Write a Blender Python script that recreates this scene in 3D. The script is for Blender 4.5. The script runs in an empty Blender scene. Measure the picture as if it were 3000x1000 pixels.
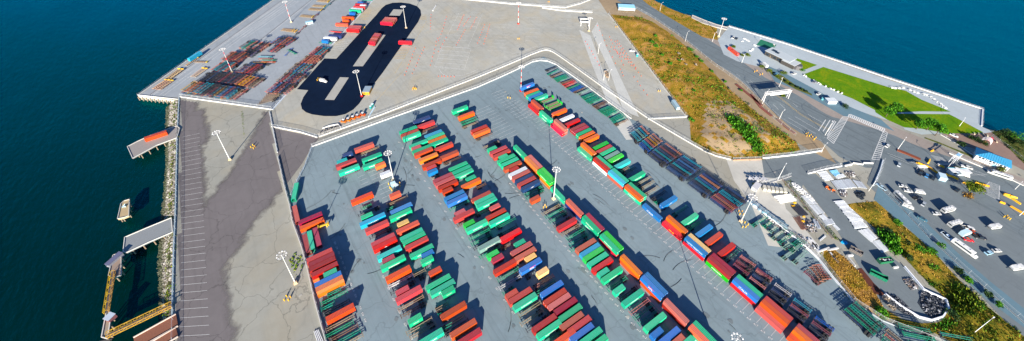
import bpy, math, random
from math import sin, cos, pi, radians as rad, atan2, hypot
S = bpy.context.scene
COL = S.collection
RND = random.Random(7)

# ------------------------------------------------------------------ materials
def nt(name):
    m = bpy.data.materials.new(name); m.use_nodes = True
    t = m.node_tree; b = t.nodes['Principled BSDF']
    return m, t, b
def N(t, typ, **kw):
    n = t.nodes.new(typ)
    for k, v in kw.items():
        if k in n.inputs.keys(): n.inputs[k].default_value = v
        else: setattr(n, k, v)
    return n
def ramp(t, src, stops):
    r = t.nodes.new('ShaderNodeValToRGB'); e = r.color_ramp.elements
    while len(e) < len(stops): e.new(.5)
    for i, (p, c) in enumerate(stops):
        e[i].position = p; e[i].color = (*c, 1) if len(c) == 3 else c
    t.links.new(src, r.inputs[0]); return r.outputs[0]
def mixc(t, f, a, b, typ='MIX'):
    m = t.nodes.new('ShaderNodeMix'); m.data_type = 'RGBA'; m.blend_type = typ
    for s, v in ((m.inputs[0], f), (m.inputs[6], a), (m.inputs[7], b)):
        if hasattr(v, 'links'): t.links.new(v, s)
        elif isinstance(v, (int, float)): s.default_value = v
        else: s.default_value = (*v, 1)
    return m.outputs[2]
def mth(t, op, a, b=0.0, c=None):
    m = t.nodes.new('ShaderNodeMath'); m.operation = op
    for i, v in enumerate((a, b, c)):
        if v is None: continue
        if hasattr(v, 'links'): t.links.new(v, m.inputs[i])
        else: m.inputs[i].default_value = v
    return m.outputs[0]
def noise(t, scale, detail=4, rough=.55, vec=None, dist=0.0, stretch=None, rot=0):
    n = t.nodes.new('ShaderNodeTexNoise'); n.inputs['Scale'].default_value = scale
    n.inputs['Detail'].default_value = detail; n.inputs['Roughness'].default_value = rough
    n.inputs['Distortion'].default_value = dist
    if vec is None:
        vec = t.nodes.new('ShaderNodeTexCoord').outputs['Object']
    if stretch:
        mp = t.nodes.new('ShaderNodeMapping'); mp.inputs['Scale'].default_value = stretch
        mp.inputs['Rotation'].default_value = (0, 0, rot)
        t.links.new(vec, mp.inputs[0]); vec = mp.outputs[0]
    t.links.new(vec, n.inputs['Vector']); return n.outputs['Fac']
def bump(t, b, h, strength, dist):
    n = t.nodes.new('ShaderNodeBump'); n.inputs['Strength'].default_value = strength
    n.inputs['Distance'].default_value = dist
    t.links.new(h, n.inputs['Height']); t.links.new(n.outputs[0], b.inputs['Normal'])

M = {}
def paved(key, c, var=.12, crack=.25, joint=0.0, stain=.25, tyre=0.0, warm=0.0, rot=0):
    """concrete or asphalt: blotches, stains, long tyre smears, cracks and optional slab joints"""
    m, t, b = nt(key)
    c1 = tuple(x * (1 - var) for x in c); c2 = tuple(min(1, x * (1 + var)) for x in c)
    big = noise(t, .018, 5, .6); mid = noise(t, .16, 6, .65, dist=.6)
    f = mth(t, 'ADD', mth(t, 'MULTIPLY', big, .6), mth(t, 'MULTIPLY', mid, .4))
    col = ramp(t, f, [(.36, c1), (.5, c), (.64, c2)])
    if warm:
        wf = ramp(t, noise(t, .03, 4, .6, dist=1.0), [(.45, (0, 0, 0)), (.65, (1, 1, 1))])
        col = mixc(t, mth(t, 'MULTIPLY', wf, warm), col, (c[0] * 1.12, c[1] * .98, c[2] * .78))
    sf = ramp(t, noise(t, .07, 7, .7, dist=1.5), [(.56, (0, 0, 0)), (.7, (1, 1, 1))])
    col = mixc(t, mth(t, 'MULTIPLY', sf, stain), col, tuple(x * .6 for x in c))
    pf = ramp(t, noise(t, .45, 5, .7), [(.66, (0, 0, 0)), (.74, (1, 1, 1))])
    col = mixc(t, mth(t, 'MULTIPLY', pf, stain * .8), col, tuple(x * .45 for x in c))
    if tyre:
        tf = ramp(t, noise(t, .5, 4, .6, stretch=(1, .035, 1), rot=rot), [(.52, (0, 0, 0)), (.7, (1, 1, 1))])
        col = mixc(t, mth(t, 'MULTIPLY', tf, tyre), col, tuple(x * .55 for x in c))
    if crack:
        v = t.nodes.new('ShaderNodeTexVoronoi'); v.feature = 'DISTANCE_TO_EDGE'; v.inputs['Scale'].default_value = .055
        mp = t.nodes.new('ShaderNodeVectorMath'); mp.operation = 'ADD'
        nn = t.nodes.new('ShaderNodeTexNoise'); nn.inputs['Scale'].default_value = .12; nn.inputs['Detail'].default_value = 5
        tc = t.nodes.new('ShaderNodeTexCoord'); t.links.new(tc.outputs['Object'], nn.inputs['Vector'])
        sc = t.nodes.new('ShaderNodeVectorMath'); sc.operation = 'SCALE'; sc.inputs['Scale'].default_value = 9
        t.links.new(nn.outputs['Color'], sc.inputs[0]); t.links.new(tc.outputs['Object'], mp.inputs[0]); t.links.new(sc.outputs[0], mp.inputs[1])
        t.links.new(mp.outputs[0], v.inputs['Vector'])
        cf = mth(t, 'LESS_THAN', v.outputs['Distance'], .008)
        col = mixc(t, mth(t, 'MULTIPLY', cf, crack), col, tuple(x * .35 for x in c))
    if joint:
        br = t.nodes.new('ShaderNodeTexBrick'); br.inputs['Scale'].default_value = 1
        br.inputs['Brick Width'].default_value = joint; br.inputs['Row Height'].default_value = joint
        br.inputs['Mortar Size'].default_value = .05; br.offset = 0
        br.inputs['Color1'].default_value = (0, 0, 0, 1); br.inputs['Color2'].default_value = (.25, .25, .25, 1); br.inputs['Mortar'].default_value = (1, 1, 1, 1)
        tc = t.nodes.new('ShaderNodeTexCoord'); mp = t.nodes.new('ShaderNodeMapping'); mp.inputs['Rotation'].default_value = (0, 0, rot)
        t.links.new(tc.outputs['Object'], mp.inputs[0]); t.links.new(mp.outputs[0], br.inputs['Vector'])
        col = mixc(t, mth(t, 'MULTIPLY', br.outputs['Color'], .28), col, tuple(x * .5 for x in c))
    t.links.new(col, b.inputs['Base Color']); b.inputs['Roughness'].default_value = .88
    b.inputs['Specular IOR Level'].default_value = .25
    bump(t, b, noise(t, 3, 5, .7), .25, .05)
    M[key] = m
    if key == 'blacktop': b.inputs['Specular IOR Level'].default_value = .05
paved('yard', (.198, .262, .292), .13, .25, 0, .38, .45)
paved('concrete', (0.305, 0.305, 0.268), .12, .45, 0, .25, .12, .35)
paved('truckyard', (0.375, 0.375, 0.335), .14, .2, 0, .30, .25, .55, rad(-45))
paved('lightslab', (0.5, 0.51, 0.48), .08, .1, 5.5, .12, .1, 0, rad(-42))
paved('wharf', (0.3, 0.335, 0.365), .10, .15, 9.0, .25, .25, 0, rad(44))
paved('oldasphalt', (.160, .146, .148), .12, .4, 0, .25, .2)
paved('street', (.145, .178, .195), .14, .25, 0, .3, .6, 0, rad(-42))
paved('blacktop', (.0045, .012, .032), .25, .0, 0, .15, .1)
paved('lanes', (0.36, 0.355, 0.32), .07, .1, 0, .15, .2)
paved('prom', (0.38, 0.44, 0.47), .08, .1, 6, .15, .05, 0, rad(-38))
paved('dirt', (0.3, 0.225, 0.14), .2, 0, 0, .35, 0)
paved('redpath', (0.25, 0.17, 0.14), .12, 0, 2.0, .2)
paved('parking', (0.115, 0.2, 0.25), .1, .1, 0, .2, .1)
paved('whitelot', (0.5, 0.49, 0.44), .14, 0, 0, .4, .15)
paved('lot', (.155, .185, .20), .1, .1, 0, .25, .2)
paved('walk', (.30, .262, .235), .12, 0, 2.0, .2)
paved('skid', (.155, .19, .205), .2, 0, 0, .3)
paved('soot', (0.025, 0.035, 0.05), .5, 0, 0, .6)
paved('cork', (0.1, 0.03, 0.02), .2, 0, 0, .3)

def grassy(key, a, bcol, c, s=.12, s2=1.2):
    m, t, b = nt(key)
    f = mth(t, 'ADD', mth(t, 'MULTIPLY', noise(t, s, 6, .7, dist=1.2), .65), mth(t, 'MULTIPLY', noise(t, s2, 5, .7), .35))
    col = ramp(t, f, [(.38, a), (.5, bcol), (.62, c)])
    t.links.new(col, b.inputs['Base Color']); b.inputs['Roughness'].default_value = .95
    b.inputs['Specular IOR Level'].default_value = .1
    bump(t, b, noise(t, 1.5, 6, .75), .8, .5)
    M[key] = m
grassy('drygrass', (.12, .13, .008), (.33, .19, .022), (.46, .25, .09), .055, .7)
grassy('lawn', (.075, .20, .002), (.11, .235, .002), (.22, .26, .004), .05, .4)
grassy('embank', (.055, .10, .010), (.22, .17, .015), (.45, .26, .04), .06, .5)
grassy('weeds', (.06, .10, .02), (.10, .12, .03), (.2, .16, .06), .3, 2)
grassy('moss', (.04, .045, .02), (.09, .08, .05), (.18, .15, .1), .5, 3)

def objpaint(key, rough=.5, dirt=.25, roofdust=0.0, metal=0.0):
    m, t, b = nt(key)
    oi = t.nodes.new('ShaderNodeObjectInfo'); tc = t.nodes.new('ShaderNodeTexCoord')
    ad = t.nodes.new('ShaderNodeVectorMath'); ad.operation = 'ADD'
    sc = t.nodes.new('ShaderNodeMath'); sc.operation = 'MULTIPLY'; sc.inputs[1].default_value = 300
    t.links.new(oi.outputs['Random'], sc.inputs[0])
    t.links.new(tc.outputs['Object'], ad.inputs[0]); t.links.new(sc.outputs[0], ad.inputs[1])
    v = ad.outputs[0]
    hv = t.nodes.new('ShaderNodeHueSaturation')
    t.links.new(oi.outputs['Color'], hv.inputs['Color'])
    t.links.new(mth(t, 'ADD', mth(t, 'MULTIPLY', oi.outputs['Random'], .3), .85), hv.inputs['Value'])
    t.links.new(mth(t, 'ADD', mth(t, 'MULTIPLY', mth(t, 'FRACT', mth(t, 'MULTIPLY', oi.outputs['Random'], 7.3)), .2), .95), hv.inputs['Saturation'])
    t.links.new(mth(t, 'ADD', mth(t, 'MULTIPLY', mth(t, 'FRACT', mth(t, 'MULTIPLY', oi.outputs['Random'], 13.7)), .03), .485), hv.inputs['Hue'])
    base = hv.outputs[0]
    f = ramp(t, noise(t, .9, 6, .7, v), [(.45, (0, 0, 0)), (.72, (1, 1, 1))])
    col = mixc(t, mth(t, 'MULTIPLY', f, dirt), base, (.16, .12, .10))
    if roofdust:
        g = t.nodes.new('ShaderNodeNewGeometry'); sp = t.nodes.new('ShaderNodeSeparateXYZ')
        t.links.new(g.outputs['Normal'], sp.inputs[0])
        up = mth(t, 'GREATER_THAN', sp.outputs[2], .5)
        du = mth(t, 'ADD', mth(t, 'MULTIPLY', noise(t, .5, 5, .7, v), .5), mth(t, 'MULTIPLY', oi.outputs['Random'], .25))
        col = mixc(t, mth(t, 'MULTIPLY', mth(t, 'MULTIPLY', up, du), roofdust), col, (.36, .31, .33))
        rf = ramp(t, noise(t, .35, 7, .75, v, 1.0), [(.66, (0, 0, 0)), (.70, (1, 1, 1))])
        col = mixc(t, mth(t, 'MULTIPLY', mth(t, 'MULTIPLY', up, rf), .55), col, (.09, .035, .025))
    t.links.new(col, b.inputs['Base Color']); b.inputs['Roughness'].default_value = rough; b.inputs['Metallic'].default_value = metal
    M[key] = m
objpaint('box', .45, .16, .27)
objpaint('plain', .55, .15)
objpaint('gloss', .25, .03)
objpaint('steel', .5, .45)

def simple(key, c, rough=.6, metal=0, emit=None, alpha=None):
    m, t, b = nt(key)
    f = noise(t, 2.0, 4, .6)
    t.links.new(ramp(t, f, [(.3, tuple(x * .82 for x in c)), (.7, tuple(min(1, x * 1.12) for x in c))]), b.inputs['Base Color'])
    b.inputs['Roughness'].default_value = rough; b.inputs['Metallic'].default_value = metal
    M[key] = m; return m, t, b
simple('glass', (.02, .035, .05), .08)
simple('tyre', (.02, .02, .022), .85)
simple('white', (.72, .72, .70), .6)
simple('marking', (.62, .63, .62), .8)
simple('yellowline', (.60, .40, .10), .8)
simple('wood', (.26, .19, .13), .8)
simple('bark', (.10, .07, .05), .9)
simple('rust', (.22, .085, .05), .85)
simple('bluesteel', (.05, .22, .40), .45)
simple('rail', (.12, .10, .10), .6)
def leafmat(key, a, b2, c):
    m, t, b = nt(key)
    g = t.nodes.new('ShaderNodeNewGeometry')
    f = mth(t, 'ADD', mth(t, 'MULTIPLY', g.outputs['Random Per Island'], .5), mth(t, 'MULTIPLY', noise(t, .35, 3, .6), .5))
    t.links.new(ramp(t, f, [(.2, a), (.5, b2), (.8, c)]), b.inputs['Base Color'])
    b.inputs['Roughness'].default_value = .8; b.inputs['Specular IOR Level'].default_value = .15
    M[key] = m
leafmat('leaf', (.03, .13, .01), (.06, .25, .012), (.14, .36, .02))
leafmat('leafdark', (.016, .045, .014), (.03, .075, .02), (.07, .12, .03))
leafmat('leafolive', (.05, .11, .008), (.11, .19, .012), (.26, .24, .02))
leafmat('straw', (.32, .18, .022), (.48, .27, .045), (.60, .40, .13))
leafmat('plume', (.30, .24, .17), (.45, .38, .3), (.6, .52, .42))
def stone():
    m, t, b = nt('stone')
    g = t.nodes.new('ShaderNodeNewGeometry')
    t.links.new(ramp(t, g.outputs['Random Per Island'], [(.0, (.10, .09, .075)), (.4, (.19, .175, .155)), (.8, (.32, .30, .27)), (1, (.46, .44, .41))]), b.inputs['Base Color'])
    p = t.nodes.new('ShaderNodeSeparateXYZ'); t.links.new(g.outputs['Position'], p.inputs[0])
    wet = mth(t, 'MULTIPLY', mth(t, 'SUBTRACT', -2.1, p.outputs[2]), 1.2)
    cl_ = t.nodes.new('ShaderNodeClamp'); t.links.new(wet, cl_.inputs[0])
    src = b.inputs['Base Color'].links[0].from_socket
    t.links.new(mixc(t, mth(t, 'MULTIPLY', cl_.outputs[0], .88), src, (.035, .045, .015)), b.inputs['Base Color'])
    b.inputs['Roughness'].default_value = .9
    M['stone'] = m
stone()
def trash():
    m, t, b = nt('scrap')
    g = t.nodes.new('ShaderNodeNewGeometry')
    t.links.new(ramp(t, g.outputs['Random Per Island'], [(.0, (.03, .03, .035)), (.4, (.10, .10, .12)), (.62, (.24, .17, .12)), (.8, (.42, .42, .44)), (1, (.7, .72, .75))]), b.inputs['Base Color'])
    M['scrap'] = m
trash()
def water():
    m, t, b = nt('water'); out = t.nodes['Material Output']
    tc = t.nodes.new('ShaderNodeTexCoord'); sp = t.nodes.new('ShaderNodeSeparateXYZ'); t.links.new(tc.outputs['Object'], sp.inputs[0])
    # body colour graded by position, dark green near the riprap to brighter blue beyond
    g = mth(t, 'ADD', mth(t, 'MULTIPLY', sp.outputs[0], .0022), mth(t, 'MULTIPLY', sp.outputs[1], .0016))
    g = mth(t, 'ADD', g, mth(t, 'MULTIPLY', noise(t, .01, 4, .6), .25))
    body = ramp(t, g, [(.25, (.0, .0130, .0088)), (.6, (.0, .027, .027)), (1.0, (.0, .042, .075))])
    d = t.nodes.new('ShaderNodeBsdfDiffuse'); t.links.new(body, d.inputs[0])
    gl = t.nodes.new('ShaderNodeBsdfGlossy'); gl.inputs['Color'].default_value = (.0, .72, .95, 1); gl.inputs['Roughness'].default_value = .14
    n1 = noise(t, .035, 3, .5, stretch=(1, .35, 1), rot=rad(28))
    h = mth(t, 'ADD', mth(t, 'MULTIPLY', noise(t, .42, 6, .62, stretch=(1, .4, 1), rot=rad(30)), .8), mth(t, 'MULTIPLY', n1, 1.2))
    bp = t.nodes.new('ShaderNodeBump'); bp.inputs['Strength'].default_value = .8; bp.inputs['Distance'].default_value = 1.2; t.links.new(h, bp.inputs['Height'])
    fr = t.nodes.new('ShaderNodeFresnel'); fr.inputs['IOR'].default_value = 1.42
    for n in (gl, fr): t.links.new(bp.outputs[0], n.inputs['Normal'])
    mx = t.nodes.new('ShaderNodeMixShader'); t.links.new(fr.outputs[0], mx.inputs[0]); t.links.new(d.outputs[0], mx.inputs[1]); t.links.new(gl.outputs[0], mx.inputs[2])
    t.links.new(mx.outputs[0], out.inputs[0]); t.nodes.remove(b); M['water'] = m
water()
def fencemat():
    m, t, b = nt('chainlink')
    b.inputs['Base Color'].default_value = (.42, .45, .47, 1); b.inputs['Roughness'].default_value = .5
    w = t.nodes.new('ShaderNodeTexWave'); w.bands_direction = 'DIAGONAL'; w.inputs['Scale'].default_value = 2.5
    w2 = t.nodes.new('ShaderNodeTexNoise'); w2.inputs['Scale'].default_value = .7
    b.inputs['Alpha'].default_value = .2
    M['chainlink'] = m
fencemat()

# ------------------------------------------------------------------ mesh helpers
class MB:
    def __init__(s): s.v = []; s.f = []; s.m = []
    def add(s, vs, fs, mi=0):
        o = len(s.v); s.v += vs; s.f += [tuple(i + o for i in f) for f in fs]; s.m += [mi] * len(fs); return s
    def box(s, x, y, z, sx, sy, sz, yaw=0, mi=0, top=1.0):
        """z is the underside; top scales the upper face"""
        c, n = cos(yaw), sin(yaw); vs = []
        for dz, k in ((0, 1), (sz, top)):
            for a, b in ((-1, -1), (1, -1), (1, 1), (-1, 1)):
                u, w = a * sx / 2 * k, b * sy / 2 * k
                vs.append((x + u * c - w * n, y + u * n + w * c, z + dz))
        return s.add(vs, [(3, 2, 1, 0), (4, 5, 6, 7), (0, 1, 5, 4), (1, 2, 6, 5), (2, 3, 7, 6), (3, 0, 4, 7)], mi)
    def beam(s, a, b, w, h=None, mi=0):
        """box section bar from a to b"""
        h = h or w; ax, ay, az = a; bx, by, bz = b
        dx, dy, dz = bx - ax, by - ay, bz - az; l = math.sqrt(dx * dx + dy * dy + dz * dz) or 1e-6
        d = (dx / l, dy / l, dz / l)
        if abs(d[2]) > .95: u = (1, 0, 0)
        else:
            k = hypot(d[0], d[1]); u = (-d[1] / k, d[0] / k, 0)
        w3 = (d[1] * u[2] - d[2] * u[1], d[2] * u[0] - d[0] * u[2], d[0] * u[1] - d[1] * u[0])
        vs = []
        for p in (a, b):
            for i, j in ((-1, -1), (1, -1), (1, 1), (-1, 1)):
                vs.append(tuple(p[k] + u[k] * i * w / 2 + w3[k] * j * h / 2 for k in range(3)))
        return s.add(vs, [(3, 2, 1, 0), (4, 5, 6, 7), (0, 1, 5, 4), (1, 2, 6, 5), (2, 3, 7, 6), (3, 0, 4, 7)], mi)
    def tube(s, a, b, r0, r1=None, n=8, mi=0, caps=True):
        r1 = r0 if r1 is None else r1; ax, ay, az = a; bx, by, bz = b
        dx, dy, dz = bx - ax, by - ay, bz - az; l = math.sqrt(dx * dx + dy * dy + dz * dz) or 1e-6
        d = (dx / l, dy / l, dz / l)
        u = (1, 0, 0) if abs(d[0]) < .9 else (0, 1, 0)
        k = sum(u[i] * d[i] for i in range(3)); u = [u[i] - k * d[i] for i in range(3)]
        q = math.sqrt(sum(i * i for i in u)); u = [i / q for i in u]
        w = (d[1] * u[2] - d[2] * u[1], d[2] * u[0] - d[0] * u[2], d[0] * u[1] - d[1] * u[0])
        vs = []
        for p, r in ((a, r0), (b, r1)):
            for i in range(n):
                t = 2 * pi * i / n
                vs.append(tuple(p[k] + r * (cos(t) * u[k] + sin(t) * w[k]) for k in range(3)))
        fs = [(i, (i + 1) % n, n + (i + 1) % n, n + i) for i in range(n)]
        if caps: fs += [tuple(range(n - 1, -1, -1)), tuple(range(n, 2 * n))]
        return s.add(vs, fs, mi)
    def poly(s, pts, z, mi=0):
        a = sum(pts[i][0] * pts[(i + 1) % len(pts)][1] - pts[(i + 1) % len(pts)][0] * pts[i][1] for i in range(len(pts)))
        if a < 0: pts = pts[::-1]
        return s.add([(p[0], p[1], z) for p in pts], [tuple(range(len(pts)))], mi)
    def prism(s, pts, z0, z1, mi=0, top=None):
        a = sum(pts[i][0] * pts[(i + 1) % len(pts)][1] - pts[(i + 1) % len(pts)][0] * pts[i][1] for i in range(len(pts)))
        if a < 0: pts = pts[::-1]
        n = len(pts)
        vs = [(p[0], p[1], z0) for p in pts] + [(p[0], p[1], z1) for p in pts]
        fs = [tuple(range(n - 1, -1, -1)), tuple(range(n, 2 * n))] + [(i, (i + 1) % n, n + (i + 1) % n, n + i) for i in range(n)]
        return s.add(vs, fs, mi)
    def strip(s, pts, w, z, mi=0):
        """flat painted line along a polyline"""
        for i in range(len(pts) - 1):
            (ax, ay), (bx, by) = pts[i][:2], pts[i + 1][:2]
            l = hypot(bx - ax, by - ay) or 1; nx, ny = -(by - ay) / l * w / 2, (bx - ax) / l * w / 2
            s.add([(ax - nx, ay - ny, z), (bx - nx, by - ny, z), (bx + nx, by + ny, z), (ax + nx, ay + ny, z)], [(0, 1, 2, 3)], mi)
        return s
    def data(s, name, mats):
        me = bpy.data.meshes.new(name); me.from_pydata(s.v, [], s.f)
        for m in mats: me.materials.append(M[m])
        if len(mats) > 1: me.polygons.foreach_set('material_index', s.m)
        me.update(); return me
    def build(s, name, mats, parent=None, loc=(0, 0, 0), rz=0, color=None):
        if isinstance(mats, str): mats = [mats]
        return link(name, s.data(name, mats), parent, loc, rz, color)
def link(name, me, parent=None, loc=(0, 0, 0), rz=0, color=None):
    o = bpy.data.objects.new(name, me); COL.objects.link(o)
    o.location = loc; o.rotation_euler = (0, 0, rz)
    if parent: o.parent = parent
    if color: o.color = (*color, 1)
    return o
LABELS = {}
def tag(o, label, cat, group=None):
    o['label'] = label; o['category'] = cat
    if group: o['group'] = group
    LABELS.setdefault(label, []).append(o.name)
    return o
def empty(name, loc, rz=0):
    return link(name, None, None, loc, rz)
ZC = [0]
def struct(name, mb, mats, kind='structure', **k):
    if mb.v and max(v[2] for v in mb.v) == min(v[2] for v in mb.v) > -1:
        ZC[0] += 1; mb.v = [(v[0], v[1], v[2] + ZC[0] * .0021) for v in mb.v]
    o = mb.build(name, mats, **k); o['kind'] = kind; return o
def ragged(pts, amp=.28, step=2.5):
    o = []
    for i in range(len(pts)):
        p, q = pts[i], pts[(i + 1) % len(pts)]; l = hypot(q[0] - p[0], q[1] - p[1]); n = max(1, int(l / step)); o.append(p)
        for k in range(1, n): a = inset(p, q, k / n); j = RND.uniform(-amp, amp) + .8 * amp * sin(k * .7); o.append((a[0] - (q[1] - p[1]) / l * j, a[1] + (q[0] - p[0]) / l * j))
    return o
def inset(p, q, t): return (p[0] + (q[0] - p[0]) * t, p[1] + (q[1] - p[1]) * t)
def along(pts, step, start=0.0):
    """points with heading every `step` metres of a polyline"""
    out = []; d = start; acc = 0
    for i in range(len(pts) - 1):
        (ax, ay), (bx, by) = pts[i][:2], pts[i + 1][:2]; l = hypot(bx - ax, by - ay)
        while d <= acc + l:
            t = (d - acc) / l if l else 0
            out.append((ax + (bx - ax) * t, ay + (by - ay) * t, atan2(by - ay, bx - ax))); d += step
        acc += l
    return out
def smooth(pts, k=2):
    for _ in range(k):
        o = [pts[0]]
        for i in range(len(pts) - 1):
            o += [inset(pts[i], pts[i + 1], .25), inset(pts[i], pts[i + 1], .75)]
        pts = o + [pts[-1]]
    return pts
def inpoly(x, y, P):
    c = False; j = len(P) - 1
    for i in range(len(P)):
        if (P[i][1] > y) != (P[j][1] > y) and x < (P[j][0] - P[i][0]) * (y - P[i][1]) / (P[j][1] - P[i][1]) + P[i][0]: c = not c
        j = i
    return c
def pdist(x, y, P):
    best = 1e9
    for i in range(len(P)):
        (ax, ay), (bx, by) = P[i][:2], P[(i + 1) % len(P)][:2]; l2 = (bx - ax) ** 2 + (by - ay) ** 2 or 1e-9
        t = max(0, min(1, ((x - ax) * (bx - ax) + (y - ay) * (by - ay)) / l2))
        best = min(best, hypot(x - ax - t * (bx - ax), y - ay - t * (by - ay)))
    return best
ORD = 'zeroth first second third fourth fifth sixth seventh eighth ninth tenth eleventh twelfth thirteenth fourteenth fifteenth sixteenth seventeenth eighteenth nineteenth twentieth twenty-first twenty-second twenty-third twenty-fourth twenty-fifth twenty-sixth twenty-seventh twenty-eighth twenty-ninth thirtieth thirty-first thirty-second thirty-third thirty-fourth thirty-fifth thirty-sixth thirty-seventh thirty-eighth thirty-ninth fortieth forty-first forty-second'.split()
FONTS = {}
def text_data(s, size, mat='white', extrude=.0):
    k = (s, size, mat)
    if k not in FONTS:
        c = bpy.data.curves.new('t', 'FONT'); c.body = s; c.size = size; c.align_x = 'CENTER'; c.align_y = 'CENTER'
        c.extrude = .012; c.resolution_u = 2; c.offset = size * .018
        o = bpy.data.objects.new('t', c); COL.objects.link(o)
        dg = bpy.context.evaluated_depsgraph_get(); me = bpy.data.meshes.new_from_object(o.evaluated_get(dg))
        bpy.data.objects.remove(o); me.materials.clear(); me.materials.append(M[mat]); FONTS[k] = me
    return FONTS[k]

# ------------------------------------------------------------------ shipping containers and trailers
CC = dict(R=(.40, .060, .035), O=(.62, .120, .025), M=(.30, .022, .035), P=(.46, .10, .085), G=(.0, .40, .205), K=(.0, .44, .035), T=(.0, .42, .40),
          C=(.0, .32, .50), B=(.002, .14, .44), D=(.012, .04, .14), W=(.62, .66, .70), Y=(.72, .50, .20), F=(.58, .022, .012), S=(.14, .27, .24))
CN = dict(R='rust red', O='orange', M='maroon', P='dusty pink', G='green', K='bright green', T='teal', C='cyan', B='blue', D='navy', W='white', Y='cream', F='bright red', S='faded grey-green')
KC = dict(g=(.01, .24, .15), t=(.26, .20, .14), d=(.035, .04, .055), w=(.48, .48, .52), b=(.15, .09, .06), p=(.42, .17, .16), r=(.52, .10, .06), c=(.03, .12, .36),
          l=(.18, .33, .27), s=(.46, .16, .10), y=(.52, .28, .04), a=(.02, .24, .33), n=(.03, .06, .16), m=(.24, .06, .08))
KN = dict(g='green', t='tan', d='black', w='grey', b='brown', p='pinkish', r='red', c='blue', l='pale green', s='salmon', y='yellow', a='aqua', n='navy', m='dark red')
BH = 2.6
def box_data(L, H):
    b = MB(); w = 1.21; hl = L / 2
    for sx in (-1, 1):
        for sy in (-1, 1):
            b.box(sx * (hl - .09), sy * (w - .08), 0, .18, .16, H)
    for sy in (-1, 1):
        b.box(0, sy * (w - .06), 0, L - .36, .12, .17); b.box(0, sy * (w - .05), H - .13, L - .36, .10, .13)
    for sx in (-1, 1):
        b.box(sx * (hl - .07), 0, 0, .14, 2 * w - .32, .16); b.box(sx * (hl - .07), 0, H - .12, .14, 2 * w - .32, .12)
    n = int(L / .56); p = (L - .36) / n
    for sy in (-1, 1):                                   # corrugated side sheets
        xs = []
        for i in range(n):
            x0 = -hl + .18 + i * p; y0, y1 = sy * (w - .015), sy * (w - .085)
            xs += [(x0, y0), (x0 + p * .36, y0), (x0 + p * .5, y1), (x0 + p * .86, y1)]
        xs.append((hl - .18, sy * (w - .015)))
        vs = []; fs = []
        for i, (x, y) in enumerate(xs):
            vs += [(x, y, .17), (x, y, H - .13)]
            if i: fs.append((2 * i - 2, 2 * i, 2 * i + 1, 2 * i - 1) if sy < 0 else (2 * i - 2, 2 * i - 1, 2 * i + 1, 2 * i))
        b.add(vs, fs)
    xs = []
    for i in range(n):                                   # ribbed roof sheet
        x0 = -hl + .14 + i * (L - .28) / n; q = (L - .28) / n
        xs += [(x0, H - .05), (x0 + q * .4, H - .05), (x0 + q * .5, H - .015), (x0 + q * .9, H - .015)]
    xs.append((hl - .14, H - .05)); vs = []; fs = []
    for i, (x, z) in enumerate(xs):
        vs += [(x, -w + .1, z), (x, w - .1, z)]
        if i: fs.append((2 * i - 2, 2 * i, 2 * i + 1, 2 * i - 1))
    b.add(vs, fs)
    b.add([(-hl + .05, -w + .16, .16), (-hl + .05, w - .16, .16), (-hl + .05, w - .16, H - .12), (-hl + .05, -w + .16, H - .12)], [(0, 3, 2, 1)])
    b.add([(-hl + .2, -w + .05, .1), (hl - .2, -w + .05, .1), (hl - .2, w - .05, .1), (-hl + .2, w - .05, .1)], [(0, 3, 2, 1)])
    return b.data('container_body', ['box'])
def door_data(L, H):
    b = MB(); hl = L / 2; b.box(hl - .06, .53, .17, .07, 1.04, H - .31)
    for y in (.25, .8): b.box(hl - .015, y, .1, .035, .05, H - .2, mi=1)
    b.box(hl - .02, .53, 1.1, .05, .9, .08, mi=1)
    b.box(hl - .022, .72, 1.75, .012, .5, .35, mi=2)
    return b.data('door', ['box', 'steel', 'white'])
BOXES = {}
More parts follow.
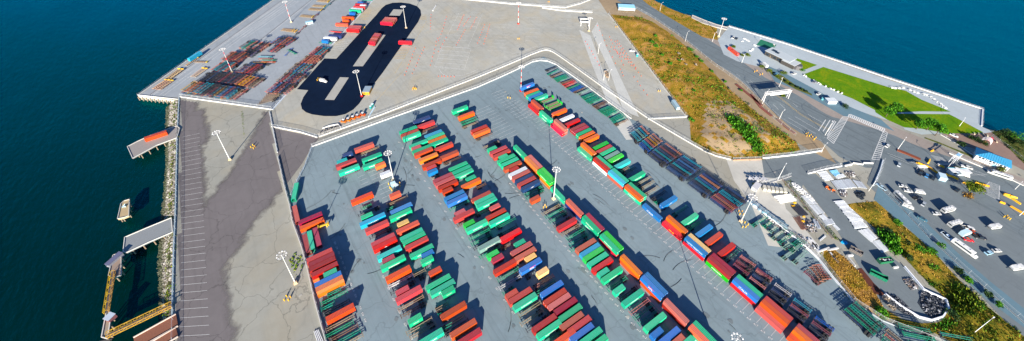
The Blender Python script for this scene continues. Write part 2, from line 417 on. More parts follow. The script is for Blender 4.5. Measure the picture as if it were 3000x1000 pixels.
def container(x, y, z, yaw, L, H, c, label, group, logo='', flip=False):
    k = (L, H)
    if k not in BOXES: BOXES[k] = (box_data(L, H), door_data(L, H))
    o = link('shipping_container', BOXES[k][0], None, (x, y, z), yaw, CC[c]); tag(o, label, 'container', group)
    r = pi if flip else 0
    for s in (0, 1):
        d = link('door', BOXES[k][1], o, (0, 0, 0), r, CC[c]); d.scale = (1, -1 if s else 1, 1)
    words = {'E': ('EVERGREEN', 1.05, 'white', .5), 'V': ('EVERGREEN', 1.2, 'greenpaint', .5), 'e': ('EVERGREEN', .95, 'white', .5), 'I': ('ITALIA', 1.5, 'white', .46), 'H': ('HANJIN', 1.5, 'white', .5),
             'L': ('LLOYD TRIESTINO', 1.15, 'white', .5), 'A': ('APL', 1.6, 'white', .5)}
    if logo in words:
        wd, s, mt, q = words[logo]
        if L < 9: s *= .48
        t = link('lettering', text_data(wd, s, mt), o, (0 if logo != 'I' else -.6, -1.222, H * q)); t.rotation_euler = (pi / 2, 0, 0)
    if logo == 'A':
        b = MB(); b.add([(-1.6, -1.224, H * .78), (1.9, -1.224, H * .78), (2.3, -1.224, H * .92), (-1.2, -1.224, H * .92)], [(0, 1, 2, 3)]); link('emblem', b.data('emblem', ['plain']), o, color=(.7, .03, .3))
    if logo == 'd':
        b = MB()
        for i in range(3): b.add([(-.9 + i * .5, -1.224, H * (.40 + .08 * i)), (.5 + i * .5, -1.224, H * (.40 + .08 * i)), (.9 + i * .5, -1.224, H * (.46 + .08 * i)), (-.5 + i * .5, -1.224, H * (.46 + .08 * i))], [(0, 1, 2, 3)])
        link('emblem', b.data('emblem', ['white']), o)
    if logo == 's':
        b = MB(); b.add([(-1.2, -1.224, 1.0), (1.2, -1.224, 1.0), (1.2, -1.224, 1.2), (-1.2, -1.224, 1.2)], [(0, 1, 2, 3)]); b.add([(-.8, -1.224, 1.3), (0, -1.224, 1.75), (.8, -1.224, 1.3)], [(0, 2, 1)])
        link('emblem', b.data('emblem', ['white']), o)
    if logo == 'y':
        b = MB(); b.add([(-1.3, -1.224, 1.2), (.5, -1.224, 1.2), (.1, -1.224, 1.6), (-1.7, -1.224, 1.6)], [(0, 1, 2, 3)]); b.add([(.6, -1.224, 1.1), (1.8, -1.224, 1.1), (1.2, -1.224, 1.8)], [(0, 1, 2)])
        link('emblem', b.data('emblem', ['plain']), o, color=(.8, .55, .05))
    return o
simple('greenpaint', (0, .25, .1), .6)

def frame_data(L):
    """skeletal container trailer: two I rails, crossmembers, end bolsters, a raised front neck; wheels at +x"""
    b = MB(); hl = L / 2
    for s in (-1, 1):
        b.box(0, s * .5, 1.04, L - .3, .12, .14); b.box(L * .06, s * .5, .78, L * .84, .06, .26)
        b.box(0, s * .5, .72, L * .8, .14, .06)
    n = int(L / 1.15)
    for i in range(n + 1): b.box(-hl + .25 + i * (L - .5) / n, 0, .92, .10, .90, .1)
    for x in (-hl + .12, hl - .12): b.box(x, 0, .98, .26, 2.42, .2)
    if L > 9:
        for x in (-hl * .22, hl * .3): b.box(x, 0, .9, .14, 1.5, .12)
    for s in (-1, 1):
        b.box(hl - .16, s * 1.0, .55, .1, .3, .12); b.box(hl - .12, s * .5, .5, .1, .1, .5)
    b.box(hl - L * (.14 if L > 9 else .2), 0, .55, 1.9, .5, .2)
    return b.data('trailer_frame', ['steel'])
def wheel_data():
    b = MB()
    for y in (1.12, .78): b.tube((0, y - .13, .5), (0, y + .13, .5), .5, n=12)
    b.tube((0, 1.2, .5), (0, 1.27, .5), .26, .2, n=8, mi=1); return b.data('wheel', ['tyre', 'steel'])
def leg_data():
    b = MB(); b.box(0, .72, .1, .14, .14, 1.0); b.box(0, .72, 0, .35, .3, .09); b.beam((0, .7, .3), (.5, .52, .9), .06); return b.data('landing_leg', ['steel'])
FR = {}
WH = wheel_data(); LG = leg_data()
def trailer(x, y, z, yaw, L, c, label, group, parts=True, cat='trailer', name='container_trailer'):
    if L not in FR: FR[L] = frame_data(L)
    o = link(name, FR[L], None, (x, y, z), yaw, KC[c]); tag(o, label, cat, group)
    if parts:
        hl = L / 2; ax = (hl - L * .08 - .3, hl - L * .08 - 1.65)
        for a in ax:
            for s in (1, -1):
                w = link('wheel', WH, o, (a, 0, 0), 0, (.3, .3, .3)); w.scale = (1, s, 1)
        for s in (1, -1):
            w = link('landing_leg', LG, o, (-hl * .45, 0, 0), 0, KC[c]); w.scale = (1, s, 1)
    return o
def nest_data(L):
    """a trailer lying in a pile: the frame with its wheel sets in one mesh"""
    b = MB(); hl = L / 2
    for s in (-1, 1): b.box(0, s * .5, .62, L - .3, .13, .2)
    n = int(L / 1.1)
    for i in range(n + 1): b.box(-hl + .25 + i * (L - .5) / n, 0, .66, .12, .95, .1)
    for x in (-hl + .12, hl - .12): b.box(x, 0, .6, .26, 2.2, .2)
    for a in (hl * .82, hl * .82 - 1.3):
        for s in (-1, 1): b.tube((a, s * 1.12 - .22, .42), (a, s * 1.12 + .22, .42), .42, n=9, mi=1)
    return b.data('stacked_trailer', ['steel', 'tyre'])
NS = {}
def nested(x, y, z, yaw, L, c, label, group, tilt=0.0):
    if L not in NS: NS[L] = nest_data(L)
    o = link('stacked_trailer', NS[L], None, (x, y, z), yaw, KC[c]); o.rotation_euler = (0, tilt, yaw); tag(o, label, 'trailer frame', group); return o

ROWS = dict(F1=('row against the left fence', 1), F2=('left lane of first double row', 0), F3=('right lane of first double row', 1), F4=('left lane of second double row', 0), F5=('right lane of second double row', 1),
            F8=('short lane by the curved walls', 1), F6=('lane left of middle stacks', 0), F7=('lane right of right-hand stacks', 1), L1=('line along the road wall', 1), L2=('line along the right fence', 1))
CONT = [
('c', 'F3', 37.19, 219.46, 0.6, 11.5, 4.05, 'R', '', ''),
('k', 'F3', 39.52, 216.89, 1.0, 10.1, 1.2, 't', '', ''),
('c', 'F3', 38.22, 207.66, -1.8, 12.9, 4.05, 'G', 'E', ''),
('c', 'F3', 36.84, 202.16, 0.1, 11.9, 4.05, 'G', 'E', ''),
('c', 'F3', 40.27, 198.5, -7.6, 5.9, 4.05, 'O', '', ''),
('c', 'F3', 40.36, 189.92, -9.2, 5.7, 4.05, 'W', '', ''),
('c', 'F2', 26.36, 218.77, -8.1, 5.6, 4.05, 'D', 'd', ''),
('c', 'F2', 21.78, 214.82, -3.1, 5.9, 4.05, 'T', '', ''),
('c', 'F2', 23.28, 211.63, 0.5, 11.8, 4.05, 'R', '', ''),
('c', 'F2', 23.24, 205.72, -1.2, 11.9, 4.05, 'G', 'E', ''),
('c', 'F2', 22.67, 179.85, -0.3, 12.0, 4.05, 'O', '', ''),
('k', 'F2', 22.9, 174.7, 2.0, 6.9, 1.2, 'g', '', ''),
('k', 'F2', 23.3, 170.79, -4.6, 12.2, 1.2, 'd', '', ''),
('c', 'F2', 20.84, 166.22, -7.5, 5.7, 4.05, 'G', '', ''),
('c', 'F2', 22.61, 162.25, 2.1, 13.4, 4.05, 'C', 'H', ''),
('c', 'F2', 22.96, 156.84, -4.5, 11.8, 4.05, 'P', '', ''),
('k', 'F2', 23.7, 153.43, -5.2, 10.6, 1.2, 'd', '', ''),
('c', 'F2', 22.82, 147.05, 1.5, 11.7, 4.05, 'P', '', ''),
('c', 'F2', 22.72, 144.31, -0.4, 11.8, 4.05, 'F', 's', ''),
('c', 'F2', 22.75, 138.36, -0.4, 11.8, 4.05, 'T', '', ''),
('c', 'F2', 21.11, 135.21, -6.8, 5.8, 4.05, 'M', '', ''),
('c', 'F2', 22.32, 132.28, -6.0, 12.8, 4.05, 'G', 'E', ''),
('c', 'F3', 39.12, 171.65, -1.9, 6.0, 4.05, 'O', '', ''),
('k', 'F3', 39.12, 168.74, 6.5, 10.8, 1.2, 't', '', ''),
('k', 'F3', 34.25, 165.96, 4.3, 2.7, 1.2, 'g', '', ''),
('c', 'F3', 38.25, 160.37, -6.7, 11.6, 4.05, 'B', '', ''),
('c', 'F3', 36.56, 157.23, -6.4, 11.9, 4.05, 'G', 'E', ''),
('c', 'F3', 35.27, 150.76, -4.5, 6.0, 4.05, 'Y', '', ''),
('c', 'F3', 36.41, 147.14, -4.7, 11.8, 4.05, 'O', '', ''),
('c', 'F3', 36.27, 141.69, -0.6, 11.8, 4.05, 'G', '', ''),
('c', 'F3', 36.33, 138.94, -2.6, 11.7, 4.05, 'G', '', ''),
('c', 'F3', 36.29, 135.57, -4.6, 11.2, 4.05, 'R', '', ''),
('c', 'F3', 36.57, 129.97, -9.9, 10.7, 4.05, 'G', 'E', ''),
('c', 'F3', 38.39, 126.9, -14.8, 5.3, 4.05, 'B', '', ''),
('c', 'F3', 36.78, 124.15, -6.1, 6.2, 4.05, 'G', 'E', ''),
('k', 'F3', 31.25, 121.58, -12.3, 6.9, 1.2, 't', '', ''),
('c', 'F3', 37.4, 116.46, -4.5, 6.2, 4.05, 'R', '', ''),
('k', 'F3', 32.74, 119.02, -8.0, 5.8, 1.2, 'd', '', ''),
('c', 'F3', 36.26, 110.58, -2.4, 11.5, 4.05, 'G', '', ''),
('c', 'F3', 36.72, 107.2, -1.2, 13.1, 4.05, 'G', 'e', ''),
('c', 'F3', 38.09, 104.28, -8.7, 6.0, 4.05, 'G', 'E', ''),
('k', 'F3', 32.76, 100.71, -8.5, 6.2, 1.2, 't', '', ''),
('k', 'F3', 32.68, 97.82, -9.3, 7.3, 1.2, 'g', '', ''),
('c', 'F3', 35.92, 94.93, -2.9, 12.1, 4.05, 'R', '', ''),
('k', 'F3', 33.43, 91.59, -6.9, 8.2, 1.2, 'g', '', ''),
('k', 'F3', 33.91, 88.99, -7.9, 9.3, 1.2, 'd', '', ''),
('c', 'F3', 35.9, 85.78, -4.1, 11.7, 4.05, 'R', '', ''),
('c', 'F3', 35.68, 81.23, -6.8, 11.4, 4.05, 'M', '', ''),
('c', 'F2', 22.22, 125.45, -2.7, 12.0, 4.05, 'O', '', ''),
('k', 'F2', 22.11, 122.84, 1.1, 12.0, 1.2, 'w', '', ''),
('k', 'F2', 21.74, 119.24, -2.3, 11.8, 1.2, 'd', '', ''),
('c', 'F2', 20.58, 116.36, -0.7, 5.9, 4.05, 'P', '', ''),
('c', 'F2', 22.39, 113.26, -2.9, 12.0, 4.05, 'P', '', ''),
('k', 'F2', 21.82, 110.14, 0.8, 11.8, 1.2, 't', '', ''),
('k', 'F2', 21.56, 106.78, -2.9, 11.9, 1.2, 'b', '', ''),
('c', 'F2', 20.16, 101.26, -10.3, 6.2, 4.05, 'G', 'E', ''),
('k', 'F2', 20.83, 98.71, 3.1, 10.2, 1.2, 't', '', ''),
('k', 'F2', 21.3, 96.14, 0.9, 11.5, 1.2, 't', '', ''),
('c', 'F2', 22.07, 90.47, -7.3, 11.6, 4.05, 'G', 'E', ''),
('c', 'F1', -4.96, 183.27, -4.6, 11.0, 2.7, 'M', '', ''),
('c', 'F1', -5.15, 178.99, -6.0, 11.6, 2.7, 'O', '', ''),
('a', 'F1', -10.38, 168.18, -92.4, 12.4, 2.7, 'M', '', ''),
('a', 'F1', -8.12, 168.9, -95.7, 13.2, 2.7, 'G', '', ''),
('a', 'F1', -4.91, 169.23, -93.6, 12.1, 2.7, 'M', '', ''),
('a', 'F1', -10.78, 190.53, -93.5, 12.5, 2.6, 'R', '', ''),
('a', 'F1', -7.68, 207.48, -110.1, 11.3, 2.6, 'G', '', ''),
('c', 'F1', -6.5, 155.54, -1.8, 10.7, 5.2, 'P', '', ''),
('c', 'F1', -6.31, 152.68, -3.3, 11.5, 5.2, 'M', '', ''),
('c', 'F1', -6.52, 150.05, -3.4, 11.1, 5.2, 'M', '', ''),
('c', 'F1', -6.4, 146.56, -4.7, 11.5, 5.2, 'M', '', ''),
('c', 'F1', -4.72, 143.31, -4.8, 5.3, 5.2, 'G', '', ''),
('c', 'F1', -6.42, 140.56, -2.8, 11.2, 5.2, 'B', '', ''),
('c', 'F1', -6.44, 137.96, -2.1, 11.5, 5.2, 'O', '', ''),
('k', 'F1', -6.0, 135.39, -0.2, 6.4, 1.2, 'g', '', ''),
('k', 'F1', -6.67, 132.82, -1.8, 11.7, 1.2, 'g', '', ''),
('k', 'F1', -10.14, 130.26, -11.0, 5.0, 1.2, 'g', '', ''),
('k', 'F1', -7.15, 127.7, -5.6, 11.2, 1.2, 'd', '', ''),
('k', 'F1', -6.75, 125.14, -5.7, 11.8, 1.2, 'd', '', ''),
('c', 'F1', -6.25, 122.56, -3.7, 11.5, 4.05, 'F', '', ''),
('k', 'F1', -7.75, 119.84, -5.7, 11.9, 1.2, 't', '', ''),
('k', 'F1', -8.65, 117.26, -8.1, 9.7, 1.2, 'g', '', ''),
('k', 'F1', -7.53, 114.71, -8.5, 12.6, 1.2, 'b', '', ''),
('k', 'F1', -7.39, 112.14, -7.1, 12.6, 1.2, 'g', '', ''),
('k', 'F1', -6.99, 109.58, -8.1, 12.8, 1.2, 't', '', ''),
('c', 'F5', 79.58, 223.56, 0.9, 11.6, 4.05, 'D', 'd', ''),
('c', 'F5', 79.93, 217.25, -4.1, 11.3, 4.05, 'R', '', ''),
('k', 'F5', 80.47, 214.34, 8.0, 12.2, 1.2, 'b', '', ''),
('c', 'F5', 79.89, 205.46, 0.0, 11.4, 4.05, 'C', '', ''),
('c', 'F5', 80.06, 202.48, 0.1, 11.7, 4.05, 'G', '', ''),
('c', 'F5', 79.54, 199.23, -4.3, 11.5, 4.05, 'O', '', ''),
('c', 'F5', 79.44, 196.41, -3.5, 11.5, 4.05, 'G', 'E', ''),
('c', 'F5', 80.13, 190.68, -6.5, 11.5, 4.05, 'R', '', ''),
('c', 'F5', 79.58, 182.15, -6.8, 11.5, 4.05, 'R', '', ''),
('k', 'F5', 79.81, 178.97, 0.6, 12.8, 1.2, 'b', '', ''),
('c', 'F5', 79.53, 170.22, -6.5, 11.4, 4.05, 'G', '', ''),
('c', 'F5', 79.72, 166.67, -2.6, 11.9, 4.05, 'G', '', ''),
('c', 'F5', 79.54, 163.35, -4.7, 11.9, 4.05, 'G', 'E', ''),
('c', 'F5', 81.25, 157.8, 3.0, 6.8, 4.05, 'G', '', ''),
('c', 'F5', 79.4, 154.27, -4.5, 11.7, 4.05, 'O', '', ''),
('k', 'F5', 84.53, 151.15, -14.6, 6.8, 1.2, 'b', '', ''),
('c', 'F5', 79.31, 142.45, -4.7, 11.7, 4.05, 'R', '', ''),
('c', 'F5', 79.94, 139.88, -4.2, 11.5, 4.05, 'G', '', ''),
('c', 'F5', 79.72, 137.1, -2.1, 12.1, 4.05, 'G', 'E', ''),
('c', 'F5', 81.78, 131.96, -9.7, 6.2, 4.05, 'P', '', ''),
('k', 'F5', 76.46, 134.52, -0.6, 8.4, 1.2, 'd', '', ''),
('c', 'F5', 79.6, 127.55, -6.3, 11.6, 4.05, 'R', '', ''),
('c', 'F5', 79.49, 123.89, -7.3, 12.0, 4.05, 'G', 'E', ''),
('k', 'F5', 82.08, 121.32, -3.8, 8.2, 1.2, 'g', '', ''),
('k', 'F5', 80.01, 116.7, -5.0, 11.3, 1.2, 'd', '', ''),
('c', 'F5', 79.18, 112.37, -6.7, 12.2, 4.05, 'F', '', ''),
('k', 'F5', 74.43, 109.8, -13.9, 5.8, 1.2, 'b', '', ''),
('c', 'F5', 80.19, 105.76, -4.9, 6.4, 4.05, 'G', '', ''),
('c', 'F5', 79.12, 102.71, -3.2, 12.2, 4.05, 'P', '', ''),
('c', 'F5', 78.9, 99.08, -2.4, 12.4, 4.05, 'P', '', ''),
('c', 'F5', 80.0, 96.16, -2.3, 6.6, 4.05, 'Y', '', ''),
('c', 'F5', 77.6, 92.85, -4.6, 12.7, 4.05, 'B', 'A', ''),
('k', 'F5', 75.64, 90.13, -5.3, 6.8, 1.2, 'd', '', ''),
('c', 'F5', 80.37, 86.88, -7.7, 6.8, 4.05, 'Y', '', ''),
('k', 'F5', 78.68, 83.7, -1.6, 11.9, 1.2, 'p', '', ''),
('k', 'F5', 77.41, 80.97, -4.4, 9.7, 1.2, 'g', '', ''),
('c', 'F5', 78.85, 77.68, -3.8, 12.3, 4.05, 'B', '', ''),
('c', 'F5', 77.68, 73.9, 0.6, 12.2, 4.05, 'R', '', ''),
('c', 'F5', 77.79, 71.17, -1.7, 12.7, 4.05, 'P', '', ''),
('c', 'F5', 78.88, 67.97, -0.7, 12.8, 4.05, 'M', '', ''),
('c', 'F5', 78.79, 64.49, -2.4, 12.4, 4.05, 'G', '', ''),
('c', 'F5', 76.95, 61.41, -1.7, 12.5, 4.05, 'R', '', ''),
('c', 'F5', 78.61, 58.32, -3.0, 12.4, 4.05, 'R', '', ''),
('c', 'F5', 77.35, 55.35, -4.1, 12.1, 4.05, 'B', '', ''),
('c', 'F5', 79.15, 51.98, 0.1, 10.6, 4.05, 'G', '', ''),
('c', 'F5', 78.97, 48.44, -3.3, 11.3, 4.05, 'G', '', ''),
('c', 'F4', 67.47, 218.69, -0.6, 12.9, 4.05, 'G', '', ''),
('c', 'F4', 67.06, 215.16, 0.9, 11.5, 4.05, 'R', '', ''),
('c', 'F4', 66.99, 212.09, -2.4, 11.7, 4.05, 'G', 'E', ''),
('c', 'F4', 67.62, 202.42, -2.8, 11.6, 4.05, 'G', '', ''),
('c', 'F4', 64.9, 199.78, -2.9, 5.6, 4.05, 'P', '', ''),
('c', 'F4', 67.21, 196.7, -1.8, 11.6, 4.05, 'G', '', ''),
('c', 'F4', 67.12, 193.75, -3.4, 11.8, 4.05, 'R', '', ''),
('c', 'F4', 67.66, 187.64, -3.0, 11.7, 4.05, 'O', '', ''),
('c', 'F4', 67.16, 181.69, -3.2, 11.9, 4.05, 'R', '', ''),
('c', 'F4', 65.52, 178.84, -6.4, 5.8, 4.05, 'P', '', ''),
('c', 'F4', 64.64, 175.58, -9.2, 6.1, 4.05, 'B', '', ''),
('k', 'F4', 64.84, 172.29, -6.8, 6.0, 1.2, 't', '', ''),
('c', 'F4', 67.58, 167.3, -3.3, 12.1, 4.05, 'M', '', ''),
('c', 'F4', 67.46, 164.29, -3.4, 11.7, 4.05, 'P', '', ''),
('c', 'F4', 67.48, 160.75, -1.8, 11.9, 4.05, 'R', '', ''),
('c', 'F4', 65.47, 157.43, -5.2, 6.2, 4.05, 'R', '', ''),
('c', 'F4', 66.9, 151.84, -1.2, 11.1, 4.05, 'B', '', ''),
('c', 'F4', 66.82, 148.55, -2.8, 12.7, 4.05, 'B', 'd', ''),
('k', 'F4', 66.83, 145.91, -0.6, 12.4, 1.2, 'g', '', ''),
('c', 'F4', 63.89, 139.67, -9.2, 5.9, 4.05, 'P', '', ''),
('c', 'F4', 64.88, 137.1, -5.1, 11.7, 4.05, 'R', '', ''),
('k', 'F4', 62.41, 134.54, -2.5, 4.8, 1.2, 'b', '', ''),
('c', 'F4', 64.57, 130.81, -7.5, 6.0, 4.05, 'K', '', ''),
('c', 'F4', 67.26, 127.31, -7.4, 11.7, 4.05, 'G', 'E', ''),
('k', 'F4', 66.63, 123.48, -7.9, 10.9, 1.2, 'g', '', ''),
('k', 'F4', 66.06, 120.26, -6.3, 10.1, 1.2, 'g', '', ''),
('k', 'F4', 65.66, 117.36, -4.4, 10.5, 1.2, 'd', '', ''),
('c', 'F4', 66.97, 114.34, -5.7, 12.0, 4.05, 'S', 'E', ''),
('k', 'F4', 65.72, 111.43, 1.6, 11.9, 1.2, 'g', '', ''),
('c', 'F4', 65.51, 108.37, -9.5, 6.1, 4.05, 'K', '', ''),
('c', 'F4', 66.22, 105.2, -7.6, 6.6, 4.05, 'M', '', ''),
('c', 'F4', 66.74, 99.38, -5.0, 12.2, 4.05, 'R', '', ''),
('k', 'F4', 66.73, 96.39, -3.3, 11.9, 1.2, 'g', '', ''),
('k', 'F4', 65.23, 92.71, -5.4, 11.8, 1.2, 'w', '', ''),
('k', 'F4', 62.23, 89.43, 3.8, 6.6, 1.2, 'g', '', ''),
('c', 'F4', 61.76, 86.31, -3.9, 6.4, 4.05, 'P', '', ''),
('c', 'F4', 64.59, 83.43, -4.1, 12.4, 4.05, 'R', '', ''),
('c', 'F4', 65.0, 80.11, -4.5, 12.3, 4.05, 'G', 'E', ''),
('k', 'F4', 65.53, 77.04, -3.6, 12.2, 1.2, 't', '', ''),
('k', 'F4', 64.12, 73.63, -3.2, 12.1, 1.2, 't', '', ''),
('k', 'F4', 64.78, 70.11, -4.1, 10.1, 1.2, 'd', '', ''),
('c', 'F4', 66.39, 67.54, -4.5, 12.5, 4.05, 'M', '', ''),
('c', 'F4', 66.56, 64.39, -4.0, 12.5, 4.05, 'G', 'E', ''),
('k', 'F4', 66.45, 61.82, -6.3, 10.2, 1.2, 'g', '', ''),
('c', 'F4', 69.23, 58.15, -8.5, 10.0, 4.05, 'O', '', ''),
('c', 'F8', 107.42, 218.96, -5.8, 12.0, 4.05, 'G', 'E', ''),
('k', 'F8', 108.13, 216.4, -2.0, 11.7, 1.2, 'g', '', ''),
('c', 'F8', 107.88, 210.24, -3.6, 11.9, 4.05, 'O', '', ''),
('k', 'F8', 107.86, 207.68, -4.3, 10.9, 1.2, 'g', '', ''),
('k', 'F8', 107.53, 205.11, -8.8, 11.3, 1.2, 'g', '', ''),
('k', 'F8', 106.22, 202.25, -5.6, 12.1, 1.2, 't', '', ''),
('c', 'F8', 107.91, 192.58, -2.7, 11.8, 4.05, 'R', '', ''),
('c', 'F8', 107.75, 189.17, -4.9, 11.7, 4.05, 'O', '', ''),
('k', 'F8', 108.05, 186.6, 1.4, 12.2, 1.2, 'b', '', ''),
('k', 'F6', 107.87, 177.62, -3.2, 12.8, 1.2, 't', '', ''),
('k', 'F6', 108.1, 175.05, -4.2, 13.0, 1.2, 'd', '', ''),
('c', 'F6', 105.15, 171.53, -5.8, 6.3, 4.05, 'G', '', ''),
('c', 'F6', 107.75, 168.08, -2.3, 12.3, 4.05, 'P', '', ''),
('c', 'F6', 107.71, 164.28, -4.4, 12.5, 4.05, 'R', '', ''),
('c', 'F6', 107.12, 161.61, -6.8, 6.1, 4.05, 'G', '', ''),
('c', 'F6', 107.91, 159.01, -6.1, 11.9, 4.05, 'G', '', ''),
('c', 'F6', 107.88, 155.47, -6.7, 11.9, 4.05, 'G', '', ''),
('c', 'F6', 107.69, 151.96, -2.2, 12.5, 4.05, 'R', '', ''),
('c', 'F6', 106.82, 149.15, -5.4, 6.4, 4.05, 'R', '', ''),
('c', 'F6', 107.58, 145.96, -4.8, 12.3, 4.05, 'W', '', ''),
('c', 'F6', 107.7, 142.92, -5.2, 12.3, 4.05, 'P', '', ''),
('c', 'F6', 107.69, 139.61, -12.4, 9.4, 4.05, 'D', '', ''),
('c', 'F6', 107.5, 136.87, -4.5, 12.4, 4.05, 'R', '', ''),
('c', 'F6', 107.67, 133.36, -3.0, 12.3, 4.05, 'D', 'd', ''),
('k', 'F6', 107.84, 130.8, -1.3, 12.3, 1.2, 'g', '', ''),
('k', 'F6', 107.13, 128.22, -5.1, 12.0, 1.2, 'g', '', ''),
('c', 'F6', 103.93, 123.91, -6.4, 6.8, 4.05, 'R', '', ''),
('k', 'F6', 108.11, 114.49, -3.0, 11.7, 1.2, 't', '', ''),
('k', 'F6', 108.25, 111.57, 0.8, 11.6, 1.2, 'g', '', ''),
('k', 'F6', 108.24, 108.3, 0.2, 12.0, 1.2, 'g', '', ''),
('k', 'F6', 108.42, 104.44, -0.2, 11.9, 1.2, 'b', '', ''),
('c', 'F6', 107.96, 100.91, 0.8, 13.1, 4.05, 'R', '', ''),
('k', 'F6', 108.35, 98.34, -3.1, 12.4, 1.2, 't', '', ''),
('k', 'F6', 109.2, 94.89, -1.3, 11.6, 1.2, 'g', '', ''),
('k', 'F6', 108.19, 91.54, -1.5, 13.1, 1.2, 'g', '', ''),
('k', 'F6', 106.45, 88.49, -0.7, 13.4, 1.2, 'g', '', ''),
('c', 'F6', 107.72, 85.58, -2.6, 13.0, 4.05, 'R', '', ''),
('c', 'F6', 107.68, 82.38, -4.3, 13.4, 4.05, 'C', '', ''),
('c', 'F6', 107.5, 79.81, -4.6, 12.9, 4.05, 'K', '', ''),
('c', 'F6', 107.22, 76.4, -2.2, 12.9, 4.05, 'G', '', ''),
('c', 'F6', 107.12, 72.96, -0.3, 13.5, 4.05, 'R', '', ''),
('c', 'F6', 104.7, 69.94, -4.2, 7.3, 4.05, 'G', '', ''),
('c', 'F6', 107.31, 66.75, -1.4, 13.3, 4.05, 'G', 'e', ''),
('k', 'F6', 107.45, 62.85, -3.8, 13.2, 1.2, 'g', '', ''),
('c', 'F6', 104.7, 59.63, -10.2, 7.1, 4.05, 'G', 'e', ''),
('k', 'F6', 108.24, 56.47, -5.9, 12.7, 1.2, 'd', '', ''),
('c', 'F6', 107.26, 53.34, -5.2, 13.6, 4.05, 'G', 'e', ''),
('k', 'F6', 108.06, 49.47, -2.0, 13.5, 1.2, 'p', '', ''),
('k', 'F6', 107.77, 46.86, 0.5, 13.0, 1.2, 'g', '', ''),
('k', 'F6', 107.65, 43.98, 0.1, 12.8, 1.2, 'g', '', ''),
('c', 'F6', 107.28, 40.37, -3.1, 13.6, 4.05, 'G', '', ''),
('c', 'F6', 104.1, 36.86, -1.3, 7.1, 4.05, 'B', '', ''),
('c', 'F6', 107.38, 32.93, 0.5, 12.2, 4.05, 'B', '', ''),
('c', 'F6', 109.5, 29.72, -5.0, 7.7, 4.05, 'P', '', ''),
('c', 'F6', 109.38, 27.14, -5.9, 10.3, 4.05, 'G', '', ''),
('s', 'S3', 117.28, 158.51, -85.6, 12.2, 5.2, 'G', 'E', 'D'),
('s', 'S3', 118.2, 145.94, -90.1, 11.9, 5.2, 'O', '', 'O'),
('s', 'S3', 120.49, 146.06, -89.5, 12.0, 5.2, 'P', '', 'O'),
('s', 'S3', 118.56, 133.02, -88.0, 12.1, 5.2, 'K', 'E', 'O'),
('s', 'S3', 120.7, 133.13, -89.1, 12.4, 5.2, 'K', '', 'G'),
('s', 'S3', 119.13, 119.9, -87.1, 12.2, 2.6, 'G', 'E', ''),
('s', 'S3', 118.4, 106.23, -88.9, 11.9, 5.2, 'P', '', 'D'),
('s', 'S3', 117.91, 92.79, -92.1, 12.2, 5.2, 'G', 'E', 'GE'),
('s', 'S3', 120.41, 92.82, -91.3, 12.2, 5.2, 'M', '', 'G'),
('s', 'S3', 117.66, 79.12, -85.1, 11.9, 5.2, 'G', 'E', 'F'),
('s', 'S3', 120.01, 79.11, -86.8, 12.2, 5.2, 'K', '', 'G'),
('s', 'S3', 115.86, 64.61, -97.0, 12.2, 5.2, 'O', '', 'O'),
('s', 'S3', 117.58, 51.3, -92.5, 12.4, 5.2, 'B', 'A', 'O'),
('s', 'S3', 119.76, 51.58, -92.1, 12.4, 5.2, 'B', '', 'O'),
('s', 'S3', 116.87, 37.88, -90.8, 12.0, 5.2, 'P', '', 'M'),
('s', 'S3', 116.72, 24.17, -92.3, 12.2, 5.2, 'O', '', 'GE'),
('s', 'S3', 119.26, 24.38, -89.3, 12.2, 5.2, 'G', '', 'G'),
('s', 'S3', 117.61, 13.33, -92.6, 12.2, 5.2, 'B', '', 'R'),
('s', 'S4', 155.32, 190.41, -91.4, 12.2, 5.2, 'R', '', 'R'),
('s', 'S4', 152.77, 190.37, -89.2, 11.4, 2.6, 'R', '', ''),
('s', 'S4', 156.05, 176.84, -90.1, 12.2, 5.2, 'G', 'E', 'GE'),
('s', 'S4', 155.35, 163.65, -94.8, 13.2, 5.2, 'P', '', 'P'),
('s', 'S4', 152.67, 163.84, -96.2, 11.9, 2.6, 'F', '', ''),
('s', 'S4', 155.9, 136.01, -91.5, 12.1, 5.2, 'O', '', 'O'),
('s', 'S4', 153.37, 135.81, -93.2, 11.7, 2.6, 'G', 'E', ''),
('s', 'S4', 155.95, 121.69, -89.4, 12.2, 5.2, 'G', '', 'G'),
('s', 'S4', 152.92, 121.12, -89.6, 12.1, 5.2, 'R', '', 'WV'),
('s', 'S4', 156.39, 108.58, -90.0, 12.0, 5.2, 'G', '', 'G'),
('s', 'S4', 153.43, 108.22, -93.1, 12.7, 5.2, 'C', '', 'R'),
('s', 'S4', 156.45, 95.08, -88.9, 12.2, 5.2, 'G', '', 'G'),
('s', 'S4', 153.87, 94.73, -91.5, 12.3, 5.2, 'O', '', 'GE'),
('s', 'S4', 156.18, 80.79, -91.4, 11.6, 2.6, 'B', 'I', ''),
('s', 'S4', 156.88, 66.88, -90.0, 12.2, 5.2, 'O', '', 'M'),
('s', 'S4', 153.52, 66.88, -94.6, 12.0, 2.6, 'F', 'y', ''),
('s', 'S4', 156.92, 52.96, -91.5, 12.5, 5.2, 'Y', '', 'R'),
('s', 'S4', 154.43, 53.2, -91.9, 12.4, 5.2, 'B', 'L', 'F'),
('s', 'S4', 156.39, 39.51, -88.7, 12.6, 5.2, 'M', '', 'R'),
('s', 'S4', 153.57, 39.37, -86.6, 12.4, 5.2, 'M', '', 'KE'),
('s', 'S4', 157.31, 25.72, -91.1, 12.5, 5.2, 'G', '', 'G'),
('s', 'S4', 154.97, 25.81, -89.4, 12.2, 5.2, 'B', 'I', 'F'),
('s', 'S4', 157.05, 12.17, -89.2, 12.2, 5.2, 'R', '', 'R'),
('s', 'S4', 154.9, 12.17, -89.6, 12.2, 5.2, 'O', '', 'R'),
('s', 'S4', 154.37, 13.0, -89.1, 11.1, 2.6, 'P', '', ''),
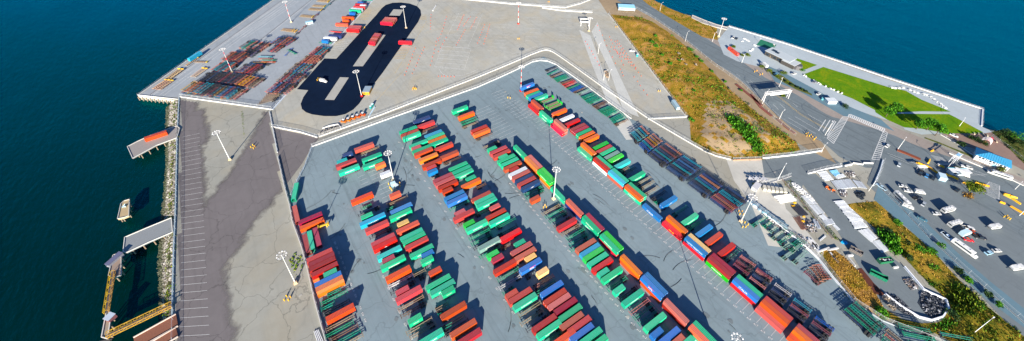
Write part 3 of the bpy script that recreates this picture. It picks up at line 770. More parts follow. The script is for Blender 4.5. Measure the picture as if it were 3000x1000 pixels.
('s', 'S4', 157.06, -2.26, -89.8, 12.2, 5.2, 'M', '', 'R'),
('s', 'S4', 154.75, -2.13, -89.3, 12.2, 5.2, 'O', '', 'R'),
('s', 'S4', 154.39, -2.06, -87.5, 12.2, 2.6, 'F', '', ''),
('c', 'F7', 165.14, 214.83, -2.6, 11.8, 4.05, 'B', 'A', ''),
('c', 'F7', 163.3, 206.7, -3.1, 11.9, 4.05, 'O', '', ''),
('c', 'F7', 162.49, 203.27, -1.5, 11.6, 4.05, 'G', '', ''),
('c', 'F7', 162.87, 200.7, 0.7, 12.2, 4.05, 'B', '', ''),
('c', 'F7', 164.75, 197.32, 2.5, 10.4, 4.05, 'G', 'E', ''),
('f', 'F7', 167.7, 193.78, -1.9, 10.1, 1.3, 'g', '', ''),
('f', 'F7', 167.9, 187.6, 2.7, 11.1, 1.3, 'g', '', ''),
('f', 'F7', 168.25, 184.54, 3.4, 10.8, 1.3, 'g', '', ''),
('c', 'F7', 165.42, 176.01, -2.4, 11.1, 4.05, 'O', '', ''),
('c', 'F7', 165.24, 167.78, -4.3, 11.3, 4.05, 'W', '', ''),
('c', 'F7', 165.56, 161.98, 1.1, 11.7, 4.05, 'R', '', ''),
('c', 'F7', 165.54, 155.91, -0.5, 12.2, 4.05, 'M', '', ''),
('c', 'F7', 165.43, 153.13, 0.7, 12.4, 4.05, 'M', '', ''),
('c', 'F7', 165.34, 149.94, 3.4, 12.6, 4.05, 'G', '', ''),
('c', 'F7', 165.13, 146.64, -4.4, 12.5, 4.05, 'O', '', ''),
('c', 'F7', 165.37, 142.8, -4.7, 11.2, 4.05, 'O', '', ''),
('c', 'F7', 165.52, 134.1, -0.2, 12.1, 4.05, 'K', '', ''),
('c', 'F7', 165.22, 130.53, -4.0, 11.7, 4.05, 'P', '', ''),
('c', 'F7', 165.38, 127.61, -1.3, 12.4, 4.05, 'G', '', ''),
('c', 'F7', 165.13, 123.86, -3.4, 12.1, 4.05, 'S', '', ''),
('c', 'F7', 165.36, 120.66, -3.3, 11.8, 4.05, 'K', 'E', ''),
('c', 'F7', 165.44, 114.92, -3.7, 11.3, 4.05, 'T', '', ''),
('k', 'F7', 165.47, 112.36, -6.6, 5.7, 1.2, 't', '', ''),
('k', 'F7', 166.11, 109.8, -7.1, 10.1, 1.2, 'd', '', ''),
('c', 'F7', 165.18, 102.71, -3.8, 11.8, 4.05, 'G', 'E', ''),
('k', 'F7', 167.93, 99.42, -2.0, 8.2, 1.2, 't', '', ''),
('k', 'F7', 166.79, 95.94, 3.1, 10.6, 1.2, 't', '', ''),
('k', 'F7', 165.62, 91.64, -0.4, 9.1, 1.2, 't', '', ''),
('k', 'F7', 163.6, 84.19, -1.8, 8.0, 1.2, 'g', '', ''),
('k', 'F7', 166.54, 86.76, 4.4, 9.2, 1.2, 'd', '', ''),
('c', 'F7', 165.92, 79.68, -4.2, 11.5, 4.05, 'B', 'd', ''),
('k', 'F7', 167.83, 72.71, 1.8, 9.2, 1.2, 'g', '', ''),
('c', 'F7', 165.54, 65.46, -5.0, 11.4, 4.05, 'G', 'E', ''),
('k', 'F7', 167.79, 62.08, -3.9, 10.0, 1.2, 'g', '', ''),
('c', 'F7', 165.58, 56.48, -4.5, 12.3, 4.05, 'B', '', ''),
('c', 'F7', 165.79, 50.68, -5.7, 11.4, 4.05, 'R', '', ''),
('c', 'F7', 165.47, 43.25, -2.8, 12.0, 4.05, 'R', '', ''),
('k', 'F7', 167.32, 40.24, 2.1, 11.2, 1.2, 'g', '', ''),
('k', 'L1', 198.35, 225.59, -1.8, 10.8, 1.2, 'd', '', ''),
('k', 'L1', 196.05, 220.84, 5.0, 12.4, 1.2, 'g', '', ''),
('k', 'L1', 196.16, 216.32, 2.2, 12.2, 1.2, 'b', '', ''),
('k', 'L1', 196.72, 212.42, -2.4, 12.2, 1.2, 'g', '', ''),
('k', 'L1', 196.56, 210.65, -2.5, 12.7, 1.2, 'g', '', ''),
('k', 'L1', 196.13, 208.58, -2.7, 12.1, 1.2, 'g', '', ''),
('k', 'L1', 197.3, 204.3, -3.6, 11.8, 1.2, 'b', '', ''),
('k', 'L1', 197.14, 202.1, -2.1, 11.7, 1.2, 'r', '', ''),
('k', 'L1', 196.82, 199.63, 2.2, 11.9, 1.2, 'r', '', ''),
('k', 'L1', 196.93, 196.17, -1.1, 12.3, 1.2, 'g', '', ''),
('k', 'L1', 197.2, 193.84, 0.4, 11.0, 1.2, 'c', '', ''),
('k', 'L1', 197.23, 192.01, 2.3, 11.1, 1.2, 'c', '', ''),
('k', 'L1', 197.73, 190.09, -0.3, 10.3, 1.2, 'b', '', ''),
('k', 'L1', 198.95, 186.95, -0.2, 11.6, 1.2, 'l', '', ''),
('k', 'L1', 198.61, 181.57, -4.2, 12.0, 1.2, 'g', '', ''),
('k', 'L1', 198.47, 179.48, -4.8, 12.3, 1.2, 'g', '', ''),
('k', 'L1', 198.28, 176.92, -4.4, 12.0, 1.2, 'g', '', ''),
('k', 'L1', 197.98, 174.98, -3.2, 11.3, 1.2, 'g', '', ''),
('k', 'L1', 198.73, 172.79, -2.9, 11.8, 1.2, 'g', '', ''),
('k', 'L1', 198.32, 168.5, -2.1, 10.6, 1.2, 'b', '', ''),
('k', 'L1', 198.49, 166.46, -0.4, 10.7, 1.2, 'b', '', ''),
('k', 'L1', 198.21, 162.7, -3.3, 11.4, 1.2, 'g', '', ''),
('k', 'L1', 198.21, 160.75, -3.9, 11.5, 1.2, 'g', '', ''),
('k', 'L1', 198.44, 159.21, -3.0, 11.1, 1.2, 'g', '', ''),
('k', 'L1', 198.43, 157.44, -4.1, 11.4, 1.2, 'g', '', ''),
('k', 'L1', 198.71, 155.2, -6.0, 12.0, 1.2, 'g', '', ''),
('k', 'L1', 198.39, 151.19, -0.8, 11.5, 1.2, 'g', '', ''),
('k', 'L1', 198.2, 149.54, -1.6, 12.3, 1.2, 'g', '', ''),
('k', 'L1', 197.47, 147.4, -3.3, 11.9, 1.2, 'g', '', ''),
('k', 'L1', 196.65, 144.71, -4.2, 10.8, 1.2, 'b', '', ''),
('k', 'L2', 198.57, 43.68, -6.1, 8.9, 1.2, 'g', '', ''),
('k', 'L2', 200.02, 39.99, -5.7, 7.3, 1.2, 'g', '', ''),
('k', 'L2', 199.59, 36.5, -3.7, 7.9, 1.2, 'l', '', ''),
('k', 'L2', 199.52, 33.39, -4.1, 8.5, 1.2, 'l', '', ''),
('k', 'L2', 200.26, 29.97, -3.9, 8.3, 1.2, 'g', '', ''),
('k', 'L2', 196.03, 27.34, -6.0, 8.0, 1.2, 'l', '', ''),
('k', 'L2', 200.61, 23.88, -7.2, 8.3, 1.2, 'g', '', ''),
('k', 'L2', 192.47, 24.09, -6.0, 8.3, 1.2, 'l', '', ''),
('k', 'L2', 194.94, 20.07, -2.4, 8.4, 1.2, 'l', '', ''),
('k', 'L2', 202.48, 25.59, -2.8, 5.6, 1.2, 'g', '', '')]
YAW = rad(-2.5)
for rk, (rn, flip) in ROWS.items():
    cs = [c for c in CONT if c[1] == rk and c[0] in 'ca']; cs.sort(key=lambda c: -c[3])
    for i, (k, r, x, y, yw, L, z, col, logo, un) in enumerate(cs):
        yaw = YAW if k == 'c' else rad(yw); size = 'short' if L < 9 else 'long'
        word = {'E': ' lettered', 'e': ' lettered', 'I': ' lettered', 'H': ' lettered', 'L': ' lettered', 'A': ' lettered'}.get(logo, '')
        lab = '%s %s%s container, %s from far end, %s' % (size, CN[col], word, ORD[i + 1], rn)
        LL = 6.1 if L < 9 else (13.7 if logo == 'H' else 12.2)
        if z > 3.5 and z < 5:
            H = 2.85; container(x, y, 1.2, yaw, LL, H, col, lab, 'containers parked on trailers', logo, flip)
            kc = RND.choice('ddgdbtgd') if col not in 'GK' else RND.choice('gggd')
            tl = LL if RND.random() < .75 or LL > 9 else 12.2
            tx = x
            trailer(tx, y, 0, yaw + (pi if flip else 0), LL, kc, 'trailer under %s container from far end, %s' % (ORD[i + 1], rn), 'trailers carrying containers')
        else:
            if z > 5:
                container(x + RND.uniform(-.3, .1), y - .12, 0, yaw, LL, BH - .01, RND.choice('OOMR'), 'lower container, %s pile from far end, %s' % (ORD[i + 1], rn), 'containers stacked on the ground', '', flip)
                container(x, y, BH, yaw, LL, BH, col, lab, 'containers stacked on the ground', logo, flip)
            else: container(x, y, 0, yaw, LL, BH, col, lab, 'containers standing by the left fence', logo, flip)
    ks = [c for c in CONT if c[1] == rk and c[0] == 'k']; ks.sort(key=lambda c: -c[3])
    for i, (k, r, x, y, yw, L, z, col, logo, un) in enumerate(ks):
        LL = 6.1 if L < 8.2 else 12.2
        yaw = (YAW if rk[0] == 'F' else rad(yw)) + (pi if flip else 0)
        trailer(x, y, 0, yaw, LL, col, '%s %s empty trailer, %s empty one from far end, %s' % ('short' if LL < 9 else 'long', KN[col], ORD[i + 1], rn), 'empty trailers parked in the lanes', name='container_trailer' if rk[0] == 'F' else 'trailer_frame')
    for i, (k, r, x, y, yw, L, z, col, logo, un) in enumerate([c for c in CONT if c[1] == rk and c[0] == 'f']):
        o = empty('flat_rack', (x, y, 0), YAW); b = MB(); b.box(0, 0, 1.2, 12.2, 2.44, .3, mi=0); b.build('deck', ['wood'], o)
        for s in (-1, 1):
            e = MB(); e.box(s * 6.0, -1.1, 1.5, .2, .24, 2.2); e.box(s * 6.0, 1.1, 1.5, .2, .24, 2.2); e.box(s * 6.0, 0, 1.5, .1, 2.0, 2.0 if s > 0 else .5)
            e.build('end_wall', ['plain'], o, color=CC['K'])
        e = MB(); e.box(0, -1.2, 1.2, 12.2, .1, .32); e.box(0, 1.2, 1.2, 12.2, .1, .32); e.build('side_rail', ['plain'], o, color=CC['K'])
        tag(o, 'open green flat rack with one end wall, %s from far end of the three' % ORD[i + 1], 'flat rack', 'green flat racks')
        trailer(x, y, 0, YAW + pi, 12.2, 'g', 'green trailer under the %s flat rack from far end' % ORD[i + 1], 'trailers carrying containers')
for rk, rn in (('S3', 'middle stack line'), ('S4', 'right-hand stack line')):
    cs = [c for c in CONT if c[1] == rk]; cs.sort(key=lambda c: -c[3]); st = []
    for c in cs:
        if st and abs(st[-1][0][3] - c[3]) < 4: st[-1].append(c)
        else: st.append([c])
    for i, grp in enumerate(st):
        grp.sort(key=lambda c: c[2]); y = sum(c[3] for c in grp) / len(grp)
        for j, (k, r, x, y0, yw, L, z, col, logo, un) in enumerate(grp):
            side = 'front column' if j == 0 and len(grp) > 1 else ('back column' if len(grp) > 1 else 'alone')
            if len(grp) == 3 and j == 1: side = 'middle column'
            x = {'S3': 118.1, 'S4': 153.7}[rk] + 2.56 * j if len(grp) < 3 else (152.1 + 2.5 * j)
            low = z < 5
            lv = 'single' if low else 'upper'
            lab = '%s %s%s container, %s of the %s block, %s' % (lv, CN[col], ' lettered' if logo and logo in 'EILA' else '', side, ORD[i + 1], rn)
            container(x, y, 0 if low else BH, -pi / 2, 12.2, BH, col, lab, 'containers stacked in blocks', logo)
            if not low:
                uc = un[0] if un else 'O'
                container(x - .04, y + .05, 0, -pi / 2, 12.2, BH - .01, uc, 'lower %s container, %s of the %s block, %s' % (CN[uc], side, ORD[i + 1], rn), 'containers stacked in blocks', un[1:] if un else '')

MASS = []
# piled trailers: blocks of parallel frames, several high
def pile_block(x0, y0, x1, y1, yaw, L, cols, levels, where, group, jit=.25, alt=False, parts=False, step=.82):
    """from the first pile at (x0, y0) to the last at (x1, y1); centres of the frames"""
    n = len(cols)
    for i, c in enumerate(cols):
        t = i / (n - 1) if n > 1 else 0
        x, y = x0 + (x1 - x0) * t, y0 + (y1 - y0) * t
        for l in range(levels):
            cl = c if l == levels - 1 else RND.choice('dn' + cols[0])
            if l < levels - 2: MASS.append((x, y, l * step, yaw, L, cl)); continue
            nested(x + RND.uniform(-jit, jit) * .5, y + RND.uniform(-jit, jit), l * step, yaw + (pi if (alt and l % 2) else 0) + RND.uniform(-.012, .012), L, cl,
                   '%s%s frame, %s pile from left, %s' % ('topmost ' if l == levels - 1 else 'second-highest ', KN[cl], ORD[i + 1], where), group)
DN = -pi / 2
pile_block(191, 127.5, 202, 128.5, DN + rad(-12), 8.5, 'aalas', 4, 'first small block by road wall', 'piled trailer frames beside the road wall')
pile_block(189.3, 117.5, 203, 118.8, DN + rad(-8), 8.5, 'casyys', 4, 'second small block by road wall', 'piled trailer frames beside the road wall')
pile_block(187.8, 105.8, 203.2, 105.6, DN, 12.4, 'dnanmds', 4, 'third block by road wall', 'piled trailer frames beside the road wall')  # dark tops in the next blocks too, shade between frames put into colour
pile_block(188.3, 91.6, 203.8, 91.6, DN + rad(4), 12.4, 'ndancna', 4, 'fourth block by road wall', 'piled trailer frames beside the road wall')
pile_block(189, 76, 203.6, 75.6, DN + rad(1), 12.4, 'ndacsnd', 4, 'fifth block by road wall', 'piled trailer frames beside the road wall')
pile_block(189.8, 62, 203.6, 61, DN + rad(1), 12.4, 'msmaadn', 4, 'block nearest the tall mast', 'piled trailer frames beside the road wall')
for gi, (gy, cs, dy) in enumerate(((33, 'mdp', 2.2), (24.5, 'pdm', 2.6), (15.5, 'dnw', 1.6), (6.5, 'dma', 2.0), (-2.8, 'dmc', 1.5))):
    pile_block(162.4, gy, 169.3, gy + dy * .3, DN + rad(6), 7.3, cs, 4, '%s dark block behind right-hand stacks' % ORD[gi + 1], 'dark piles of short frames behind the right-hand stacks')
pile_block(183.2, -11.2, 190.2, -12.0, DN - rad(7), 12.4, 'gdggdg', 4, 'green block at the bottom edge', 'green piles at the bottom right')
pile_block(200.9, -25.8, 196.0, -31.5, rad(-47), 12.4, 'ggg', 3, 'slanted green block at bottom edge', 'green piles at the bottom right')
pile_block(184.5, -26.0, 190.5, -25.5, DN - rad(4), 12.4, 'gst', 2, 'cropped block at bottom edge', 'green piles at the bottom right')
for i, (x, y, yw, c, z) in enumerate(((188.9, 11.2, -96, 'm', 0), (190.2, 11.0, -112, 'b', 0), (191.9, 10.9, -118, 's', .82), (193.8, 10.6, -119, 's', 1.2), (195.6, 9.9, -121, 's', .82), (197.4, 9.2, -122, 'p', 0), (193, 10.2, -110, 'b', 0), (195.2, 9.8, -116, 'd', 0))):
    nested(x, y, z, rad(yw), 7.6, c, '%s %s frame, %s from left in the slumped salmon heap' % ('raised' if z else 'low', KN[c], ORD[i + 1]), 'slumped salmon trailer frames')

# ------------------------------------------------------------------ the setting
b = MB(); b.poly([(-2500, -900), (2500, -900), (2500, 3500), (-2500, 3500)], -4.0); struct('water', b, 'water')
LAND = [(-85.5, 373.2), (31.7, 501.1), (202.4, 673.0), (476.5, 497.2), (405.8, 325.8), (381.1, 271.1), (378.2, 249.1), (379.5, 231.6), (384.5, 219.8), (384.9, 209.5), (383.2, 193.1), (395.2, 187.7), (408.0, 138.1), (422.2, 60.6), (434.8, 3.5), (407.9, -2.0), (408.7, -7.3), (414.3, -12.4), (409.0, -19.6), (402.3, -30.0), (373.2, -66.0), (238.8, -80.2), (96.8, 17.0), (-69.9, 131.2), (-69.6, 153.5), (-67.0, 207.0), (-64.6, 267.7), (-60.8, 350.6)]
b = MB(); b.prism(LAND, -5.5, 0); struct('ground', b, 'concrete')
Z = .02
def sheet(name, pts, mat, z, kind='structure'):
    b = MB(); b.poly(pts, z); return struct(name, b, mat, kind)
sheet('wharf', [(-84.7, 373.2), (32.6, 500.5), (193.3, 662.3), (254.3, 623.1), (122.4, 441.4), (28.0, 335.0), (-5.1, 298.6), (-59.4, 352.2)], 'wharf', .02)
sheet('truck_yard', [(122.4, 441.4), (171.8, 478.9), (247.9, 429.1), (331.8, 303.5), (313.9, 274.0), (302.2, 250.2), (277.7, 199.7), (255.7, 153.9), (242.7, 127.3), (241.5, 122.6), (215.7, 137.1), (217.7, 237.7), (216.9, 250.7), (210.7, 254.8), (176.3, 252.1), (141.3, 250.3), (15.9, 249.5), (-8.1, 276.4), (-5.1, 298.6), (28.0, 335.0)], 'truckyard', .02)
sheet('container_yard', [(9.5, 242.4), (134.3, 238.6), (168.7, 240.9), (205.9, 245.6), (207.2, 202.7), (206.2, 144.0), (209.4, 131.7), (207.3, 97.9), (205.9, 67.7), (206.8, 54.4), (205.3, 30.8), (203.9, 19.3), (202.3, 13.8), (198.4, 6.1), (193.2, -5.3), (194.9, -16.9), (205.0, -35.8), (182.9, -41.9), (40.7, 55.4), (-17.8, 95.5), (-15.1, 116.3), (-14.6, 137.4), (-13.5, 155.7), (-13.1, 169.0), (-13.6, 189.1), (-10.6, 208.5), (1.6, 227.3)], 'yard', .02)
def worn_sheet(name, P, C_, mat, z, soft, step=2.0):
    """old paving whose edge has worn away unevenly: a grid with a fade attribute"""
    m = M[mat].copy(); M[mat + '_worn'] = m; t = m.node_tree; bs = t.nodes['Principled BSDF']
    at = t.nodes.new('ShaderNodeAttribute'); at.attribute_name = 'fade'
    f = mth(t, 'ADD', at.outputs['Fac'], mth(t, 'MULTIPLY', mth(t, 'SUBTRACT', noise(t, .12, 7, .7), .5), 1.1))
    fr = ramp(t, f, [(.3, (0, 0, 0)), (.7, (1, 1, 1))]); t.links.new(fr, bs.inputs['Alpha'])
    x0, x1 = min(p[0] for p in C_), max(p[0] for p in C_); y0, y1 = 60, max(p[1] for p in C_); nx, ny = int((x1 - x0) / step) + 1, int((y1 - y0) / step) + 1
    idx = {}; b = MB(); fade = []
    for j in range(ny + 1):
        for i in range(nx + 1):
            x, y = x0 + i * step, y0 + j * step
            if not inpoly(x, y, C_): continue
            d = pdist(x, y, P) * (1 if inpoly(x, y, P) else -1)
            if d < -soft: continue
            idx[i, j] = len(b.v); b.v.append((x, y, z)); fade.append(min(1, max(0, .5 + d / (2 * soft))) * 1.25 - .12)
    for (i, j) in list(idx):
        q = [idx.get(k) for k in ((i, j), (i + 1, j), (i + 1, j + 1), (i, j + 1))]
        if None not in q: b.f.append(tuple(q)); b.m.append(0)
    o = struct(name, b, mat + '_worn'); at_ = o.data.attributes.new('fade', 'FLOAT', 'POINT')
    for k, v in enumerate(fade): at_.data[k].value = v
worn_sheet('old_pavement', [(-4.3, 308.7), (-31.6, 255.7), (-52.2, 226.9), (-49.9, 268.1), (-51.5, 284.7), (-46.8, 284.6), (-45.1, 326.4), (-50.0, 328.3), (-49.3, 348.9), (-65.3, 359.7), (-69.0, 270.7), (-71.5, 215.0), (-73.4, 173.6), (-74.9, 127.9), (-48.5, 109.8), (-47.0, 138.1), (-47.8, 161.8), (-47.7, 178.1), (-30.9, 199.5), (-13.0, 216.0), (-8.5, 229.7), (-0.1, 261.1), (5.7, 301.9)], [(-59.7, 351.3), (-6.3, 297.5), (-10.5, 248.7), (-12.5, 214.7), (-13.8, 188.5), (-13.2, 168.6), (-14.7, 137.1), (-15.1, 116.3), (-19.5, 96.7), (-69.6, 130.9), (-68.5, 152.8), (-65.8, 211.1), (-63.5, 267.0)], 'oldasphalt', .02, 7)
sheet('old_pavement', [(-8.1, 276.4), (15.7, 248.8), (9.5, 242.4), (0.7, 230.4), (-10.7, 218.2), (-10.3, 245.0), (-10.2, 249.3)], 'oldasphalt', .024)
sheet('concrete_lane', [(265.2, 265.2), (266.2, 250.3), (223.6, 185.2), (204.9, 144.7), (196.1, 125.8), (186.9, 130.8), (191.5, 143.5), (233.2, 213.9)], 'lightslab', .03)
sheet('concrete_lane', [(272.5, 255.5), (291.9, 267.4), (264.8, 229.0), (234.2, 178.1), (212.6, 142.2), (208.1, 153.4), (239.4, 198.7)], 'lightslab', .034)
sheet('guardhouse_yard', [(227.0, 81.8), (247.0, 67.5), (231.1, 48.1), (198.8, 23.9), (188.9, 33.0), (207.2, 53.5), (214.7, 68.8)], 'whitelot', .03)
sheet('storage_lane', [(251.9, 50.9), (244.1, 39.3), (234.2, 22.8), (217.0, 2.3), (202.7, -14.8), (204.9, -27.2), (218.5, -32.1), (228.5, -30.6), (229.2, -21.1), (234.3, -14.0), (235.6, -4.7), (240.0, 3.2), (252.5, 21.6), (258.1, 31.4), (262.3, 43.2)], 'lot', .03)
sheet('storage_yard', [(224.3, 52.7), (218.2, 33.6), (211.3, 17.8), (210.1, 13.9), (202.3, 14.5), (205.0, 27.0), (206.4, 52.9), (217.6, 57.3)], 'whitelot', .034)
sheet('gate_pavement', [(245.5, 68.5), (286.5, 50.1), (284.7, 34.9), (258.7, 46.3), (240.5, 41.8), (240.4, 53.0), (233.0, 59.7)], 'lot', .026)
# embankments and hill
HILL = [(313.9, 274.0), (296.0, 234.3), (277.7, 199.7), (255.7, 153.9), (242.7, 127.3), (241.0, 120.1), (223.0, 105.8), (222.2, 89.8), (229.1, 80.0), (245.7, 69.1), (275.9, 59.2), (282.4, 65.8), (289.4, 97.8), (299.2, 124.8), (312.4, 152.3), (325.1, 182.2), (334.4, 210.5), (338.8, 232.9), (337.8, 249.8), (327.1, 258.7)]
def terrain(name, P, mat, hgt, soft, step=3.0, rough=.35, kind='structure'):
    """an uneven mound over polygon P, flat at its rim"""
    x0, x1 = min(p[0] for p in P), max(p[0] for p in P); y0, y1 = min(p[1] for p in P), max(p[1] for p in P)
    nx, ny = int((x1 - x0) / step) + 1, int((y1 - y0) / step) + 1; idx = {}; b = MB()
    for j in range(ny + 1):
        for i in range(nx + 1):
            x, y = x0 + i * step, y0 + j * step; d = pdist(x, y, P); ins = inpoly(x, y, P)
            if not ins and d > step * .9: continue
            k = min(1, d / soft) if ins else 0; k = k * k * (3 - 2 * k)
            z = .03 + hgt * k + (rough * k * (sin(x * .31 + y * .17) + sin(y * .41 - x * .23) * .7 + sin(x * .9 + y * .8) * .3) if ins else 0)
            if not ins:                                  # pull the rim point onto the outline
                best = None
                for q in range(len(P)):
                    (ax, ay), (bx, by) = P[q], P[(q + 1) % len(P)]; l2 = (bx - ax) ** 2 + (by - ay) ** 2 or 1e-9
                    t = max(0, min(1, ((x - ax) * (bx - ax) + (y - ay) * (by - ay)) / l2)); c = (ax + t * (bx - ax), ay + t * (by - ay))
                    dd = hypot(c[0] - x, c[1] - y)
                    if best is None or dd < best[0]: best = (dd, c)
                x, y = best[1]; z = .03
            idx[i, j] = len(b.v); b.v.append((x, y, z))
    for j in range(ny):
        for i in range(nx):
            q = [idx.get(k) for k in ((i, j), (i + 1, j), (i + 1, j + 1), (i, j + 1))]
            q = [a for a in q if a is not None]
            if len(q) >= 3: b.f.append(tuple(q)); b.m.append(0)
    o = struct(name, b, mat, kind)
    for p in o.data.polygons: p.use_smooth = True
    return lambda x, y: (.03 + hgt * ((lambda k: k * k * (3 - 2 * k))(min(1, pdist(x, y, P) / soft)))) if inpoly(x, y, P) else .03
simple('hilldirt', (.36, .26, .15), .95)
hill_z = terrain('hill', HILL, 'drygrass', 3.2, 16)

EMB = [(257.1, 19.9), (270.2, 12.6), (264.5, 2.2), (259.4, -14.9), (249.7, -28.8), (242.8, -43.1), (241.4, -50.4), (239.8, -56.3), (213.7, -63.0), (198.8, -52.9), (209.9, -39.2), (208.6, -32.4), (205.3, -28.4), (219.8, -32.9), (231.2, -30.5), (236.4, -17.6), (246.1, -1.0), (252.5, 21.6)]
emb_z = terrain('embankment', EMB, 'embank', 1.6, 9, 2.5, .3)
STRAW = [(208.9, 15.8), (215.6, 12.9), (214.7, 6.1), (212.2, -1.1), (208.0, -8.7), (201.8, -15.1), (197.7, -17.9), (194.3, -13.7), (194.5, -7.3), (197.5, 0.5), (202.7, 9.8)]
straw_z = terrain('grass_mound', STRAW, 'drygrass', 1.0, 7, 2.0, .15)
sheet('cork_track', [(213.5, 0.6), (215.7, -0.4), (211.9, -7.2), (210.1, -12.5), (207.7, -12.0), (206.1, -9.4), (209.7, -3.6)], 'cork', .06)
HO = [o for o in S.objects if o.name == 'hill'][0]; HO.data.materials.append(M['hilldirt']); BARE = [(264.7, 122.8), (277.1, 119.1), (279.9, 110.3), (276.4, 93.1), (269.6, 77.8), (260.5, 72.8), (262.7, 80.5), (264.8, 88.7), (267.3, 102.4), (261.7, 105.1), (254.9, 99.4), (250.7, 84.9), (245.6, 74.0), (234.3, 81.6), (227.4, 93.3), (231.4, 103.5), (248.8, 113.8)]
for p in HO.data.polygons:
    if inpoly(p.center.x, p.center.y, BARE) and RND.random() < .85: p.material_index = 1
# streets
ROADU = smooth([(394.2, 320.7), (368.9, 267.5), (361.8, 220.3), (353.4, 178.2), (346.3, 147.8), (338.6, 123.1), (336.5, 100.9), (335.8, 88.6), (330.9, 73.7), (329.7, 64.1), (333.2, 58.1), (344.8, 33.6), (345.5, 16.0), (350.5, 2.7), (356.8, -15.3), (358.0, -25.6), (357.9, -33.3), (358.8, -50.4)], 1)
ROADL = smooth([(359.4, 343.4), (344.6, 295.1), (347.4, 249.0), (338.2, 202.3), (323.9, 158.1), (318.9, 130.9), (309.2, 109.0), (300.1, 92.1), (291.9, 70.5), (296.4, 57.1), (295.0, 50.9), (289.4, 38.9), (295.9, 23.9), (310.7, 24.5), (319.1, 17.0), (317.8, 2.3), (318.3, -10.9), (315.7, -27.0), (307.4, -42.7), (297.7, -59.3)], 1)
ROAD = ROADU + ROADL[::-1]
sheet('road', ROAD, 'street', .04)
sheet('sidewalk', ROADU + [(365.7, -52.2), (366.4, -33.3), (363.4, -14.8), (358.8, 3.2), (357.7, 17.8), (354.6, 37.0), (342.6, 58.7), (338.4, 66.3), (349.3, 91.2), (354.1, 127.6), (360.9, 160.6), (365.6, 196.3), (368.0, 239.2), (377.3, 284.5), (402.3, 328.2)], 'walk', .03)
sheet('verge', ROADL[:20] + [(282.5, 40.0), (280.6, 56.0), (281.4, 65.2), (284.3, 91.0), (290.1, 116.1), (303.3, 146.1), (316.5, 175.9), (326.4, 206.2), (334.7, 229.5), (328.9, 255.7), (313.8, 275.0), (338.4, 321.3)], 'dirt', .034)
LOTR = [(306.6, 27.2), (313.5, 25.5), (319.1, 17.0), (317.8, 2.3), (318.3, -10.9), (315.7, -27.0), (307.4, -42.7), (296.7, -63.0), (227.4, -72.4), (236.6, -55.8), (254.3, -27.6), (264.0, -10.6), (277.2, 16.9), (279.7, 21.5)]
sheet('parking_lot', LOTR, 'lot', .05)
sheet('frontage_road', [(282.8, 16.8), (277.4, -6.5), (265.6, -27.4), (260.4, -39.2), (256.1, -52.2), (251.2, -64.0), (237.6, -66.1), (244.5, -54.3), (247.5, -39.6), (253.8, -25.0), (262.9, -4.7), (269.9, 14.2)], 'parking', .054)
sheet('park_road', [(356.7, 129.1), (358.6, 115.2), (354.4, 78.2), (354.4, 58.9), (357.0, 42.1), (350.1, 31.3), (346.5, 46.9), (338.3, 59.3), (340.7, 77.0), (342.5, 95.8), (339.0, 110.5)], 'parking', .036)
sheet('promenade', [(360.9, 177.1), (393.9, 186.8), (406.8, 137.4), (420.4, 60.0), (433.3, 3.5), (408.4, -1.5), (407.7, -7.5), (398.4, -15.7), (390.6, -10.4), (387.7, -0.3), (384.2, 6.2), (361.9, 19.1), (358.3, 27.9), (362.8, 31.4), (351.4, 62.4), (358.4, 112.3), (341.9, 145.4), (342.2, 158.8)], 'prom', .03)
sheet('plaza', [(399.4, -4.8), (411.8, -10.2), (399.1, -24.0), (386.5, -37.4), (374.9, -36.3), (376.0, -26.8), (377.6, -13.3), (371.0, 2.8), (373.9, 11.0), (378.4, 12.3)], 'redpath', .033)
sheet('lawn', [(387.8, 134.7), (388.5, 127.9), (394.4, 103.2), (378.8, 105.4), (373.4, 108.4), (378.8, 117.5)], 'lawn', .05)
sheet('lawn', [(368.9, 102.9), (395.5, 98.7), (408.1, 55.7), (414.1, 45.6), (410.4, 33.8), (411.0, 22.3), (410.8, 16.2), (393.1, 28.6), (377.1, 37.9), (370.3, 42.5), (365.6, 49.0), (367.0, 64.5), (366.1, 70.9), (366.4, 88.7)], 'lawn', .05)
sheet('lawn', [(372.0, 52.0), (375.2, 37.3), (406.2, 15.9), (405.5, 11.8), (401.2, -4.4), (396.9, -3.2), (377.7, 10.2), (369.3, 21.4), (360.9, 28.8), (360.3, 39.0), (362.8, 47.5)], 'lawn', .05)
simple('courtgreen', (.01, .17, .09), .8)
sheet('sports_court', [(396.3, 155.0), (398.8, 141.3), (386.1, 138.1), (383.1, 151.8)], 'courtgreen', .06)
sheet('shrub_strip', [(351.7, 122.6), (352.7, 111.3), (348.0, 97.6), (347.0, 85.6), (344.8, 83.9), (342.5, 94.9), (344.1, 106.8), (347.2, 118.4)], 'weeds', .05)
sheet('planted_strip', [(360.7, 16.7), (362.6, 9.5), (363.3, 3.3), (365.4, -7.1), (362.9, -8.1), (361.8, -0.3), (361.2, 7.0), (358.9, 16.7)], 'weeds', .056)
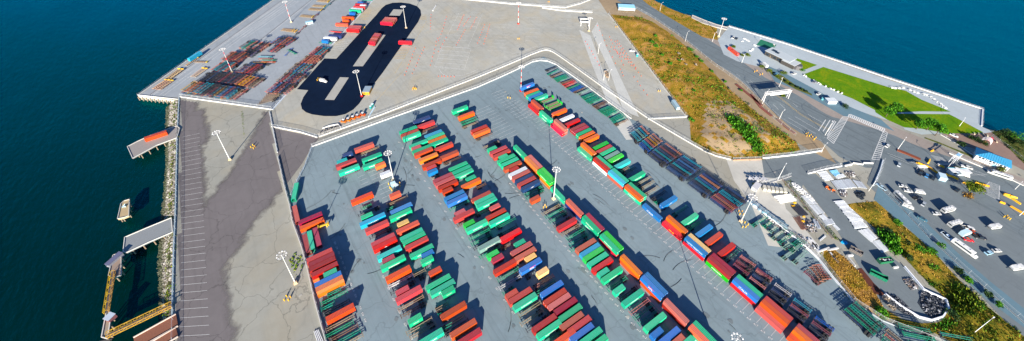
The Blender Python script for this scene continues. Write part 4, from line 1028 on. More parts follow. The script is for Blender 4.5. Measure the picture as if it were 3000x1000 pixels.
# black asphalt lot with its three concrete islands
LOOP = [(121.9, 416.2), (111.5, 404.0), (53.7, 342.4), (45.3, 348.6), (15.7, 314.8), (22.6, 308.5), (17.5, 301.5), (13.9, 294.0), (13.3, 287.1), (14.9, 281.4), (18.0, 276.5), (24.6, 269.8), (31.7, 265.0), (37.8, 263.6), (44.1, 265.5), (49.8, 269.9), (54.0, 274.5), (78.8, 299.2), (117.6, 341.1), (141.1, 366.4), (150.0, 378.6), (154.4, 389.9), (155.2, 400.2), (151.2, 410.9), (144.5, 418.4), (136.5, 422.7), (128.5, 421.8)]
sheet('black_asphalt', LOOP, 'blacktop', .06)
for P in ([(131.4, 407.0), (139.8, 400.5), (131.0, 389.3), (122.3, 396.0)], [(104.5, 359.0), (68.9, 318.1), (61.9, 322.7), (97.0, 365.7)], [(48.2, 312.6), (54.0, 308.1), (35.8, 284.8), (30.1, 289.0)]):
    sheet('concrete_island', P, 'lanes', .08)
# seabed slope of the left shore
b = MB()
top = [(-60.8, 350.6), (-62.9, 303.4), (-64.6, 267.7), (-65.9, 232.0), (-67.0, 207.0), (-68.7, 178.0), (-69.6, 153.5), (-70.2, 131.4)]
bot = [(-69.7, 366.6), (-71.0, 314.3), (-71.1, 283.7), (-73.6, 246.8), (-75.1, 225.9), (-75.8, 207.0), (-75.4, 191.4), (-75.2, 177.4), (-74.1, 158.8), (-74.2, 135.8)]
vs = []
import itertools
tb = along(top, 6); 
for (x, y, a) in tb:
    # matching foot of the slope
    j = min(range(len(bot) - 1), key=lambda i: abs(bot[i][1] - y)); fx = bot[j][0]
    for i in range(len(bot) - 1):
        if (bot[i][1] - y) * (bot[i + 1][1] - y) <= 0 and bot[i][1] != bot[i + 1][1]:
            fx = bot[i][0] + (bot[i + 1][0] - bot[i][0]) * (y - bot[i][1]) / (bot[i + 1][1] - bot[i][1]); break
    vs += [(x + .3, y, .02), (x - 2, y, -.3), (fx, y, -4.6)]
b.add(vs, [(3 * i + k, 3 * i + 3 + k, 3 * i + 4 + k, 3 * i + 1 + k) for i in range(len(tb) - 1) for k in (0, 1)])
struct('shore_slope', b, 'moss')
SLOPE = [(vs[3 * i][0], vs[3 * i][1], vs[3 * i + 2][0]) for i in range(len(tb))]
def rock(b, x, y, z, r, mi=0):
    p = []
    for k in range(3):
        for i in range(6):
            t = 2 * pi * i / 6 + RND.uniform(-.3, .3); rr = r * (.75, 1, .55)[k] * RND.uniform(.7, 1.2)
            p.append((x + cos(t) * rr, y + sin(t) * rr, z + (-.35, .1, .5)[k] * r * RND.uniform(.7, 1.3)))
    f = [(k * 6 + i, k * 6 + (i + 1) % 6, k * 6 + 6 + (i + 1) % 6, k * 6 + 6 + i) for k in (0, 1) for i in range(6)] + [tuple(range(12, 18))]
    b.add(p, f, mi)
b = MB()
for _ in range(4200):
    i = RND.randrange(len(SLOPE) - 1); t = RND.random(); s = RND.random()
    x = SLOPE[i][0] * (1 - s) + SLOPE[i][2] * s - 1 + s; y = SLOPE[i][1] + (SLOPE[i + 1][1] - SLOPE[i][1]) * t
    rock(b, x, y, -.2 - 4.3 * s + RND.uniform(0, .3), RND.uniform(.35, .95) * (1.15 - .3 * s))
struct('riprap_boulders', b, 'stone', 'stuff')
def tuft(b, x, y, z, r, n, flat=.6, lean=.0):
    for _ in range(n):
        a = RND.random() * 2 * pi; e = RND.random(); q = r * math.sqrt(RND.random())
        cx, cy, cz = x + cos(a) * q, y + sin(a) * q, z + r * flat * e
        s = r * RND.uniform(.18, .4); u = RND.random() * pi; tl = RND.uniform(-.8, .8)
        dx, dy, dz = cos(u) * s, sin(u) * s, sin(tl) * s; ex, ey, ez = -sin(u) * s * .7, cos(u) * s * .7, cos(tl) * s * .5
        b.add([(cx - dx, cy - dy, cz - dz), (cx + ex, cy + ey, cz + ez), (cx + dx, cy + dy, cz + dz), (cx - ex * .6, cy - ey * .6, cz - ez)], [(0, 1, 2, 3)])
def scatter(name, P, n, rmin, rmax, k, mat, zf, keep=lambda x, y: True, flat=.6):
    b = MB(); x0, x1 = min(p[0] for p in P), max(p[0] for p in P); y0, y1 = min(p[1] for p in P), max(p[1] for p in P); c = 0; it = 0
    while c < n and it < n * 30:
        it += 1; x, y = RND.uniform(x0, x1), RND.uniform(y0, y1)
        if not inpoly(x, y, P) or not keep(x, y): continue
        tuft(b, x, y, zf(x, y), RND.uniform(rmin, rmax), k, flat); c += 1
    return struct(name, b, mat, 'stuff')
def cl(x, y, f=.05, o=0): return sin(x * f + o) + sin(y * f * 1.3 + 1.7 + o) + .6 * sin((x + y) * f * 2.1 + o)
scatter('undergrowth', HILL, 1200, .6, 1.8, 9, 'leafolive', hill_z, lambda x, y: cl(x, y) > .1, .4)
scatter('green_patches', HILL, 520, .6, 1.6, 9, 'leaf', hill_z, lambda x, y: cl(x, y, .08, 5) > .5)
scatter('dry_grass', HILL, 1100, .4, 1.1, 8, 'straw', hill_z, lambda x, y: cl(x, y, .07, 2) > -.2, .35)
scatter('undergrowth', EMB, 520, .6, 1.7, 10, 'leafolive', emb_z, lambda x, y: cl(x, y, .09) > .2, .35)
scatter('undergrowth', EMB, 170, .7, 1.8, 10, 'leaf', emb_z, lambda x, y: cl(x, y, .11, 3) > .9, .4)
scatter('dry_grass', EMB, 300, .4, 1.2, 9, 'straw', emb_z, lambda x, y: cl(x, y, .09) < .3, .3)
scatter('dry_grass', STRAW, 500, .4, 1.0, 8, 'straw', straw_z, flat=.35)
scatter('shore_weeds', [(p[0] + .5, p[1]) for p in top] + [(p[0] - 3.5, p[1]) for p in top[::-1]], 500, .4, 1.2, 9, 'leafolive', lambda x, y: -.3)
scatter('seaweed', [(p[0] + 1, p[1]) for p in bot] + [(p[0] + 4, p[1]) for p in bot[::-1]], 450, .4, 1.2, 8, 'leafdark', lambda x, y: -3.9)
VER = [(381.1, 271.1), (378.2, 249.1), (379.5, 231.6), (384.9, 209.5), (383.2, 193.1), (360.9, 177.1), (353.8, 188.0), (357.7, 214.3), (362.0, 243.2), (366.2, 265.1), (374.0, 286.6)]
sheet('shore_verge', VER, 'drygrass', .04)
scatter('shore_weeds', VER, 160, .6, 1.8, 9, 'leafolive', lambda x, y: .05)
sheet('shaded_bank', [(202.0, -15.3), (202.9, -21.4), (208.3, -27.5), (217.9, -33.5), (229.2, -43.8), (234.7, -56.1), (225.5, -57.8), (211.1, -34.1), (196.0, -18.5)], 'embank', .05)  # ground sheet laid over the paving to stand in for deep shade here
SH = [(406.3, -7.8), (416.2, -11.1), (415.7, -20.0), (403.0, -26.6), (399.2, -35.3), (370.0, -46.0), (374.9, -36.3), (393.3, -20.1)]
sheet('shore_bank', SH, 'weeds', .045)
scatter('shore_weeds', SH, 200, .6, 1.8, 9, 'leafdark', lambda x, y: .05)
simple('darkdirt', (.24, .19, .14), .9)

# painted lines
b = MB(); yl = MB(); rl = MB()
def L(pts, w=.15, z=.10, m=b): m.strip(pts, w, z)
# slots of the left yard
for i in range(34):
    t = i / 33; y = 400 + 400 * t
    L([(-60.3, 300.8), (-50.2, 298.5)] if i == 0 else [inset([(-60.3, 300.8)][0], [(-66.5, 153.9)][0], t), inset([(-50.2, 298.5)][0], [(-56.0, 147.5)][0], t)], .14, .05)
# slots under the middle of the first double row, and beside the stacks
for i in range(9): L([(26 + 0, 199.5 - 3.35 * i), (30.2, 199.5 - 3.35 * i)], .14, .06); L([(32.5, 199.5 - 3.35 * i), (44, 199.5 - 3.35 * i)], .14, .06)
for i in range(62): L([(146.5, 206 - 3.35 * i), (152.4, 206 - 3.35 * i)], .13, .06)
for i in range(24): L([(112, 214 - 3.35 * i), (130, 214 - 3.35 * i)], .12, .06) if i in (0, 1, 2, 3, 4, 5, 6, 7, 8, 9, 10, 11) else None
for i in range(12): L([(138, 225 - 3.35 * i), (150, 225 - 3.35 * i)], .14, .06)
for x in (134.5,):
    for i in range(46): L([(144.0, 224 - 3.35 * i), (144.5, 224 - 3.35 * i)], .2, .06)
# truck yard bays
def bays(P, n, w=.18, m=b, z=.05):
    for i in range(n + 1): m.strip([inset(P[0], P[3], i / n), inset(P[1], P[2], i / n)], w, z)
def frame4(P, w=.18, m=b, z=.05): m.strip(P + [P[0]], w, z)
bays([(66.1, 374.2), (74.6, 366.3), (63.7, 352.4), (55.3, 360.0)], 6, .3)
bays([(105.0, 424.8), (112.4, 418.5), (99.7, 399.8), (92.8, 406.5)], 7, .25, yl); bays([(103.5, 423.0), (110.8, 417.1), (101.8, 398.3), (93.7, 405.7)], 6, .2, yl)
bays([(104.8, 331.1), (114.1, 324.1), (102.5, 310.2), (93.8, 317.5)], 7, .35, yl, .07); bays([(148.1, 380.3), (154.8, 375.9), (150.3, 366.2), (142.5, 372.8)], 4, .3, yl)
bays([(70.9, 335.9), (76.6, 329.8), (69.1, 318.1), (63.2, 322.8)], 6, .2, yl, .09)
bays([(185.3, 362.2), (203.7, 345.9), (165.5, 305.0), (147.2, 319.9)], 6, .22); frame4([(185.3, 362.2), (203.7, 345.9), (157.8, 296.0), (139.0, 311.0)], .15)
bays([(215.3, 335.9), (222.5, 329.0), (217.6, 323.9), (211.0, 329.9)], 1); bays([(202.9, 320.5), (214.8, 309.6), (210.6, 305.0), (198.8, 315.8)], 1)
bays([(189.7, 305.3), (202.6, 295.3), (193.7, 286.3), (182.4, 296.5)], 2); bays([(179.0, 292.1), (189.9, 281.6), (182.4, 272.3), (169.9, 281.7)], 2)
bays([(137.9, 311.3), (158.7, 293.3), (137.7, 266.7), (118.9, 284.7)], 5, .25); frame4([(139.9, 311.2), (159.5, 292.8), (137.4, 266.2), (118.3, 283.3)], .15)
bays([(238.1, 314.6), (251.2, 304.9), (219.7, 267.7), (208.5, 277.4)], 6, .2); bays([(263.0, 292.8), (267.9, 288.5), (239.5, 256.7), (235.3, 260.4)], 5, .2); bays([(268.7, 288.0), (272.4, 284.5), (260.8, 270.5), (256.8, 273.2)], 5, .2)
bays([(242.9, 268.1), (253.8, 257.6), (246.5, 249.9), (234.8, 259.8)], 2)
for P in ([(120.4, 278.3), (119.1, 270.3), (123.2, 264.1), (133.3, 259.1), (147.2, 260.3)], [(124.8, 255.3), (145.4, 257.3)], [(185.4, 265.2), (195.8, 261.5), (210.3, 264.4), (212.8, 257.3)], [(182.6, 261.2), (194.7, 257.0), (208.3, 260.3)]):
    b.strip(smooth(P), .25, .05)
for P in ([(125.3, 411.7), (101.1, 383.7)], [(146.7, 393.0), (121.9, 365.0)], [(90.0, 371.0), (64.0, 341.4)], [(111.1, 353.3), (84.7, 322.6)], [(54.5, 330.3), (23.9, 294.2)], [(74.5, 311.4), (43.7, 276.0)]): yl.strip(P, .45, .09)
yl.strip([(116.4, 311.2), (61.1, 265.7)], .15, .05); yl.strip([(149.1, 363.8), (127.8, 339.3), (87.3, 293.2)], .15, .05)
# wharf
for k in range(5): 
    P = [(-14.1, 436.4), (44.1, 492.9)]; b.strip([(p[0] + k * 2.3 , p[1] - k * 2.6) for p in P], .25, .05)
for k in range(3): P = [(-57.8, 380.1), (-40.3, 394.7)]; b.strip([(p[0] + k * 2.0, p[1] - k * 2.6) for p in P], .2, .05)
for k, w in ((0, .5), (.9, .3), (2.6, .35), (7.5, .25), (11, .25), (30.5, .5), (32, .3)):
    A, B = [(-78.1, 369.3), (58.9, 516.3)]; l = hypot(B[0] - A[0], B[1] - A[1]); nx, ny = (B[1] - A[1]) / l, -(B[0] - A[0]) / l
    (rl if k in (0, 30.5) else b).strip([(A[0] + nx * k, A[1] + ny * k), (B[0] + nx * k, B[1] + ny * k)], w, .06)
    if k == 2.6 or k == 30.5:
        for q in range(60): c = inset(A, B, q / 59); b.strip([(c[0] + nx * k, c[1] + ny * k), (c[0] + nx * (k + 2.2), c[1] + ny * (k + 2.2))], .2, .065)
# streets
mid = []
for u, l in ((0, 0),): pass
RU = along(ROADU, 4.0); RL_ = ROADL
def nearest(x, y, P):
    best = (1e9, None)
    for i in range(len(P) - 1):
        (ax, ay), (bx, by) = P[i], P[i + 1]; l2 = (bx - ax) ** 2 + (by - ay) ** 2 or 1e-9
        t = max(0, min(1, ((x - ax) * (bx - ax) + (y - ay) * (by - ay)) / l2)); c = (ax + t * (bx - ax), ay + t * (by - ay)); d = hypot(c[0] - x, c[1] - y)
        if d < best[0]: best = (d, c)
    return best[1]
CUT = [(328.1, 60.7)][0]
lanes = {f: [] for f in (.04, .2, .36, .48, .51, .67, .83, .96)}
for (x, y, a) in RU:
    c = nearest(x, y, ROADL)
    for f in lanes: lanes[f].append(inset((x, y), c, f))
XC = [(329.9, 62.6), (305.9, 54.8)]
def before(p): return p[0] < (XC[0][0] + XC[1][0]) / 2 + 0
def beyond(p): return p[0] > [(338.0, 33.2)][0][0]
for f, ps in lanes.items():
    for seg in ([p for p in ps if p[0] < [(323.6, 69.2)][0][0] and p[1] > [(323.6, 69.2)][0][1] - 40], ):
        if len(seg) < 2: continue
        if f in (.04, .96): b.strip(seg, .15, .07)
        elif f in (.48, .51): yl.strip(seg, .2, .07)
        else:
            for i in range(0, len(seg) - 1, 3): b.strip(seg[i:i + 2], .18, .07)
def ladder(P, n, z=.075):
    """crosswalk: two border lines and n bars; P = four corners, bars run from edge 0-3 to edge 1-2"""
    b.strip([P[0], P[3]], .3, z); b.strip([P[1], P[2]], .3, z)
    for i in range(n + 1): b.strip([inset(P[0], P[3], i / n), inset(P[1], P[2], i / n)], .6, z + .02)
ladder([(336.5, 59.0), (340.4, 56.4), (300.9, 49.6), (303.0, 54.7)], 18)
ladder([(344.8, 57.1), (347.6, 36.4), (342.8, 35.6), (340.5, 56.8)], 1)
for i in range(20):
    P = [(344.3, 57.5), (347.4, 36.1), (342.6, 35.4), (340.1, 56.6)]; b.strip([inset(P[0], P[1], i / 19), inset(P[3], P[2], i / 19)], .7, .08)
ladder([(344.8, 35.9), (344.1, 33.3), (309.6, 25.6), (306.1, 28.8)], 16)
b.strip([(305.7, 55.7), (327.2, 59.4)], .5, .075)
for i in range(3): b.strip([(305.9, 61.5), (322.9, 64.4)] if i == 0 else [(p[0] + 2.2 * i, p[1] - 2.0 * i) for p in [(305.9, 61.5), (322.9, 64.4)]], .5, .075)
# park bays, court, parking
bays([(360.9, 104.0), (361.2, 97.0), (361.6, 91.8), (358.7, 90.4)], 1, .1)
for i in range(13):
    P = [(348.4, 107.0), (347.5, 60.9)]; Q = [(356.8, 107.4), (355.2, 61.4)]; a1, a2 = inset(P[0], P[1], i / 12), inset(Q[0], Q[1], i / 12); b.strip([a1, inset(a1, a2, 1)], .12, .06)
for i in range(13):
    P = [(364.2, 105.3), (365.9, 70.8)]; Q = [(371.4, 105.6), (372.6, 71.3)]; b.strip([inset(P[0], P[1], i / 12), inset(Q[0], Q[1], i / 12)], .12, .06)
frame4([(395.2, 154.5), (398.1, 141.6), (386.6, 138.6), (383.8, 151.5)], .12, b, .08); b.strip([(397.4, 147.7), (384.8, 144.4)], .12, .08)
c0 = [(390.9, 145.9)][0]
b.strip([(c0[0] + 3 * cos(t * pi / 8), c0[1] + 3 * sin(t * pi / 8)) for t in range(17)], .12, .08)
b.strip([(391.9, 168.9), (380.5, 166.1)], .25, .06); b.strip([(404.0, 136.8), (393.8, 133.8)], .3, .06)
# right lot: hatched booth area and bays
for i in range(9): P = [(342.3, 8.5), (346.6, 2.9)]; Q = [(338.3, 2.7), (343.5, 0.0)]; b.strip([inset(P[0], Q[0], i / 8), inset(P[1], Q[1], i / 8)], .18, .075)
for i in range(16): P = [(344.7, -20.3), (345.8, -24.8)]; Q = [(330.6, -19.6), (330.2, -27.7)]; b.strip([inset(P[0], Q[0], i / 15), inset(P[1], Q[1], i / 15)], .22, .075)
frame4([(344.7, -20.3), (345.8, -24.8), (330.2, -27.7), (330.6, -19.6)], .25, b, .08)
for i in range(7): P = [(324.9, 15.5), (326.2, 0.8)]; Q = [(319.8, 14.7), (321.0, 0.3)]; b.strip([inset(P[0], P[1], i / 6), inset(Q[0], Q[1], i / 6)], .12, .065)
for P in ([(347.2, -9.3), (351.2, -17.9)], [(343.5, -7.8), (348.5, -17.6)], [(341.2, -11.2), (350.1, -17.2)], [(320.9, 25.2), (324.9, 12.3), (326.2, 0.3)], [(319.3, 23.5), (321.7, 12.4)], [(353.6, 2.7), (355.0, -7.8), (357.3, -16.1), (358.8, -26.0), (358.8, -33.1)]): b.strip(P, .16, .075)
for i in range(8): a1 = inset([(266.2, -32.8)][0], [(259.6, -51.5)][0], i / 7); b.strip([a1, (a1[0] + 2.6, a1[1] + 2.2)], .12, .07)
b.strip([(272.0, -12.1), (269.2, -29.6), (262.8, -50.9)], .2, .07)
struct('road_markings', b, 'marking'); struct('yellow_markings', yl, 'yellowline'); struct('crane_rails', rl, 'rail')
b = MB(); YL = []
for cx in (10, 52, 93.5, 136, 176):
    for _ in range(9):
        y = RND.uniform(15, 205); a0 = RND.uniform(0, 6.28); r = RND.uniform(9, 22); n = RND.randint(4, 9); s_ = RND.choice((-1, 1))
        for o_ in (0, 2.0): b.strip([(cx + RND.uniform(-.1, .1) + (r + o_) * (cos(a0 + s_ * k * .1) - cos(a0)) , y + (r + o_) * (sin(a0 + s_ * k * .1) - sin(a0))) for k in range(n)], .22, .03)
    for _ in range(16):
        x, y, r = cx + RND.uniform(-7, 7), RND.uniform(5, 215), RND.uniform(.3, 1.3); b.poly([(x + r * cos(k * .785) * RND.uniform(.6, 1.2), y + r * 1.4 * sin(k * .785) * RND.uniform(.6, 1.2)) for k in range(8)], .03)
struct('tyre_marks', b, 'skid')
# painted slot numbers
b = MB()
def paint(s, x, y, rz, size=1.25):
    me = text_data(s, size, 'marking'); c, n = cos(rz), sin(rz); o = len(b.v)
    b.v += [(x + v.co.x * c - v.co.y * n, y + v.co.x * n + v.co.y * c, .055) for v in me.vertices]
    for p in me.polygons:
        if p.normal.z > .5: b.f.append(tuple(i + o for i in p.vertices)); b.m.append(0)
y0 = [(145.4, 28.1)][0]
for k in range(-9, 40): paint(str(421 + k), y0[0], y0[1] + 3.35 * k, -pi / 2 + .3)
y0 = [(100.1, 66.3)][0]
for k in range(-9, 24): paint(str(421 + k), y0[0], y0[1] + 3.35 * k, -pi / 2 + .3)
y0 = [(58.5, 80.4)][0]
for k in range(-1, 21): paint(str(417 + 2 * k), y0[0], y0[1] + 6.7 * k, -pi / 2 + .3)
y0 = [(1.9, 138.5)][0]
for k in range(-7, 8): paint(str(421 + k), y0[0], y0[1] + 3.35 * k, pi / 2)
y0 = [(16.0, 116.7)][0]
for k in range(-3, 3): paint(str(429 + 2 * k), y0[0], y0[1] + 6.7 * k, pi / 2)
struct('slot_numbers', b, 'marking')
b = MB()
for x, y in [(149.3, 188.7), (147.8, 161.4), (150.7, 44.5), (159.1, 72.4), (181.6, 169.3), (39.7, 152.1), (-19.5, 143.3), (148.7, 221.4), (81.7, 67.7), (100.5, 49.4), (171.9, 12.0), (242.4, 58.3)]:
    b.box(x, y, .02, 1.5, 1.0, .06, RND.uniform(0, .6))
struct('manhole_covers', b, 'lanes')

# ------------------------------------------------------------------ walls and fences
GREY = (.5, .53, .55)
POST = None
def post_data(h):
    b = MB(); b.tube((0, 0, 0), (0, 0, h), .05, n=5); b.beam((0, 0, h), (.25, 0, h + .3), .05); return b.data('post', ['plain'])
PD = {}
def barrier(pts, label, cat='wall', h=.8, w=.36, fence=2.2, side=.55, name='barrier_wall', col=(.62, .62, .60), group=None, step=5.0):
    """a concrete wall along a polyline, with a chain link fence standing beside it"""
    o = empty(name, (0, 0, 0)); b = MB()
    if h:
        sg = []
        for i in range(len(pts) - 1):
            (ax, ay), (bx, by) = pts[i], pts[i + 1]; l = hypot(bx - ax, by - ay); n = max(1, round(l / 6))
            for k in range(n):
                p, q = inset(pts[i], pts[i + 1], k / n), inset(pts[i], pts[i + 1], (k + 1) / n); yw = atan2(q[1] - p[1], q[0] - p[0])
                b.box((p[0] + q[0]) / 2, (p[1] + q[1]) / 2, 0, l / n - .06, w, h, yw); b.box((p[0] + q[0]) / 2, (p[1] + q[1]) / 2, 0, l / n - .1, w + .16, .2, yw)
        b.build('wall', ['plain'], o, color=col)
    if fence:
        f = MB(); off = []
        for i, p in enumerate(pts):
            q = pts[min(i + 1, len(pts) - 1)]; r = pts[max(i - 1, 0)]; l = hypot(q[0] - r[0], q[1] - r[1]) or 1
            off.append((p[0] - (q[1] - r[1]) / l * side, p[1] + (q[0] - r[0]) / l * side))
        for i in range(len(off) - 1):
            (ax, ay), (bx, by) = off[i], off[i + 1]
            f.add([(ax, ay, .05), (bx, by, .05), (bx, by, fence), (ax, ay, fence)], [(0, 1, 2, 3)], 1)
            f.beam((ax, ay, fence), (bx, by, fence), .06); f.beam((ax, ay, .15), (bx, by, .15), .05)
        f.build('mesh_panel', ['plain', 'chainlink'], o, color=GREY)
        if fence not in PD: PD[fence] = post_data(fence)
        L0 = sum(hypot(off[i + 1][0] - off[i][0], off[i + 1][1] - off[i][1]) for i in range(len(off) - 1)); st = max(step, L0 / 95)
        for (x, y, a) in along(off, st): link('post', PD[fence], o, (x, y, 0), a + pi / 2, GREY)
    return tag(o, label, cat, group)
CURVE1 = [(15.9, 249.5), (59.7, 248.4), (141.3, 250.3)][:-1] + smooth([(141.3, 250.3), (176.3, 252.1), (210.7, 254.8), (216.9, 250.7), (217.7, 237.7), (216.6, 185.7)], 2) + [(216.7, 136.5), (220.0, 106.6)] + smooth([(220.0, 106.6), (222.2, 89.8), (229.1, 80.0)], 1) 
barrier(CURVE1, 'long white wall and mesh fence curving between the truck yard and the haul lane', step=8)
barrier([(9.5, 242.4), (134.3, 238.6)][:1] + [(57.0, 241.2)] + smooth([(134.3, 238.6), (168.7, 240.9), (205.9, 245.6), (207.2, 202.7), (206.5, 175.3)], 2) + [(206.2, 144.0)], 'white wall and fence along the upper edge of the container yard', step=8)
barrier(smooth([(313.9, 274.0), (302.2, 250.2), (277.7, 199.7), (255.7, 153.9), (242.7, 127.3), (241.5, 122.6)], 1) + [(215.7, 137.1)], 'white wall round the truck yard at the foot of the grassy hill')
barrier([(-59.4, 353.2), (-5.1, 298.6)], 'white wall with fence between the wharf yard and the left yard', fence=2.6)
barrier([(-4.5, 298.2), (28.0, 335.0), (122.4, 441.4), (161.5, 485.7)], 'low pale rail barrier between trailer yard and black asphalt', h=.6, fence=1.6, w=.7, col=(.6, .66, .72))
barrier([(-8.6, 278.5), (6.5, 261.5), (14.8, 249.4)], 'short white wall joining the left fence to the curved walls')
barrier([(-6.9, 296.5), (-8.4, 274.9), (-10.2, 249.3)], 'upper length of the dark-footed inner fence wall', col=(.55, .58, .6))
barrier([(-10.8, 244.6), (-12.3, 215.2), (-12.6, 200.3), (-13.6, 189.1), (-13.1, 169.0), (-13.5, 155.7), (-14.6, 137.4), (-15.1, 116.3), (-15.2, 108.4)], 'long pale wall behind the row of containers at the left fence', h=1.1, fence=2.4, col=(.6, .6, .58))
barrier([(9.5, 242.4), (1.6, 227.3), (-5.1, 217.5), (-10.6, 208.5)], 'slanted blue-grey fence at the container yard corner', h=.4, col=(.4, .5, .58), fence=2.6)
barrier([(-60.1, 353.1), (-62.9, 303.4), (-64.4, 267.5), (-65.9, 232.0), (-67.3, 207.2), (-68.6, 177.9), (-69.5, 153.4), (-69.9, 141.2)], 'long blue-grey fence along the riprap shore', h=.5, w=.6, fence=2.4, col=(.34, .44, .52))
barrier([(207.1, 55.4), (205.3, 30.8), (203.9, 19.3), (202.3, 13.8), (198.4, 6.1), (193.2, -5.3)], 'white wall with tall fence behind the short green trailers', h=1.0, fence=3.0, col=(.7, .73, .76))
barrier([(193.2, -5.3), (194.9, -16.9), (205.0, -35.8)], 'blue-grey fence behind the green frames at the bottom edge', h=.5, fence=2.6, col=(.4, .46, .5))
barrier([(229.6, 78.9), (245.7, 69.1)], 'brown timber-capped wall and gates below the hill', h=.9, fence=2.2, col=(.42, .28, .18))
barrier([(247.2, 69.2), (268.2, 58.7), (286.8, 50.6)], 'white wall with blue fence along the gate roadway below the hill', fence=2.6, col=(.75, .78, .8))
barrier([(258.1, 46.0), (272.0, 41.4), (282.8, 36.9)], 'white wall with blue fence above the pipe stacks', fence=2.4, col=(.75, .78, .8))
barrier([(207.2, 53.5), (223.9, 57.7), (240.1, 52.8), (247.8, 50.9)], 'grey fence across the top of the storage yard', h=.3, fence=2.4, col=(.5, .5, .5))
barrier([(240.4, 53.0), (234.4, 39.8), (226.9, 26.4), (221.7, 15.6)], 'brown fence between the storage yard and the pipe lane', h=.4, w=.55, fence=2.2, col=(.30, .24, .2))
barrier([(234.1, -12.3), (227.9, -22.2), (228.3, -24.1), (230.6, -30.0), (226.6, -32.1), (219.4, -31.8), (213.4, -29.5), (210.3, -25.6), (209.3, -19.3), (209.8, -12.3)], 'curved white barrier round the burnt debris pit', h=1.0, w=.55, fence=0, col=(.75, .78, .82))
barrier([(283.8, 17.2), (276.1, 2.8), (266.3, -12.2), (259.1, -26.4), (253.3, -39.6), (248.1, -51.4), (244.1, -60.9)], 'long fence between frontage road and the overgrown embankment', h=.2, fence=2.2, col=(.5, .55, .58), step=7)
barrier([(310.9, 24.3), (299.2, 21.7), (285.3, 19.4), (281.2, 18.9)], 'pale curb wall below the right crosswalk', h=.7, fence=2.2, w=.55, col=(.66, .70, .72))
barrier([(347.3, 272.5), (345.2, 244.9), (335.4, 200.2), (319.5, 155.2), (313.5, 127.5), (303.8, 105.9), (292.4, 87.9), (286.6, 67.8)], 'chain link fence between the hill and the main road', h=0, fence=2.4, step=7)
barrier([(242.9, 348.5), (284.9, 309.7), (305.6, 308.2), (322.3, 309.8)], 'white wall along the top edge of the truck yard', h=.9)
barrier([(264.4, 323.2), (276.1, 307.6), (301.5, 285.1)], 'shorter white wall below the top edge wall', h=.9)
barrier([(186.5, 407.8), (242.9, 348.5)], 'white wall at the top edge beside the tan strip', h=.9)
barrier([(-85.9, 374.0), (-60.2, 350.1)], 'white quay kerb on the wharf end', cat='kerb', h=.5, fence=0, name='quay_kerb')
barrier([(-85.5, 373.7), (-49.3, 413.1), (-7.2, 458.6), (31.7, 501.1), (110.6, 581.3)], 'pale kerb and rail along the wharf water edge', cat='kerb', h=.35, fence=1.1, w=.6, name='quay_kerb', step=12)
barrier([(394.5, 187.3), (408.0, 138.1), (416.1, 97.3), (422.7, 60.8), (434.8, 3.5), (408.8, -1.8)], 'white railing along the park promenade above the water', cat='railing', h=.5, fence=1.2, w=.7, name='promenade_rail', col=(.82, .84, .84), step=6)
barrier([(354.8, 2.1), (356.8, -15.3), (358.0, -25.6), (357.9, -33.3)], 'white kerb wall between the street and the blue-roofed building', cat='kerb', h=.5, fence=1.2, name='kerb_wall')
barrier([(372.9, 11.7), (371.0, 2.8), (366.0, -7.4)], 'white ramp railing above the blue-roofed building', cat='railing', h=.3, fence=1.2, name='ramp_rail', step=3)
barrier([(401.6, -8.9), (395.8, -17.9), (388.0, -27.7)], 'railing along the shore path at the right edge', cat='railing', h=0, fence=1.2, name='path_rail')
for i, P in enumerate(([(284.4, 36.0), (289.8, 33.9)], [(291.3, 34.3), (295.5, 29.8)], [(296.9, 30.5), (302.1, 26.7)])):
    barrier(P, '%s white concrete barrier from left below the intersection' % ORD[i + 1], cat='barrier', h=1.0, fence=0, w=.55, name='concrete_barrier', group='white barriers below the intersection')
for i, P in enumerate(([(207.5, 16.0), (213.8, 14.2)], [(211.6, 13.9), (217.7, 11.5)], [(211.3, 12.7), (208.1, 7.6)], [(216.7, 7.1), (213.8, 1.8)], [(216.6, 6.8), (219.5, 5.2)], [(228.8, -9.4), (231.4, -10.6)], [(210.4, 11.3), (208.5, 7.6)])):
    barrier(P, '%s loose pale concrete barrier from the top round the grass mound' % ORD[i + 1], cat='barrier', h=.9, fence=0, w=.7, name='concrete_barrier', group='loose barriers round the grass mound', col=(.6, .6, .58))
barrier([(19.9, 256.7), (24.7, 256.8), (30.2, 255.1), (30.8, 250.3)], 'small curved white barrier round the rubble heap', h=.9, fence=0)
barrier([(50.5, 250.7), (58.1, 259.4)], 'short pale blue barrier beside the teal booth', h=.8, fence=0, w=.6, col=(.55, .7, .8))
barrier([(164.2, 380.7), (172.9, 390.5)], 'lone long white barrier on the truck yard', cat='barrier', h=.9, fence=0, w=1.0, name='concrete_barrier')
# rail tracks / rusty guide walls beside the road
for i, P in enumerate(([(309.0, 126.2), (304.0, 111.3), (300.0, 99.4)], [(306.1, 111.7), (297.1, 98.8), (294.1, 88.6)], [(293.9, 84.5), (290.6, 76.4), (289.0, 69.5)], [(329.4, 22.8), (330.8, 17.9), (331.9, 10.7)])):
    barrier(P, '%s rusty steel guide wall from the top beside the main road' % ORD[i + 1], cat='guide wall', h=.5, w=2.2, fence=0, name='rusty_guide_wall', col=(.22, .075, .045), group='rusty guide walls')

